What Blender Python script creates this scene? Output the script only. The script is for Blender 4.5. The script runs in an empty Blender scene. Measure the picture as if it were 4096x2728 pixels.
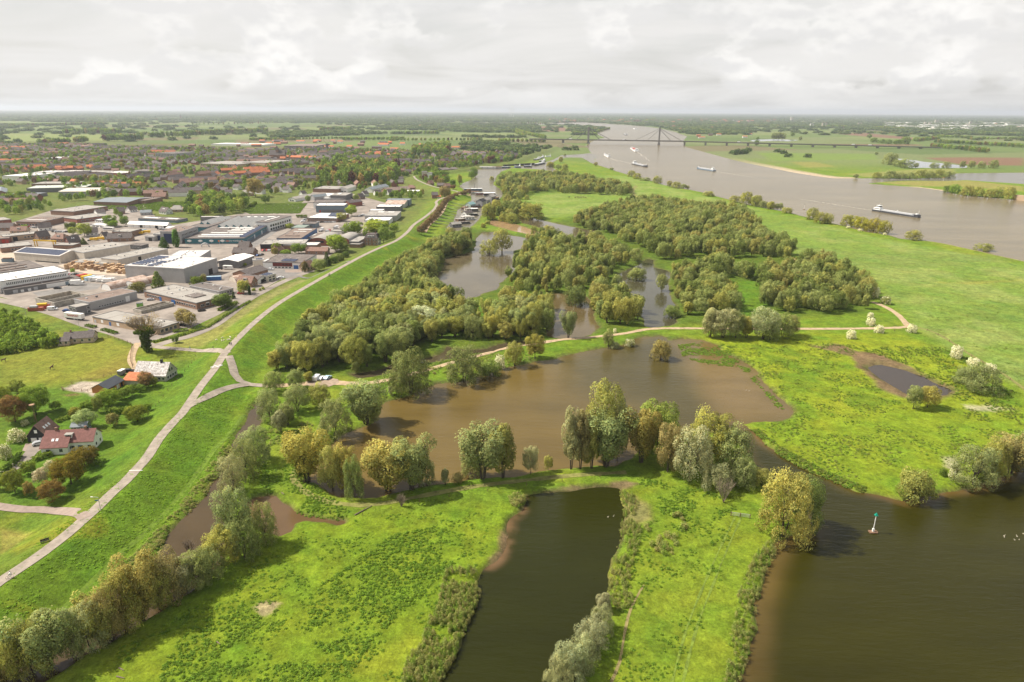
import bpy,bmesh,math,random
import numpy as np
from mathutils import Vector,Matrix
R=math.radians
SC=bpy.context.scene
COL=SC.collection
random.seed(7)
RNG=np.random.default_rng(11)
# camera
CAM_Z=115.0
PITCH=R(18.66)
ROLL=R(0.29)
FPX=4096*24.0/36.0
_r0=Vector((1,0,0)); _u0=Vector((0,math.sin(PITCH),math.cos(PITCH)))
FWD=Vector((0,math.cos(PITCH),-math.sin(PITCH)))
RIGHT=_r0*math.cos(ROLL)+_u0*math.sin(ROLL)
UP=_u0*math.cos(ROLL)-_r0*math.sin(ROLL)
cam_d=bpy.data.cameras.new('camera'); cam_d.lens=24.0; cam_d.sensor_width=36.0
cam_d.clip_start=1.0; cam_d.clip_end=200000.0
cam=bpy.data.objects.new('camera',cam_d); COL.objects.link(cam)
M3=Matrix((RIGHT,UP,-FWD)).transposed()
cam.matrix_world=Matrix.Translation((0,0,CAM_Z)) @ M3.to_4x4()
SC.camera=cam
# sun, sky, exposure
SUN_EL=R(50.0)
SUN_TRAVEL=R(-8.0)                 # the light travels towards +x, a little towards the camera
trav=Vector((math.cos(SUN_EL)*math.cos(SUN_TRAVEL),math.cos(SUN_EL)*math.sin(SUN_TRAVEL),-math.sin(SUN_EL)))
sun_d=bpy.data.lights.new('sun','SUN'); sun_d.energy=5.0; sun_d.angle=R(0.6); sun_d.color=(1.0,0.93,0.82)
sun=bpy.data.objects.new('sun',sun_d); COL.objects.link(sun)
sun.rotation_euler=trav.to_track_quat('-Z','Y').to_euler()
W=bpy.data.worlds.new('World'); SC.world=W; W.use_nodes=True
nt=W.node_tree; nt.nodes.clear()
def wn(t,**k):
 n=nt.nodes.new(t)
 for a,b in k.items(): setattr(n,a,b)
 return n
def wl(a,b): nt.links.new(a,b)
sky=wn('ShaderNodeTexSky',sky_type='NISHITA',sun_disc=False,sun_elevation=SUN_EL,altitude=0.0,air_density=1.2,dust_density=3.0)
to_sun=-trav
sky.sun_rotation=math.atan2(to_sun.x,to_sun.y)
tc=wn('ShaderNodeTexCoord')
sep=wn('ShaderNodeSeparateXYZ'); wl(tc.outputs['Generated'],sep.inputs[0])
az=wn('ShaderNodeMath',operation='ARCTAN2'); wl(sep.outputs[0],az.inputs[0]); wl(sep.outputs[1],az.inputs[1])
def wmath(op,a,b=None,clamp=False):
 n=wn('ShaderNodeMath',operation=op,use_clamp=clamp)
 for i,v in enumerate((a,b)):
  if v is None: continue
  if isinstance(v,(int,float)): n.inputs[i].default_value=v
  else: wl(v,n.inputs[i])
 return n.outputs[0]
def wvec(x,y,z=0.0):
 n=wn('ShaderNodeCombineXYZ')
 for i,v in enumerate((x,y,z)):
  if isinstance(v,(int,float)): n.inputs[i].default_value=v
  else: wl(v,n.inputs[i])
 return n.outputs[0]
def wnoise(vec,scale,detail,rough=0.55,dist=0.0):
 n=wn('ShaderNodeTexNoise'); wl(vec,n.inputs['Vector']); n.inputs['Scale'].default_value=scale
 n.inputs['Detail'].default_value=detail; n.inputs['Roughness'].default_value=rough; n.inputs['Distortion'].default_value=dist
 return n.outputs['Fac']
def wramp(fac,stops,mode='EASE'):
 n=wn('ShaderNodeValToRGB'); wl(fac,n.inputs[0]); n.color_ramp.interpolation=mode
 cr=n.color_ramp
 while len(cr.elements)<len(stops): cr.elements.new(0.5)
 for e,(p,c) in zip(cr.elements,stops):
  e.position=p; e.color=(c,c,c,1) if isinstance(c,(int,float)) else (*c,1)
 return n.outputs[0]
def wmix(fac,a,b):
 n=wn('ShaderNodeMix',data_type='RGBA')
 if isinstance(fac,(int,float)): n.inputs[0].default_value=fac
 else: wl(fac,n.inputs[0])
 for s,v in ((6,a),(7,b)):
  if isinstance(v,tuple): n.inputs[s].default_value=(*v,1)
  else: wl(v,n.inputs[s])
 return n.outputs[2]
el=sep.outputs[2]
# thin high veil, denser towards the horizon; cumulus: rounded heaps, flatter and smaller low down
zc_=wmath('ADD',wmath('ABSOLUTE',el),0.12)
pl=wvec(wmath('DIVIDE',sep.outputs[0],zc_),wmath('DIVIDE',sep.outputs[1],zc_),0.0)
veil_f=wmath('MULTIPLY',wramp(wnoise(pl,0.62,7.0,0.55,0.7),[(0.25,0.66),(0.62,1.0)]),wramp(el,[(0.10,1.0),(0.65,0.40)]))
veil_c=wmix(wramp(wnoise(pl,0.9,7.0,0.6,0.9),[(0.30,0.0),(0.75,1.0)]),(8.4,8.25,8.05),(8.8,8.65,8.4))
c1=wmix(veil_f,sky.outputs[0],veil_c)
def heap(dz):
 e2=wmath('ADD',wmath('MULTIPLY',wmath('SUBTRACT',el,dz),1.7),0.0)
 return wnoise(wvec(az.outputs[0],e2,4.35),12.0,8.0,0.50,0.0)
h0=heap(0.0); h1=heap(0.010)
cover=wnoise(wvec(az.outputs[0],wmath('MULTIPLY',el,3.0),2.2),2.4,2.0,0.5)
hm=wmath('ADD',h0,wmath('MULTIPLY',wmath('SUBTRACT',cover,0.5),1.0))
heap_f=wramp(hm,[(0.44,0.0),(0.52,0.75),(0.60,1.0)])
band=wmath('MULTIPLY',wramp(el,[(0.010,0.0),(0.035,1.0),(0.11,0.9),(0.16,0.15)]),heap_f)
cu_c=wmix(wramp(wmath('ADD',wmath('MULTIPLY',wmath('SUBTRACT',h0,h1),4.0),0.5),[(0.2,1.0),(0.8,0.0)]),(8.3,8.2,8.1),(10.5,10.3,10.0))
c2=wmix(wmath('MULTIPLY',band,0.88),c1,cu_c)
bg=wn('ShaderNodeBackground'); bg.inputs[1].default_value=0.0715; wl(c2,bg.inputs[0])
wo=wn('ShaderNodeOutputWorld'); wl(bg.outputs[0],wo.inputs[0])
SC.render.engine='CYCLES'
SC.cycles.use_denoising=True
SC.cycles.max_bounces=8; SC.cycles.diffuse_bounces=4; SC.cycles.glossy_bounces=2
SC.cycles.transmission_bounces=3; SC.cycles.transparent_max_bounces=6; SC.cycles.volume_bounces=0
SC.view_settings.view_transform='Standard'; SC.view_settings.look='None'
SC.view_settings.gamma=1.0; SC.view_settings.use_curve_mapping=False
SC.view_settings.exposure=0.52
# where things stand: sight lines from the survey frames to the ground
FR=dict(A=(0,350,1100),B=(1000,350,1100),C=(2000,350,1100),D=(3000,350,1096),E=(0,850,1000),F=(800,700,1000),
          G=(0,1250,1000),H=(0,1800,1000),I=(900,1050,1400),J=(2100,850,1400),K=(2700,1000,1396),L=(0,1900,1400),
          M=(1000,1500,1400),N=(1400,1900,1400),O=(2100,1450,1400),P=(2700,1800,1396),Q=(1600,800,1200),
          Rr=(1700,600,600),S=(0,900,600),T=(500,800,600),U=(1000,700,600),V=(800,950,600),W=(0,0,4096))
def src(fr,x,y):
 x0,y0,w=FR[fr]; k=w/(2354.0 if fr=='W' else 2355.0)
 return x0+x*k,y0+y*k
def ray(sx,sy):
 X=(sx-2048.0)/FPX; Y=(1364.0-sy)/FPX
 return FWD+RIGHT*X+UP*Y
def gz(fr,x,y,z=0.0):
 d=ray(*src(fr,x,y))
 t=(z-CAM_Z)/min(d.z,-1e-4)
 return Vector((d.x*t,d.y*t,z))
def proj(v):
 """3D point -> source pixel"""
 q=Vector(v)-Vector((0,0,CAM_Z)); c=q.dot(FWD)
 return 2048+FPX*q.dot(RIGHT)/c,1364-FPX*q.dot(UP)/c
def poly(fr,pts,z=0.0):
 return np.array([gz(fr,x,y,z)[:2] for x,y in pts])
# small numeric tools
def vnoise(x,y,s,seed=0):
 x=np.asarray(x,float)/s+1000.5+seed*17.3; y=np.asarray(y,float)/s+1000.5+seed*9.1
 xi=np.floor(x).astype(np.int64); yi=np.floor(y).astype(np.int64); fx=x-xi; fy=y-yi
 fx=fx*fx*(3-2*fx); fy=fy*fy*(3-2*fy)
 def h(a,b):
  n=(a*374761393+b*668265263+seed*1442695) & 0x7fffffff
  n=((n ^ (n >> 13))*1274126177) & 0x7fffffff
  return ((n ^ (n >> 16)) & 0xffff)/65535.0
 return (h(xi,yi)*(1-fx)+h(xi+1,yi)*fx)*(1-fy)+(h(xi,yi+1)*(1-fx)+h(xi+1,yi+1)*fx)*fy
def fbm(x,y,s,o=3,seed=0):
 a=0; w=0.5; t=0
 for i in range(o):
  a=a+w*vnoise(x,y,s/2**i,seed+i); t+=w; w *= 0.5
 return a/t
def seg_dist(px,py,pts,closed=False):
 n=len(pts); best=np.full(px.shape,1e18)
 for i in range(n if closed else n-1):
  a=pts[i]; b=pts[(i+1) % n]; d=b-a; L=d @ d+1e-12
  t=np.clip(((px-a[0])*d[0]+(py-a[1])*d[1])/L,0,1)
  q=(px-a[0]-t*d[0])**2+(py-a[1]-t*d[1])**2
  np.minimum(best,q,out=best)
 return np.sqrt(best)
def inside(px,py,pts):
 r=np.zeros(px.shape,bool); n=len(pts)
 for i in range(n):
  a=pts[i]; b=pts[i-1]
  if a[1]==b[1]: continue
  c=((a[1]>py) != (b[1]>py)) & (px<(b[0]-a[0])*(py-a[1])/(b[1]-a[1])+a[0])
  r ^= c
 return r
def sdf(px,py,pts,margin=60.0):
 """signed distance to a polygon, positive inside; -margin where far outside"""
 px=np.asarray(px,float); py=np.asarray(py,float)
 out=np.full(px.shape,-margin)
 lo=pts.min(0)-margin; hi=pts.max(0)+margin
 m=(px>=lo[0]) & (px<=hi[0]) & (py>=lo[1]) & (py<=hi[1])
 if m.any():
  d=seg_dist(px[m],py[m],pts,True); ins=inside(px[m],py[m],pts)
  out[m]=np.where(ins,d,-np.minimum(d,margin))
 return out
def smooth(a,b,x):
 t=np.clip((x-a)/(b-a),0,1); return t*t*(3-2*t)
def catmull(pts,step):
 pts=[np.array(p,float) for p in pts]; out=[]
 for i in range(len(pts)-1):
  p0=pts[max(i-1,0)]; p1=pts[i]; p2=pts[i+1]; p3=pts[min(i+2,len(pts)-1)]
  n=max(1,int(np.linalg.norm(p2-p1)/step))
  for k in range(n):
   t=k/n
   out.append(0.5*(2*p1+(p2-p0)*t+(2*p0-5*p1+4*p2-p3)*t*t+(3*p1-p0-3*p2+p3)*t**3))
 out.append(pts[-1]); return np.array(out)
# shorelines, dike line
LAND=0.9
DIKE_H=5.5
def FW(*a): return [(x,y) for x,y in a]
def cat(*parts): return np.concatenate(parts)
# every shoreline is given in the W frame (whole view, 2354 wide)
WATER={}
WATER['brown_lake']=poly('W',[(701,1111),(715,1085),(735,1060),(755,1040),(766,1016),(790,998),(814,989),(848,978),(868,966),(872,944),(886,924),(915,918),(940,912),(960,900),
 (992,886),(1002,882),(1047,880),(1081,875),(1112,863),(1160,846),(1200,839),(1228,831),(1275,825),(1322,812),(1398,798),(1430,793),(1460,779),(1480,774),(1525,772),(1538,782),
 (1562,780),(1613,781),(1640,790),(1652,800),(1668,812),(1690,822),(1720,837),(1740,858),(1754,878),(1781,902),(1808,933),(1821,946),(1811,960),(1770,970),(1729,970),(1698,975),
 (1712,980),(1736,997),(1756,1021),(1797,1048),(1848,1079),(1893,1098),(1940,1116),(1964,1128),(2002,1135),(2032,1140),(2073,1152),(2105,1150),(2138,1139),(2182,1130),(2233,1123),
 (2274,1103),(2318,1092),(2354,1080),(2460,1050),(2900,1000),(3300,1200),(3000,1700),(2400,2300),(1400,2700),(1640,1800),(1680,1640),(1698,1568),(1712,1539),(1729,1494),(1731,1460),(1740,1426),(1738,1392),(1744,1358),(1756,1324),
 (1770,1290),(1785,1270),(1787,1242),(1830,1232),(1850,1215),(1846,1190),(1820,1150),(1768,1100),(1718,1040),(1680,1002),(1620,990),(1560,1000),(1500,1010),(1470,1030),(1453,1052),
 (1412,1069),(1361,1074),(1309,1078),(1258,1084),(1183,1094),(1121,1101),(1070,1105),(1012,1113),(950,1123),(903,1132),(865,1142),(828,1147),(787,1144),(752,1127)])
WATER['dark_pond']=poly('W',[(1197,1143),(1249,1136),(1300,1130),(1358,1123),(1403,1119),(1433,1121),(1427,1143),(1430,1177),(1427,1208),(1420,1256),(1406,1304),(1399,1345),(1392,1376),
 (1383,1420),(1372,1468),(1355,1520),(1338,1568),(1290,1700),(1180,2000),(880,2000),(970,1660),(1010,1568),(1027,1543),(1047,1502),(1064,1461),(1081,1423),(1095,1389),(1102,1352),(1116,1314),(1140,1294),
 (1157,1277),(1167,1256),(1160,1242),(1167,1218),(1177,1195),(1208,1174),(1211,1150)])
WATER['ditch']=poly('W',[(603,915),(590,930),(574,952),(560,978),(546,1003),(522,1050),(497,1096),(468,1143),(430,1191),(400,1225),(379,1253),(362,1283),(300,1335),(220,1390),(140,1450),(60,1510),
 (-20,1570),(-150,1680),(-100,1760),(40,1640),(95,1568),(150,1530),(260,1470),(345,1420),(430,1365),(500,1302),(520,1262),(524,1205),(524,1165),(530,1135),(545,1105),(556,1060),(575,1010),(592,970),(606,935),(609,920)])
WATER['mud_pool']=poly('W',[(556,1160),(588,1145),(632,1141),(660,1157),(683,1180),(735,1189),(789,1201),(776,1207),(735,1200),(700,1198),(677,1205),(666,1222),(642,1231),(610,1224),(575,1190)])
WATER['marsh_pool']=poly('W',[(1991,844),(2029,840),(2056,846),(2083,852),(2124,868),(2158,885),(2189,898),(2179,910),(2152,912),(2114,909),(2083,905),(2046,885),(2012,864)])
# creek pools (frame Q)
WATER['creek']=poly('Q',[(165,650),(240,600),(330,560),(360,500),(345,465),(420,440),(500,425),(590,395),(600,300),(650,255),(740,250),(850,275),(1000,300),(1060,320),(1030,360),(960,380),(890,400),(880,420),(930,460),(950,500),
 (905,560),(840,600),(790,650),(760,700),(640,740),(540,780),(440,790),(340,740),(310,690),(240,670)])
WATER['side_creek']=poly('Q',[(940,125),(1000,140),(1080,150),(1200,180),(1340,210),(1450,230),(1560,240),(1580,280),(1560,320),(1450,335),(1340,320),(1240,270),(1160,240),(1060,205),(960,180),(930,150)])
WATER['mud_creek']=poly('Q',[(700,170),(740,157),(800,165),(880,185),(960,205),(1040,235),(1110,260),(1120,282),(1060,282),(960,258),(870,240),(830,225),(740,205),(705,190)])
WATER['wood_creek']=poly('Q',[(1900,500),(1930,465),(1985,470),(1990,530),(2100,550),(2125,580),(2100,640),(2120,720),(2130,790),(2165,830),(2170,960),(2120,985),(1990,1000),(1930,990),(1900,900),(1860,800),(1780,740),(1720,680),(1690,600),(1760,560)])
WATER['wood_pool']=poly('Q',[(1150,770),(1200,740),(1300,730),(1440,740),(1500,790),(1520,860),(1530,960),(1560,1000),(1500,1060),(1380,1080),(1250,1085),(1160,1070),(1175,1000),(1195,920),(1170,850)])
WATER['swamp_ditch']=poly('I',[(860,755),(930,745),(1020,730),(1120,690),(1260,660),(1400,640),(1480,600),(1490,560),(1530,580),(1620,590),(1740,585),(1880,545),(2000,530),(2060,545),(1900,580),(1740,610),(1620,620),(1500,650),(1400,670),(1260,700),(1130,735),(1000,765),(900,775)])
WATER['harbour']=poly('W',[(1026,523),(1045,505),(1053,483),(1072,470),(1085,459),(1080,443),(1056,429),(1064,421),(1085,413),(1099,400),(1074,393),(1109,388),(1152,386),(1184,385),(1207,380),(1250,374),(1275,366),(1290,357),(1325,355),(1338,354),
 (1356,352),(1372,356),(1362,376),(1338,362),(1302,362),(1278,368),(1262,380),(1280,392),(1300,398),(1290,402),(1250,390),(1176,386),(1152,394),(1141,405),(1133,424),(1152,437),(1158,445),(1147,459),(1141,470),(1120,486),(1107,494),(1099,507),(1077,526),(1045,532)])
WATER['river']=poly('W',[(1000,281),(1265,283),(1340,281),(1418,286),(1478,290),(1520,296),(1552,303),(1579,314),(1569,325),(1576,338),(1606,346),(1646,357),(1687,368),(1727,377),(1782,388),(1831,398),(1885,406),(1917,410),(1954,410),
 (2005,410),(2099,411),(2179,408),(2192,399),(2233,398),(2354,397),(2700,402),(2700,432),(2354,423),(2219,414),(2166,416),(2085,415),(2032,418),(1992,422),(2072,428),(2112,431),(2166,438),(2192,445),(2219,449),(2273,454),(2332,459),(2354,462),(2560,482),(3400,560),
 (3400,860),(2600,668),(2450,624),(2354,600),(2290,586),(2233,573),(2179,561),(2126,553),(2072,549),(2045,541),(1992,533),(1938,519),(1885,506),(1845,497),(1805,486),(1755,478),(1727,472),(1681,460),(1646,451),(1619,443),(1579,435),
 (1525,425),(1499,416),(1445,402),(1418,394),(1405,389),(1364,376),(1374,356),(1358,351),(1348,335),(1362,325),(1378,319),(1391,317),(1372,308),(1386,300),(1402,295),(1330,288),(1265,287),(1000,284)])
WATER['far_lake']=poly('D',[(1270,610),(1400,622),(1500,640),(1650,650),(1780,665),(1870,675),(1860,690),(1700,692),(1500,690),(1380,690),(1300,650)])
WATER['bridge_lake']=poly('D',[(0,455),(80,447),(180,445),(320,447),(420,452),(340,462),(150,460),(20,464)])
DIKE_PX=[(-330,1590),(-120,1430),(0,1337),(49,1305),(100,1270),(156,1227),(189,1198),(220,1171),(256,1135),(287,1108),(312,1081),(338,1052),(366,1009),(395,975),(420,949),(439,921),(461,889),(480,865),(498,842),(517,812),(545,780),(590,737),(640,698),(700,662),(760,628),(830,590),(870,571),(911,553),(937,533),(951,517),(978,498),(997,482),(1004,471),
           (1003,464),(1016,456),(1050,447),(1056,443),(1042,438),(994,428),(960,414),(951,405),(990,397),(1060,388),(1120,378),(1180,370),(1222,354),(1262,343),(1290,330)]
DIKE=catmull([gz('W',x,y,DIKE_H)[:2] for x,y in DIKE_PX],6.0)
DLEN=np.concatenate([[0],np.cumsum(np.linalg.norm(np.diff(DIKE,axis=0),axis=1))])
MAIN_DIKE_N=len(DIKE)
def water_sd(x,y):
 best=np.full(np.shape(x),-60.0); who=np.zeros(np.shape(x),int)
 for i,(k,p) in enumerate(WATER.items()):
  s=sdf(x,y,p)
  m=s>best; best=np.where(m,s,best); who=np.where(m,i,who)
 near=np.abs(best)<6
 if np.any(near): best=np.where(near,best+(fbm(x,y,7.0,3,88)-0.5)*3.2,best)
 return best,who
def terr_raw(x,y,wsd=None):
 x=np.asarray(x,float); y=np.asarray(y,float)
 if wsd is None: wsd=water_sd(x,y)[0]
 dd=seg_dist(x,y,DIKE[::2])
 dist=np.hypot(x,y)
 h=LAND+(DIKE_H-LAND)*np.clip(1.0-(dd-3.6)/13.5,0,1)**1.08
 bw=np.clip(dist*0.008,1.6,30.0)
 k=np.clip(-wsd/bw,-1,1)
 return np.where(k>=0,np.minimum(h,h*k*1.0+0.0),k*1.2)
_E0=np.concatenate([p for p in WATER.values()]); _E1=np.concatenate([np.roll(p,-1,0) for p in WATER.values()])
_ES=np.concatenate([[0],np.cumsum([len(p) for p in WATER.values()])[:-1]]); _ED=_E1-_E0; _EL=(_ED**2).sum(1)+1e-12
_K0=DIKE[::2][:-1]; _KD=DIKE[::2][1:]-_K0; _KL=(_KD**2).sum(1)+1e-12
def wsd1(x,y):
 q=np.array((x,y)); t=np.clip(((q-_E0)*_ED).sum(1)/_EL,0,1)
 d=np.sqrt(np.minimum.reduceat(((q-_E0-_ED*t[:,None])**2).sum(1),_ES))
 with np.errstate(divide='ignore',invalid='ignore'):
  c=((_E0[:,1]>y) != (_E1[:,1]>y)) & (x<_ED[:,0]*(y-_E0[:,1])/_ED[:,1]+_E0[:,0])
 par=np.add.reduceat(c.astype(int),_ES) % 2
 v=float(np.max(np.where(par==1,d,-np.minimum(d,60.0))))
 return v+(float(fbm(np.array([x]),np.array([y]),7.0,3,88)[0])-0.5)*3.2 if abs(v)<6 else v
def terr(x,y):
 w=wsd1(x,y); q=np.array((x,y)); t=np.clip(((q-_K0)*_KD).sum(1)/_KL,0,1)
 dd=math.sqrt(float((((q-_K0-_KD*t[:,None])**2).sum(1)).min()))
 h=LAND+(DIKE_H-LAND)*min(1,max(0,1.0-(dd-3.6)/13.5))**1.08
 bw=min(30.0,max(1.6,math.hypot(x,y)*0.008)); k=max(-1,min(1,-w/bw))
 return h*k if k>=0 else k*1.2
_pc={}
def at(fr,x,y,flat=None):
 """the point of the ground seen at frame coordinates"""
 key=(fr,x,y)
 if key in _pc: return _pc[key].copy()
 z=LAND
 for _ in range(4):
  p=gz(fr,x,y,z); z2=max(terr(p.x,p.y),0.0)
  if abs(z2-z)<0.02: z=z2; break
  z=z2
 p=gz(fr,x,y,z); _pc[key]=p.copy(); return p
def height_at(p,sy):
 """height above p whose top is seen at source row sy"""
 lo,hi=0.0,90.0
 for _ in range(26):
  m_=(lo+hi)/2
  if proj((p.x,p.y,p.z+m_))[1]>sy: lo=m_
  else: hi=m_
 return lo
def px_per_m(p):
 q=Vector(p)-Vector((0,0,CAM_Z)); return FPX/q.dot(FWD)
# materials
MATS={}
def nodes_of(m):
 m.use_nodes=True; t=m.node_tree; t.nodes.clear(); return t
def mat(name,col,rough=0.8,noise=0.12,scale=0.6,spec=0.3,metal=0.0,col2=None,bump=0.0,stretch=None):
 """plain procedural surface: two-tone noise over a base colour, in object space"""
 if name in MATS: return MATS[name]
 m=bpy.data.materials.new(name); t=nodes_of(m); N=t.nodes; L=t.links
 o=N.new('ShaderNodeOutputMaterial'); b=N.new('ShaderNodeBsdfPrincipled'); L.new(b.outputs[0],o.inputs[0])
 b.inputs['Roughness'].default_value=rough; b.inputs['Metallic'].default_value=metal
 b.inputs['Specular IOR Level'].default_value=spec
 g=N.new('ShaderNodeNewGeometry')
 mp=N.new('ShaderNodeMapping'); L.new(g.outputs['Position'],mp.inputs[0])
 if stretch: mp.inputs['Scale'].default_value=stretch
 n=N.new('ShaderNodeTexNoise'); L.new(mp.outputs[0],n.inputs['Vector']); n.inputs['Scale'].default_value=scale; n.inputs['Detail'].default_value=5
 n.inputs['Roughness'].default_value=0.65
 r=N.new('ShaderNodeValToRGB'); L.new(n.outputs['Fac'],r.inputs[0])
 lo=tuple(c*(1-noise*1.6) for c in col); hi=tuple(min(1,c*(1+noise*1.3)) for c in col)
 if col2: hi=col2
 r.color_ramp.elements[0].position=0.3; r.color_ramp.elements[1].position=0.72
 r.color_ramp.elements[0].color=(*lo,1); r.color_ramp.elements[1].color=(*hi,1)
 L.new(r.outputs[0],b.inputs['Base Color'])
 if bump:
  bp=N.new('ShaderNodeBump'); bp.inputs['Strength'].default_value=bump; bp.inputs['Distance'].default_value=0.3
  L.new(n.outputs['Fac'],bp.inputs['Height']); L.new(bp.outputs[0],b.inputs['Normal'])
 MATS[name]=m; return m
def ordn(i):
 w='first second third fourth fifth sixth seventh eighth ninth tenth eleventh twelfth thirteenth fourteenth fifteenth sixteenth seventeenth eighteenth nineteenth twentieth'.split()
 return w[i] if i<len(w) else '%dth' % (i+1)
# object helpers
def link(name,me,m=None,parent=None):
 o=bpy.data.objects.new(name,me); COL.objects.link(o)
 if m is not None and me is not None and not me.materials:
  for q in (m if isinstance(m,(list,tuple)) else [m]): me.materials.append(q)
 if parent is not None: o.parent=parent
 return o
def tag(o,label=None,cat=None,group=None,kind=None):
 if label: o['label']=label
 if cat: o['category']=cat
 if group: o['group']=group
 if kind: o['kind']=kind
 return o
def empty(name,loc,rz=0.0,label=None,cat=None,group=None):
 o=bpy.data.objects.new(name,None); COL.objects.link(o); o.location=loc; o.rotation_euler=(0,0,rz)
 o.empty_display_size=0.5
 return tag(o,label,cat,group)
def mesh_np(name,v,f,mats=None,mi=None,smooth_=False):
 me=bpy.data.meshes.new(name); v=np.asarray(v,np.float32);
 if isinstance(f,np.ndarray) and f.ndim==2:
  nf,k=f.shape
  me.vertices.add(len(v)); me.vertices.foreach_set('co',v.ravel())
  me.loops.add(nf*k); me.loops.foreach_set('vertex_index',f.ravel().astype(np.int32))
  me.polygons.add(nf); me.polygons.foreach_set('loop_start',np.arange(0,nf*k,k,dtype=np.int32))
  me.polygons.foreach_set('loop_total',np.full(nf,k,np.int32))
 else:
  me.from_pydata([tuple(map(float,q)) for q in v],[],[tuple(map(int,q)) for q in f])
 if mats:
  for q in mats: me.materials.append(q)
 if mi is not None: me.polygons.foreach_set('material_index',np.asarray(mi,np.int32))
 if smooth_: me.polygons.foreach_set('use_smooth',np.ones(len(me.polygons),bool))
 me.update(); me.validate(); return me
class MB:
 """collects simple solids; build() links them as one mesh object"""
 def __init__(s): s.v=[]; s.f=[]; s.mi=[]
 def add(s,vs,fs,mi=0):
  b=len(s.v); s.v+=[tuple(q) for q in vs]; s.f+=[tuple(b+i for i in q) for q in fs]; s.mi+=[mi]*len(fs); return s
 def box(s,x0,y0,z0,x1,y1,z1,mi=0):
  return s.add([(x0,y0,z0),(x1,y0,z0),(x1,y1,z0),(x0,y1,z0),(x0,y0,z1),(x1,y0,z1),(x1,y1,z1),(x0,y1,z1)],
                     [(3,2,1,0),(4,5,6,7),(0,1,5,4),(1,2,6,5),(2,3,7,6),(3,0,4,7)],mi)
 def prism(s,prof,a,b,axis='y',mi=0):
  """profile of (p, z) pairs extruded from a to b along axis"""
  n=len(prof)
  mk=(lambda p,q: (p[0],q,p[1])) if axis=='y' else (lambda p,q: (q,p[0],p[1]))
  vs=[mk(p,a) for p in prof]+[mk(p,b) for p in prof]
  fs=[(i,(i+1) % n,n+(i+1) % n,n+i) for i in range(n)]+[tuple(range(n-1,-1,-1)),tuple(range(n,2*n))]
  return s.add(vs,fs,mi)
 def plate(s,pts,z0,z1,mi=0):
  n=len(pts); vs=[(p[0],p[1],z0) for p in pts]+[(p[0],p[1],z1) for p in pts]
  return s.add(vs,[(i,(i+1) % n,n+(i+1) % n,n+i) for i in range(n)]+[tuple(range(n-1,-1,-1)),tuple(range(n,2*n))],mi)
 def tube(s,p,q,r0,r1=None,n=6,mi=0):
  p=Vector(p); q=Vector(q); d=(q-p); r1=r0 if r1 is None else r1
  if d.length<1e-6: return s
  z=d.normalized(); x=z.orthogonal().normalized(); y=z.cross(x)
  vs=[]
  for c,r in ((p,r0),(q,r1)):
   for i in range(n):
    a=2*math.pi*i/n; vs.append(c+x*(r*math.cos(a))+y*(r*math.sin(a)))
  return s.add(vs,[(i,(i+1) % n,n+(i+1) % n,n+i) for i in range(n)]+[tuple(range(n-1,-1,-1)),tuple(range(n,2*n))],mi)
 def ball(s,c,rx,ry,rz,n=8,m=5,mi=0):
  vs=[(c[0],c[1],c[2]-rz)]
  for j in range(1,m):
   t=math.pi*j/m
   for i in range(n):
    a=2*math.pi*i/n
    vs.append((c[0]+rx*math.sin(t)*math.cos(a),c[1]+ry*math.sin(t)*math.sin(a),c[2]-rz*math.cos(t)))
  vs.append((c[0],c[1],c[2]+rz)); fs=[]
  for i in range(n): fs.append((0,1+(i+1) % n,1+i))
  for j in range(m-2):
   for i in range(n):
    a=1+j*n+i; b=1+j*n+(i+1) % n; fs.append((a,b,b+n,a+n))
  for i in range(n): fs.append((len(vs)-1,1+(m-2)*n+i,1+(m-2)*n+(i+1) % n))
  return s.add(vs,fs,mi)
 def mesh(s,name,mats=None,smooth_=False):
  return mesh_np(name,s.v,s.f,mats if isinstance(mats,(list,tuple)) else ([mats] if mats else None),s.mi,smooth_)
 def build(s,name,mats,parent=None,smooth_=False):
  return link(name,s.mesh(name,mats,smooth_),None,parent)
# terrain: one sheet out to the horizon
def fan():
 r=[30.0]
 while r[-1]<60000:
  d=r[-1]; k=1.006 if d<1500 else (1.009 if d<4000 else 1.03); r.append(d*k)
 r=np.array(r)
 fine=np.arange(-0.86,0.861,0.0043)
 left=np.linspace(-math.pi,-0.86,26)[:-1]; right=np.linspace(0.86,math.pi,26)[1:]
 a=np.concatenate([left,fine,right])
 return r,a
rr,aa=fan()
nr,na=len(rr),len(aa)
RX=(rr[:,None]*np.sin(aa)[None,:]).ravel(); RY=(rr[:,None]*np.cos(aa)[None,:]).ravel()
WSD,WHO=water_sd(RX,RY)
HZ=terr_raw(RX,RY,WSD)
gi=np.arange(nr*na).reshape(nr,na)
quads=np.stack([gi[:-1,:-1],gi[:-1,1:],gi[1:,1:],gi[1:,:-1]],-1).reshape(-1,4)[:,::-1]
DD=seg_dist(RX,RY,DIKE[::2])
DIST=np.hypot(RX,RY)
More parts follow.
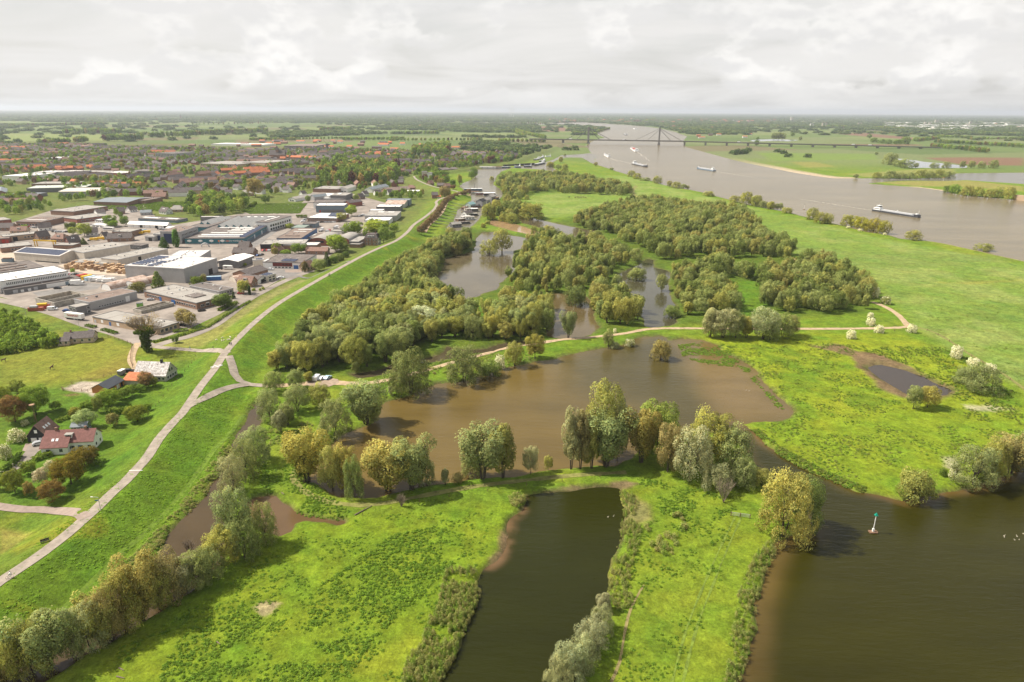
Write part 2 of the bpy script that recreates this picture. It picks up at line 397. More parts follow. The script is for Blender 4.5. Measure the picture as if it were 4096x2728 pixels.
# which side of the dike (town side negative)
def dike_side(x,y):
 P=DIKE[::2]; best=np.full(x.shape,1e18); side=np.zeros(x.shape)
 for i in range(len(P)-1):
  a=P[i]; d=P[i+1]-a; L=d @ d+1e-9
  t=np.clip(((x-a[0])*d[0]+(y-a[1])*d[1])/L,0,1)
  qx=x-a[0]-t*d[0]; qy=y-a[1]-t*d[1]; q=qx*qx+qy*qy
  m=q<best; best=np.where(m,q,best); side=np.where(m,d[0]*qy-d[1]*qx,side)
 return side                         # positive: left of the line = town side
SIDE=dike_side(RX,RY)
C0=np.zeros((nr*na,3))
def setc(w,c):
 w=np.clip(w,0,1)[:,None]; C0[:]=C0*(1-w)+np.array(c)*w
def zone(fr,pts,c,soft=2.0,w=1.0,wob=0.0):
 p=poly(fr,pts,LAND); s=sdf(RX,RY,p)
 if wob: s=s+(fbm(RX,RY,wob*3,3,21)-0.5)*2*wob
 setc(smooth(-soft,soft,s)*w,c)
G_MEADOW=(0.135,0.235,0.016); G_YEL=(0.21,0.27,0.024); G_LUSH=(0.085,0.185,0.012); G_DARK=(0.058,0.12,0.012); G_PALE=(0.215,0.285,0.055)
MUD=(0.20,0.13,0.075); SAND=(0.50,0.40,0.27); PAVE=(0.30,0.25,0.205); G_FAR=(0.12,0.18,0.055)
C0[:]=G_MEADOW
town=(SIDE>0)
setc(smooth(0,1,town*1.0),(0.115,0.19,0.02))
n1=fbm(RX,RY,26,4,1); n2=fbm(RX,RY,7,3,2); n3=fbm(RX,RY,90,3,3)
setc(smooth(0.45,0.7,n1)*0.65,G_YEL); setc(smooth(0.52,0.75,n2)*0.5,G_LUSH)
# dike slopes: longer, lusher grass on the river side; mown yellow strip on the town side
sl=smooth(24,14,DD)
setc(sl*(SIDE<0)*(0.65+0.3*n2),(0.098,0.205,0.012))
setc(sl*(SIDE>0)*0.6,(0.13,0.22,0.02))
setc(smooth(0.62,0.8,fbm(RX,RY,15,3,8))*sl*0.6,(0.24,0.26,0.02))
hay=sdf(RX,RY,poly('V',[(270,1374),(560,1190),(900,960),(1250,770),(1560,640),(1700,645),(1500,720),(1200,880),(900,1050),(640,1230),(450,1374)],2.2))
setc(smooth(-2,2,hay)*0.85,(0.33,0.33,0.11))
zone('E',[(1460,1235),(1700,1165),(1960,1080),(2200,930),(2355,840),(2355,900),(2200,1040),(2060,1180),(1900,1265),(1600,1270)],(0.27,0.29,0.07),3,0.8)
zone('W',[(0,800),(130,760),(300,790),(300,860),(200,880),(0,880)],(0.22,0.24,0.03),6,0.6,4)
zone('G',[(720,640),(900,560),(1240,350),(1260,500),(1000,640)],(0.26,0.23,0.04),6,0.55,4)
zone('W',[(0,900),(180,890),(340,860),(500,815),(440,930),(330,1060),(240,1150),(0,1160)],(0.088,0.19,0.012),6,0.85)
zone('W',[(0,1215),(70,1230),(30,1260),(0,1275)],(0.30,0.27,0.06),2,0.8)
# the big meadow by the river
bm=sdf(RX,RY,poly('W',[(1200,470),(1260,400),(1450,405),(1700,470),(1990,540),(2354,610),(2600,690),(2354,900),(2110,755),(2010,650),(1830,580),(1700,500),(1480,455),(1340,500),(1250,500)],LAND))
wbm=smooth(-6,6,bm)
setc(wbm*0.9,(0.165,0.272,0.04)); setc(wbm*smooth(0.42,0.66,n1)*0.75,(0.225,0.305,0.072)); setc(wbm*smooth(0.55,0.8,fbm(RX,RY,18,4,31))*0.75,(0.12,0.21,0.03))
setc(wbm*smooth(0.6,0.85,fbm(RX*0.5,RY,60,3,37))*0.7,(0.14,0.235,0.025))
zone('K',[(1140,130),(1700,110),(2355,60),(2355,40),(1100,0),(790,0),(900,90)],(0.14,0.225,0.04),8,0.55,8)
zone('K',[(1800,220),(2100,205),(2355,195),(2355,215),(2000,232)],(0.30,0.28,0.05),4,0.6,4)
# wood floor
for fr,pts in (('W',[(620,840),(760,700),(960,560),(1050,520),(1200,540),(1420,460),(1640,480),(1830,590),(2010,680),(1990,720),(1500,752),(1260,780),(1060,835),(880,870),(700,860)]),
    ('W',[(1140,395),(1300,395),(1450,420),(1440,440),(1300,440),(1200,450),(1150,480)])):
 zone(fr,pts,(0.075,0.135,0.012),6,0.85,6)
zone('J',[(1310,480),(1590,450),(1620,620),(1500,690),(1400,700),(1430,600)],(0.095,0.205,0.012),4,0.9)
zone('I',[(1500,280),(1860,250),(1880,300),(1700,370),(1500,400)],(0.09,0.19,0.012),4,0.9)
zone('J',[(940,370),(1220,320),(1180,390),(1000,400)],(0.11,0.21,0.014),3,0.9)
# bright marsh meadow right of the lake
mm=sdf(RX,RY,poly('W',[(1560,775),(1840,765),(2080,770),(2360,900),(2360,1090),(2100,1150),(1900,1100),(1700,975),(1820,945),(1690,815)],LAND))
wm=smooth(-4,4,mm)
setc(wm*0.9,(0.20,0.285,0.014)); setc(wm*smooth(0.5,0.68,n1*0.6+n2*0.4)*0.75,(0.10,0.205,0.012)); setc(wm*smooth(0.62,0.8,fbm(RX,RY,12,3,44))*0.5,(0.25,0.29,0.02))
zone('W',[(1700,985),(2100,955),(2354,960),(2354,1080),(2080,1150),(1900,1100)],(0.15,0.26,0.014),10,0.55)
# foreground meadows
fm=sdf(RX,RY,poly('W',[(560,1290),(700,1200),(1190,1150),(1130,1290),(1020,1568),(900,1800),(0,1800),(200,1530)],LAND)); wf=smooth(-3,3,fm)
setc(wf*0.8,(0.155,0.25,0.013)); setc(wf*smooth(0.5,0.7,n1)*0.6,(0.21,0.275,0.018)); setc(wf*smooth(0.55,0.75,n2)*0.5,(0.11,0.22,0.012))
fm2=sdf(RX,RY,poly('W',[(1430,1110),(1760,1110),(1790,1250),(1740,1400),(1690,1800),(1360,1800),(1420,1300)],LAND)); wf2=smooth(-3,3,fm2)
setc(wf2*0.7,(0.17,0.26,0.016)); setc(wf2*smooth(0.5,0.7,n2)*0.5,(0.11,0.21,0.013))
# mud and worn ground
zone('W',[(1841,791),(1893,797),(1923,789),(1975,808),(2029,815),(2094,844),(2195,893),(2192,905),(2150,920),(2077,913),(2029,899),(2003,871),(1969,838),(1958,818),(1893,803)],MUD,1.6,0.92,2)
zone('W',[(1150,1220),(1185,1185),(1205,1160),(1212,1150),(1215,1175),(1172,1222),(1175,1260),(1150,1300),(1110,1320),(1125,1285),(1150,1262)],(0.27,0.17,0.10),1.0,0.9,1.2)
zone('W',[(1200,1138),(1300,1118),(1440,1106),(1470,1112),(1440,1122),(1400,1117),(1300,1128),(1210,1146)],(0.20,0.14,0.08),0.8,0.9,0.8)
zone('W',[(1430,1145),(1455,1140),(1490,1160),(1500,1195),(1460,1205),(1430,1215)],(0.26,0.20,0.10),1.5,0.7,2)
zone('W',[(1165,815),(1250,800),(1480,765),(1480,775),(1260,812)],(0.10,0.2,0.014),2,0.6)
zone('W',[(580,1395),(600,1385),(640,1388),(630,1405),(600,1415)],(0.45,0.36,0.20),0.6,0.8,1.6)
zone('G',[(595,720),(760,650),(960,655),(870,760),(690,745)],(0.48,0.40,0.32),0.8,0.95)
zone('G',[(585,780),(700,760),(760,775),(650,790)],(0.20,0.13,0.06),0.8,0.9)
zone('G',[(820,765),(960,740),(1000,770),(880,795)],(0.44,0.37,0.30),0.8,0.9)
zone('G',[(1200,570),(1290,560),(1230,640),(1190,640)],(0.40,0.34,0.27),0.6,0.9)
zone('K',[(1960,1050),(2100,1045),(2280,1070),(2150,1085),(1980,1075)],(0.42,0.42,0.24),1.2,0.8,2)
zone('K',[(1840,1400),(1900,1395),(1910,1480),(1830,1470)],(0.42,0.42,0.26),1.0,0.7,2)
# wet banks and trampled shores
bank=smooth(3.2,0.5,-WSD*np.clip(300/np.maximum(DIST,1),0.12,2.0))*(WSD<0)*(DIST<900)
setc(bank*(0.15+0.8*smooth(0.35,0.7,n2)),(0.10,0.13,0.03))
setc(smooth(0.8,0.1,-WSD)*(WSD<0)*(DIST<700)*(0.3+0.6*n2),(0.13,0.095,0.045))
setc(smooth(-0.2,0.5,WSD),(0.13,0.10,0.05))
# river beaches on the far bank
bch=seg_dist(RX,RY,poly('W',[(1570,340),(1606,345),(1646,356),(1687,367),(1727,376),(1782,387),(1831,397),(1885,405),(1917,409),(1950,410)],0.3))
setc(smooth(34,10,bch+14*(fbm(RX,RY,60,2,4)-0.5))*0.95,SAND)
bch2=seg_dist(RX,RY,poly('W',[(2080,429),(2112,431),(2166,438)],0.3)); setc(smooth(10,4,bch2),SAND)
bch3=seg_dist(RX,RY,poly('W',[(2030,536),(2150,556),(2250,577),(2354,601),(2450,624)],0.3)); setc(smooth(4,1,bch3)*0.6,SAND)
# far country: painted field by field
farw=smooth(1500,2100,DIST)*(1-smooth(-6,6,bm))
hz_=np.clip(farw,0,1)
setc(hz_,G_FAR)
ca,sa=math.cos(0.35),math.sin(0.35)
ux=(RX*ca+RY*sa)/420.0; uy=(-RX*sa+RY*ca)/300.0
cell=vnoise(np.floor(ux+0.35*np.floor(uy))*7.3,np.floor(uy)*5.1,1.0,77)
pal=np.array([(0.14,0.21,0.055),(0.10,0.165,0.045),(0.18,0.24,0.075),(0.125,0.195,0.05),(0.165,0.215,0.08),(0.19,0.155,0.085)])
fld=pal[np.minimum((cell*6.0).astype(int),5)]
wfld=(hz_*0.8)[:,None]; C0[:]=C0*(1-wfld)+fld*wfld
zone('D',[(1500,605),(1800,600),(2355,603),(2355,672),(2100,668),(1800,660)],(0.21,0.13,0.075),10)
zone('D',[(560,485),(1450,490),(1480,500),(700,498)],(0.20,0.125,0.075),8)
zone('D',[(700,390),(1000,392),(1440,435),(1430,450),(900,415)],(0.21,0.13,0.08),12)
zone('D',[(350,640),(560,640),(740,680),(500,690)],(0.25,0.26,0.06),12,0.8)
zone('D',[(60,560),(1080,570),(1100,620),(200,630)],(0.15,0.25,0.04),12,0.8)
zone('D',[(820,745),(1500,700),(1760,700),(1740,740),(1400,760),(1000,770)],(0.24,0.26,0.07),8,0.8)
zone('D',[(1100,815),(1350,805),(1850,800),(2355,850),(2355,890),(1900,860),(1400,845)],(0.27,0.26,0.07),6,0.8)
zone('C',[(320,335),(520,330),(620,372),(360,382)],(0.22,0.13,0.085),12)
zone('A',[(0,395),(900,400),(1200,430),(800,500),(0,480)],(0.20,0.27,0.075),30,0.85)
zone('A',[(1050,495),(1500,480),(1800,490),(1200,505)],(0.16,0.12,0.07),10,0.8)
# garden and settlement ground in the town
tw=sdf(RX,RY,poly('W',[(-400,430),(-400,330),(200,322),(560,335),(760,335),(1000,345),(1250,335),(1270,350),(1200,375),(1080,395),(960,410),(1000,440),(940,540),(840,590),(700,640),(520,740),(300,770),(180,740),(0,690),(-300,650)],LAND))
setc(smooth(-20,20,tw)*(0.35+0.5*n1),(0.12,0.145,0.045))
FIELD=poly('U',[(60,455),(900,445),(780,605),(0,612),(-150,560)],LAND)
ORCH=poly('A',[(800,1010),(1050,990),(1600,980),(1560,1040),(1350,1060),(930,1045)],LAND)
sF=sdf(RX,RY,FIELD); setc(smooth(-2,2,sF),(0.115,0.165,0.035))
sO=sdf(RX,RY,ORCH); setc(smooth(-3,3,sO),(0.15,0.22,0.03))
zone('U',[(900,460),(960,465),(800,600),(760,605)],(0.24,0.29,0.05),1.5)
zone('T',[(860,700),(1620,705),(1560,775),(690,775)],(0.15,0.27,0.02),1.0)
zone('E',[(1370,935),(1580,895),(1700,930),(2005,995),(1850,1095),(1720,1060),(1700,1030)],(0.12,0.24,0.015),0.8)
gg=C0[:,1]>C0[:,0]*0.98
C0[gg]=C0[gg]*np.array((1.06,0.97,1.0))+np.array((0.002,0,0.003))
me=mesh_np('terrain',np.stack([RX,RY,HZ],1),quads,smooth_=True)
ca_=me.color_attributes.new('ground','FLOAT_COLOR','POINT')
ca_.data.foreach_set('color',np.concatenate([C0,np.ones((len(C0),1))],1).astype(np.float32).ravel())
def ground_mat():
 m=bpy.data.materials.new('grassland'); t=nodes_of(m); N=t.nodes; L=t.links
 o=N.new('ShaderNodeOutputMaterial'); b=N.new('ShaderNodeBsdfPrincipled'); L.new(b.outputs[0],o.inputs[0])
 b.inputs['Roughness'].default_value=0.95; b.inputs['Specular IOR Level'].default_value=0.1
 a=N.new('ShaderNodeAttribute'); a.attribute_name='ground'
 g=N.new('ShaderNodeNewGeometry')
 def noise(s,d,r=0.6):
  n=N.new('ShaderNodeTexNoise'); L.new(g.outputs['Position'],n.inputs['Vector']); n.inputs['Scale'].default_value=s; n.inputs['Detail'].default_value=d; n.inputs['Roughness'].default_value=r; return n.outputs['Fac']
 def ramp(f,a0,a1,lo,hi):
  mr=N.new('ShaderNodeMapRange'); L.new(f,mr.inputs[0])
  for i,v in enumerate((a0,a1,lo,hi)): mr.inputs[i+1].default_value=v
  return mr.outputs[0]
 def mul(c,f):
  n=N.new('ShaderNodeVectorMath'); n.operation='SCALE'; L.new(c,n.inputs[0]); L.new(f,n.inputs['Scale']); return n.outputs[0]
 fine=noise(1.7,8,0.75); mid=noise(0.16,6,0.65); tuft=noise(0.55,6,0.7)
 c=mul(a.outputs['Color'],ramp(fine,0.3,0.72,0.58,1.36)); c=mul(c,ramp(mid,0.3,0.7,0.74,1.22)); c=mul(c,ramp(tuft,0.32,0.66,0.64,1.22))
 hv=N.new('ShaderNodeHueSaturation'); L.new(c,hv.inputs['Color']); L.new(ramp(noise(0.07,5,0.6),0.3,0.7,0.478,0.512),hv.inputs['Hue']); c=hv.outputs[0]
 L.new(c,b.inputs['Base Color'])
 bp=N.new('ShaderNodeBump'); bp.inputs['Strength'].default_value=0.75; bp.inputs['Distance'].default_value=0.55
 ad=N.new('ShaderNodeMath'); ad.operation='ADD'; L.new(tuft,ad.inputs[0]); L.new(fine,ad.inputs[1])
 L.new(ad.outputs[0],bp.inputs['Height']); L.new(bp.outputs[0],b.inputs['Normal'])
 return m
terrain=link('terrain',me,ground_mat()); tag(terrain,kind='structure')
# water: one sheet per body at z = 0
def water_mat(name,rough,bump,scale,sx=1.0,sy=1.0,rot=0.0,spec=0.5):
 m=bpy.data.materials.new(name); t=nodes_of(m); N=t.nodes; L=t.links
 o=N.new('ShaderNodeOutputMaterial'); b=N.new('ShaderNodeBsdfPrincipled'); L.new(b.outputs[0],o.inputs[0])
 b.inputs['IOR'].default_value=1.333; b.inputs['Roughness'].default_value=rough; b.inputs['Specular IOR Level'].default_value=spec
 a=N.new('ShaderNodeAttribute'); a.attribute_name='murk'
 g=N.new('ShaderNodeNewGeometry'); mp=N.new('ShaderNodeMapping'); L.new(g.outputs['Position'],mp.inputs[0])
 mp.inputs['Scale'].default_value=(sx,sy,1); mp.inputs['Rotation'].default_value=(0,0,rot)
 n=N.new('ShaderNodeTexNoise'); L.new(mp.outputs[0],n.inputs['Vector']); n.inputs['Scale'].default_value=scale; n.inputs['Detail'].default_value=6; n.inputs['Roughness'].default_value=0.62
 n2=N.new('ShaderNodeTexNoise'); L.new(mp.outputs[0],n2.inputs['Vector']); n2.inputs['Scale'].default_value=scale*0.06; n2.inputs['Detail'].default_value=7; n2.inputs['Roughness'].default_value=0.65
 mr=N.new('ShaderNodeMapRange'); L.new(n2.outputs['Fac'],mr.inputs[0]); mr.inputs[1].default_value=0.3; mr.inputs[2].default_value=0.7; mr.inputs[3].default_value=0.80; mr.inputs[4].default_value=1.2
 sc=N.new('ShaderNodeVectorMath'); sc.operation='SCALE'; L.new(a.outputs['Color'],sc.inputs[0]); L.new(mr.outputs[0],sc.inputs['Scale']); L.new(sc.outputs[0],b.inputs['Base Color'])
 bp=N.new('ShaderNodeBump'); bp.inputs['Strength'].default_value=bump; bp.inputs['Distance'].default_value=0.25; L.new(n.outputs['Fac'],bp.inputs['Height']); L.new(bp.outputs[0],b.inputs['Normal'])
 return m
BROWN=np.array((0.122,0.084,0.024)); OLIVE=np.array((0.027,0.0255,0.0025)); DKOL=np.array((0.020,0.022,0.0025)); RIV=np.array((0.155,0.122,0.064)); CREEK=np.array((0.10,0.080,0.045))
MURK=np.zeros((nr*na,3))
names=list(WATER)
def wmask(k): return WHO==names.index(k)
base=dict(brown_lake=BROWN,dark_pond=DKOL,mud_pool=np.array((0.11,0.068,0.032)),ditch=np.array((0.070,0.047,0.020)),marsh_pool=np.array((0.045,0.032,0.022)),creek=CREEK,side_creek=CREEK,mud_creek=np.array((0.30,0.19,0.10)),
   wood_creek=np.array((0.06,0.055,0.03)),wood_pool=np.array((0.11,0.08,0.035)),swamp_ditch=np.array((0.07,0.055,0.03)),harbour=np.array((0.15,0.13,0.085)),river=RIV,
   far_lake=np.array((0.10,0.12,0.12)),bridge_lake=np.array((0.10,0.12,0.13)))
for k,c in base.items(): MURK[wmask(k)]=c
def murk(mask,w,c):
 w=(np.clip(w,0,1)*mask)[:,None]; MURK[:]=MURK*(1-w)+np.array(c)*w
lk=wmask('brown_lake')
def blob(fr,pts,soft):
 p=poly(fr,pts); return smooth(-soft,soft,sdf(RX,RY,p)+(fbm(RX,RY,22,4,61)-0.5)*soft*1.3)
nL=fbm(RX,RY,40,4,62)
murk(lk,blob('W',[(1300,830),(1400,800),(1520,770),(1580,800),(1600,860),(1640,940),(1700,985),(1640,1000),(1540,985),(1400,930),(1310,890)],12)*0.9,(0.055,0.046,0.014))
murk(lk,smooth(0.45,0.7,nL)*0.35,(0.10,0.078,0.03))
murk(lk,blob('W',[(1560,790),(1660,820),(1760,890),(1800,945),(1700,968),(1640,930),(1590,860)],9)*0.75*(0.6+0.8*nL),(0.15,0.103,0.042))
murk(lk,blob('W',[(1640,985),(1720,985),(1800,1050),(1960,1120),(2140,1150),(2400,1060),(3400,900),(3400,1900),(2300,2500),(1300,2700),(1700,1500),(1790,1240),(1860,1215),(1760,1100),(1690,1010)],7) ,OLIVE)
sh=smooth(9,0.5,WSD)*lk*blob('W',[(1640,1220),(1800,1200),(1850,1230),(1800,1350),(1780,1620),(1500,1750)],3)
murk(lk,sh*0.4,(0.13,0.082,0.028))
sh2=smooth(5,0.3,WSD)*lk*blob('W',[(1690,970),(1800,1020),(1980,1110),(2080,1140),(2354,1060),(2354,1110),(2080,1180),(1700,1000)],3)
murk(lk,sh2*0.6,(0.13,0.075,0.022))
pdm=wmask('dark_pond'); murk(pdm,smooth(4,0.2,WSD)*blob('W',[(1110,1320),(1150,1200),(1210,1150),(1200,1260),(1150,1310)],2)*smooth(0.3,0.65,fbm(RX,RY,5,3,17))*0.9,(0.15,0.09,0.045))
rv=wmask('river'); murk(rv,smooth(0.45,0.7,fbm(RX*0.35+RY*0.1,RY,70,4,63))*0.5,(0.19,0.152,0.085))
murk(rv,blob('D',[(1000,790),(1750,735),(2355,730),(2600,850),(1900,850),(1100,800)],20)*0.6,(0.12,0.125,0.115))
HQ=HZ[quads]
WQ=(HQ.min(1)<0.12) & (DIST[quads].max(1)<30000)
qwho=WHO[quads[:,0]]
wm_r=water_mat('river_water',0.22,0.7,0.30,0.35,1.2,-0.45,0.2)
wm_l=water_mat('lake_water',0.05,0.75,0.5,0.4,1.3,0.35,0.26)
wm_c=water_mat('still_water',0.03,0.16,0.6,spec=0.42)
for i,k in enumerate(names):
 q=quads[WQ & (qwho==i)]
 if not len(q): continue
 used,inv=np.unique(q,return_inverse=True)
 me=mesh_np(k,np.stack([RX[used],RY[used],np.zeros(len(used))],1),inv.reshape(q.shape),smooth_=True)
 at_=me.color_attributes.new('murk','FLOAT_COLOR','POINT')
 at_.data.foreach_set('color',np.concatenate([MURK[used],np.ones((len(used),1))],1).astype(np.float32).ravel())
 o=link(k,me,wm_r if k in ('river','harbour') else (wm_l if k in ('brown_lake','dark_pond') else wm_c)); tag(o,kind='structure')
# roads, paths, yards
M_ROAD=mat('weathered_asphalt',(0.315,0.265,0.212),0.92,0.22,0.35)
M_ASPH=mat('grey_asphalt',(0.22,0.205,0.19),0.92,0.16,0.35)
M_BRICKROAD=mat('brick_paving',(0.29,0.225,0.185),0.92,0.14,0.6)
M_TRACK=mat('sandy_track',(0.42,0.31,0.19),0.97,0.22,0.5)
M_DIRT=mat('worn_earth',(0.20,0.195,0.055),0.97,0.3,0.5)
M_YARD=mat('yard_paving',(0.27,0.23,0.195),0.93,0.26,0.07)
M_YARD2=mat('light_yard',(0.47,0.38,0.29),0.93,0.14,0.2)
M_GREYYARD=mat('grey_yard',(0.21,0.195,0.18),0.93,0.17,0.15)
M_WHITE=mat('white_paint',(0.80,0.79,0.76),0.6,0.05,1.0)
def strip(name,ground_pts,width,m,dz=0.10,step=3.0,wob=0.0,kind='structure',ends=None):
 c=catmull([p[:2] for p in ground_pts],step); n=len(c)
 t=np.gradient(c,axis=0); t /= np.linalg.norm(t,axis=1)[:,None]+1e-9; nrm=np.stack([-t[:,1],t[:,0]],1)
 k=5; w=np.full(n,width/2.0)
 if wob: w=w*(1+wob*(RNG.random(n)-0.5))
 if ends: w=w*np.interp(np.linspace(0,1,n),[0,0.12,0.88,1],[ends[0],1,1,ends[1]])
 vs=np.concatenate([c+nrm*(w*s)[:,None] for s in np.linspace(-1,1,k)]).reshape(k,n,2).transpose(1,0,2).reshape(-1,2)
 z=np.maximum(terr_raw(vs[:,0],vs[:,1]),0.1)+dz
 idx=np.arange(n*k).reshape(n,k)
 f=np.stack([idx[:-1,:-1],idx[:-1,1:],idx[1:,1:],idx[1:,:-1]],-1).reshape(-1,4)[:,::-1]
 o=link(name,mesh_np(name,np.concatenate([vs,z[:,None]],1),f,smooth_=True),m); tag(o,kind=kind); return o
def gp(fr,pts): return [at(fr,x,y) for x,y in pts]
M_TERR=DIKE
road_pts=[gz('W',x,y,DIKE_H) for x,y in DIKE_PX[:41]]
strip('dike_road',road_pts,3.5,M_ROAD,0.12)
strip('side_road',[gz('W',524,812,DIKE_H)]+gp('W',[(505,806),(470,806),(420,803),(372,799),(345,795)]),4.0,M_ROAD,0.11)
strip('village_street',gp('W',[(-60,678),(0,690),(60,703),(130,722),(200,747),(262,765),(310,782),(345,796)]),7.0,M_YARD,0.06)
strip('dike_foot_street',gp('W',[(352,797),(400,782),(440,772),(490,750),(530,722),(570,690),(610,668),(650,648),(690,632),(718,622)]),5.6,M_YARD,0.09)
strip('farm_drive',gp('W',[(318,788),(306,808),(302,830),(314,850),(318,868)]),3.4,M_TRACK,0.07)
strip('loop_road',[gz('W',526,818,DIKE_H)]+gp('W',[(534,840),(540,862),(552,876),(574,884),(612,887)]),3.6,M_ROAD,0.14)
strip('lower_ramp',[gz('W',432,936,DIKE_H)]+gp('W',[(470,915),(510,897),(545,887),(574,884)]),3.2,M_ROAD,0.16)
strip('parking_track',gp('W',[(610,887),(650,886),(690,884),(720,880),(770,880),(800,882)]),4.5,M_TRACK,0.12,wob=0.3)
strip('lake_track',gp('W',[(790,881),(850,880),(890,874),(940,862),(1000,845),(1060,828),(1120,812),(1170,800),(1230,790),(1290,781),(1350,776),(1400,771),(1440,766),(1480,758),(1520,755),(1600,755),(1700,756),(1800,756),(1900,756),(2000,755),(2070,753),(2092,749)]),3.4,M_TRACK,0.09,wob=0.35)
strip('meadow_track',gp('W',[(2088,750),(2078,738),(2062,722),(2040,708),(2022,700),(2005,694)]),3.6,M_TRACK,0.08,wob=0.3)
strip('meadow_path',gp('W',[(2092,750),(2130,758),(2160,770),(2190,788),(2230,815),(2270,838),(2310,862),(2360,898)]),1.8,M_DIRT,0.06,wob=0.5)
strip('forest_path',gp('W',[(1812,590),(1830,598),(1845,606)]),3.0,M_TRACK,0.08)
strip('river_path',gp('C',[(1165,840),(1135,885),(1150,920),(1220,945),(1350,980),(1500,1025)]),6,M_DIRT,0.08)
strip('dam_path',gp('W',[(672,1095),(690,1122),(730,1145),(780,1158),(860,1160),(960,1142),(1080,1120),(1200,1105),(1330,1092),(1440,1086)]),2.2,M_DIRT,0.06,wob=0.6)
strip('shore_path',gp('W',[(780,958),(740,1000),(705,1040),(680,1075),(672,1095)]),1.6,M_DIRT,0.06,wob=0.6)
M_WORN=mat('worn_grass',(0.145,0.20,0.024),0.97,0.35,0.8)
strip('wheel_track',gp('W',[(1690,1188),(1660,1250),(1620,1340),(1580,1440),(1545,1568),(1530,1640)]),0.55,M_WORN,0.05,wob=0.9)
strip('wheel_track',gp('W',[(1704,1190),(1676,1252),(1640,1342),(1602,1442),(1570,1568),(1556,1640)]),0.55,M_WORN,0.05,wob=0.9)
strip('cattle_path',gp('W',[(1480,1345),(1450,1400),(1435,1460),(1425,1520),(1405,1568)]),0.6,mat('bare_earth',(0.22,0.18,0.07),0.95,0.25),0.05,wob=0.5)
M_LUSH=mat('lush_strip',(0.125,0.195,0.016),0.97,0.3,0.8)
for k in (0,26): strip('mown_strip',gp('H',[(2290+k,-330),(2150+k,-150),(1990+k,20),(1850+k,220),(1690+k,430),(1400+k,740),(1060+k,1040),(720+k,1370),(500+k,1560)]),0.9,M_LUSH,0.05,wob=0.5)
strip('ramp_road',[gz('W',196,1192,DIKE_H)]+gp('W',[(170,1178),(120,1174),(60,1172),(0,1165),(-80,1150)]),3.4,M_BRICKROAD,0.16)
strip('inner_track',gp('V',[(1330,640),(1500,600),(1700,640),(1900,560),(2100,470),(2355,370)]),2.4,M_GREYYARD,0.12)
strip('harbour_track',gp('Rr',[(0,1290),(60,1180),(180,1070),(280,960),(330,850),(360,800),(460,760),(600,740),(720,700)]),3.2,M_TRACK,0.15)
strip('house_drive',gp('G',[(330,1250),(300,1310),(240,1380),(180,1420)])+gp('H',[(130,170),(60,210),(-40,240)]),4.2,M_YARD,0.07)
def flat(name,fr,pts,m,dz=0.05,kind='structure'):
 p=[gz(fr,x,y,LAND+dz) for x,y in pts]; bm_=bmesh.new()
 vs=[bm_.verts.new(q) for q in p]; f=bm_.faces.new(vs)
 if f.normal.z<0: f.normal_flip()
 bmesh.ops.triangulate(bm_,faces=bm_.faces[:]); me=bpy.data.meshes.new(name); bm_.to_mesh(me); bm_.free()
 o=link(name,me,m); tag(o,kind=kind); return o
flat('industrial_yard','W',[(-60,560),(0,520),(130,480),(330,470),(380,520),(560,490),(600,470),(690,470),(720,440),(790,440),(900,470),(905,490),(850,530),(820,560),(770,580),(720,615),(640,645),(560,690),(500,725),(430,758),(350,785),(262,762),(200,744),(130,718),(0,682),(-60,668)],M_YARD,0.03)
flat('timber_yard','S',[(900,640),(1150,570),(1600,650),(1950,640),(1960,800),(1350,760)],M_YARD2,0.045)
flat('left_yard','S',[(-300,410),(0,415),(230,440),(240,560),(120,590),(-300,640)],M_YARD2,0.045)
flat('hall_yard','S',[(500,1060),(900,1000),(1300,900),(1600,930),(1530,1000),(1100,1060),(600,1120)],M_GREYYARD,0.045)
flat('shop_forecourt','V',[(1000,500),(1600,495),(1690,560),(1350,640),(960,600)],M_GREYYARD,0.045)
flat('brick_forecourt','V',[(1330,505),(1600,500),(1600,548),(1340,548)],M_BRICKROAD,0.06)
flat('factory_street','T',[(1880,700),(2355,430),(2420,470),(1960,790)],M_GREYYARD,0.045)
flat('garage_court','G',[(240,1235),(440,1220),(430,1260),(330,1330),(210,1300)],M_BRICKROAD,0.05)
flat('parking_clearing','I',[(545,800),(600,785),(700,775),(760,785),(770,810),(700,835),(600,840),(550,825)],mat('gravel',(0.33,0.25,0.18),0.95,0.2),0.14)
# buildings
M_GREYP=mat('grey_cladding',(0.36,0.35,0.34),0.6,0.06,0.3); M_GREYD=mat('dark_grey_cladding',(0.17,0.165,0.165),0.7,0.1,0.4); M_BEIGE=mat('beige_concrete',(0.55,0.49,0.41),0.85,0.09,0.4)
M_BRICK=mat('brown_brick',(0.27,0.165,0.115),0.9,0.16,1.2); M_BRICKR=mat('red_brick',(0.27,0.11,0.08),0.9,0.15,1.2); M_BRICKY=mat('tan_brick',(0.44,0.32,0.21),0.9,0.12,1.2); M_WHITEW=mat('white_wall',(0.78,0.76,0.72),0.8,0.05,0.6)
M_TEAL=mat('teal_cladding',(0.035,0.15,0.18),0.5,0.08,0.4); M_BLUEG=mat('blue_grey_cladding',(0.16,0.21,0.25),0.6,0.08,0.4); M_BLUE=mat('blue_cladding',(0.04,0.13,0.33),0.5,0.1,0.4); M_NAVY=mat('navy_door',(0.02,0.035,0.09),0.4,0.1,0.6)
M_RBITU=mat('bitumen_roof',(0.16,0.135,0.12),0.95,0.22,0.25); M_RGREY=mat('grey_roof',(0.33,0.305,0.27),0.9,0.13,0.18); M_RLIGHT=mat('pale_roof',(0.60,0.56,0.52),0.75,0.08,0.15); M_RWHITE=mat('white_roof',(0.82,0.79,0.74),0.7,0.05,0.15)
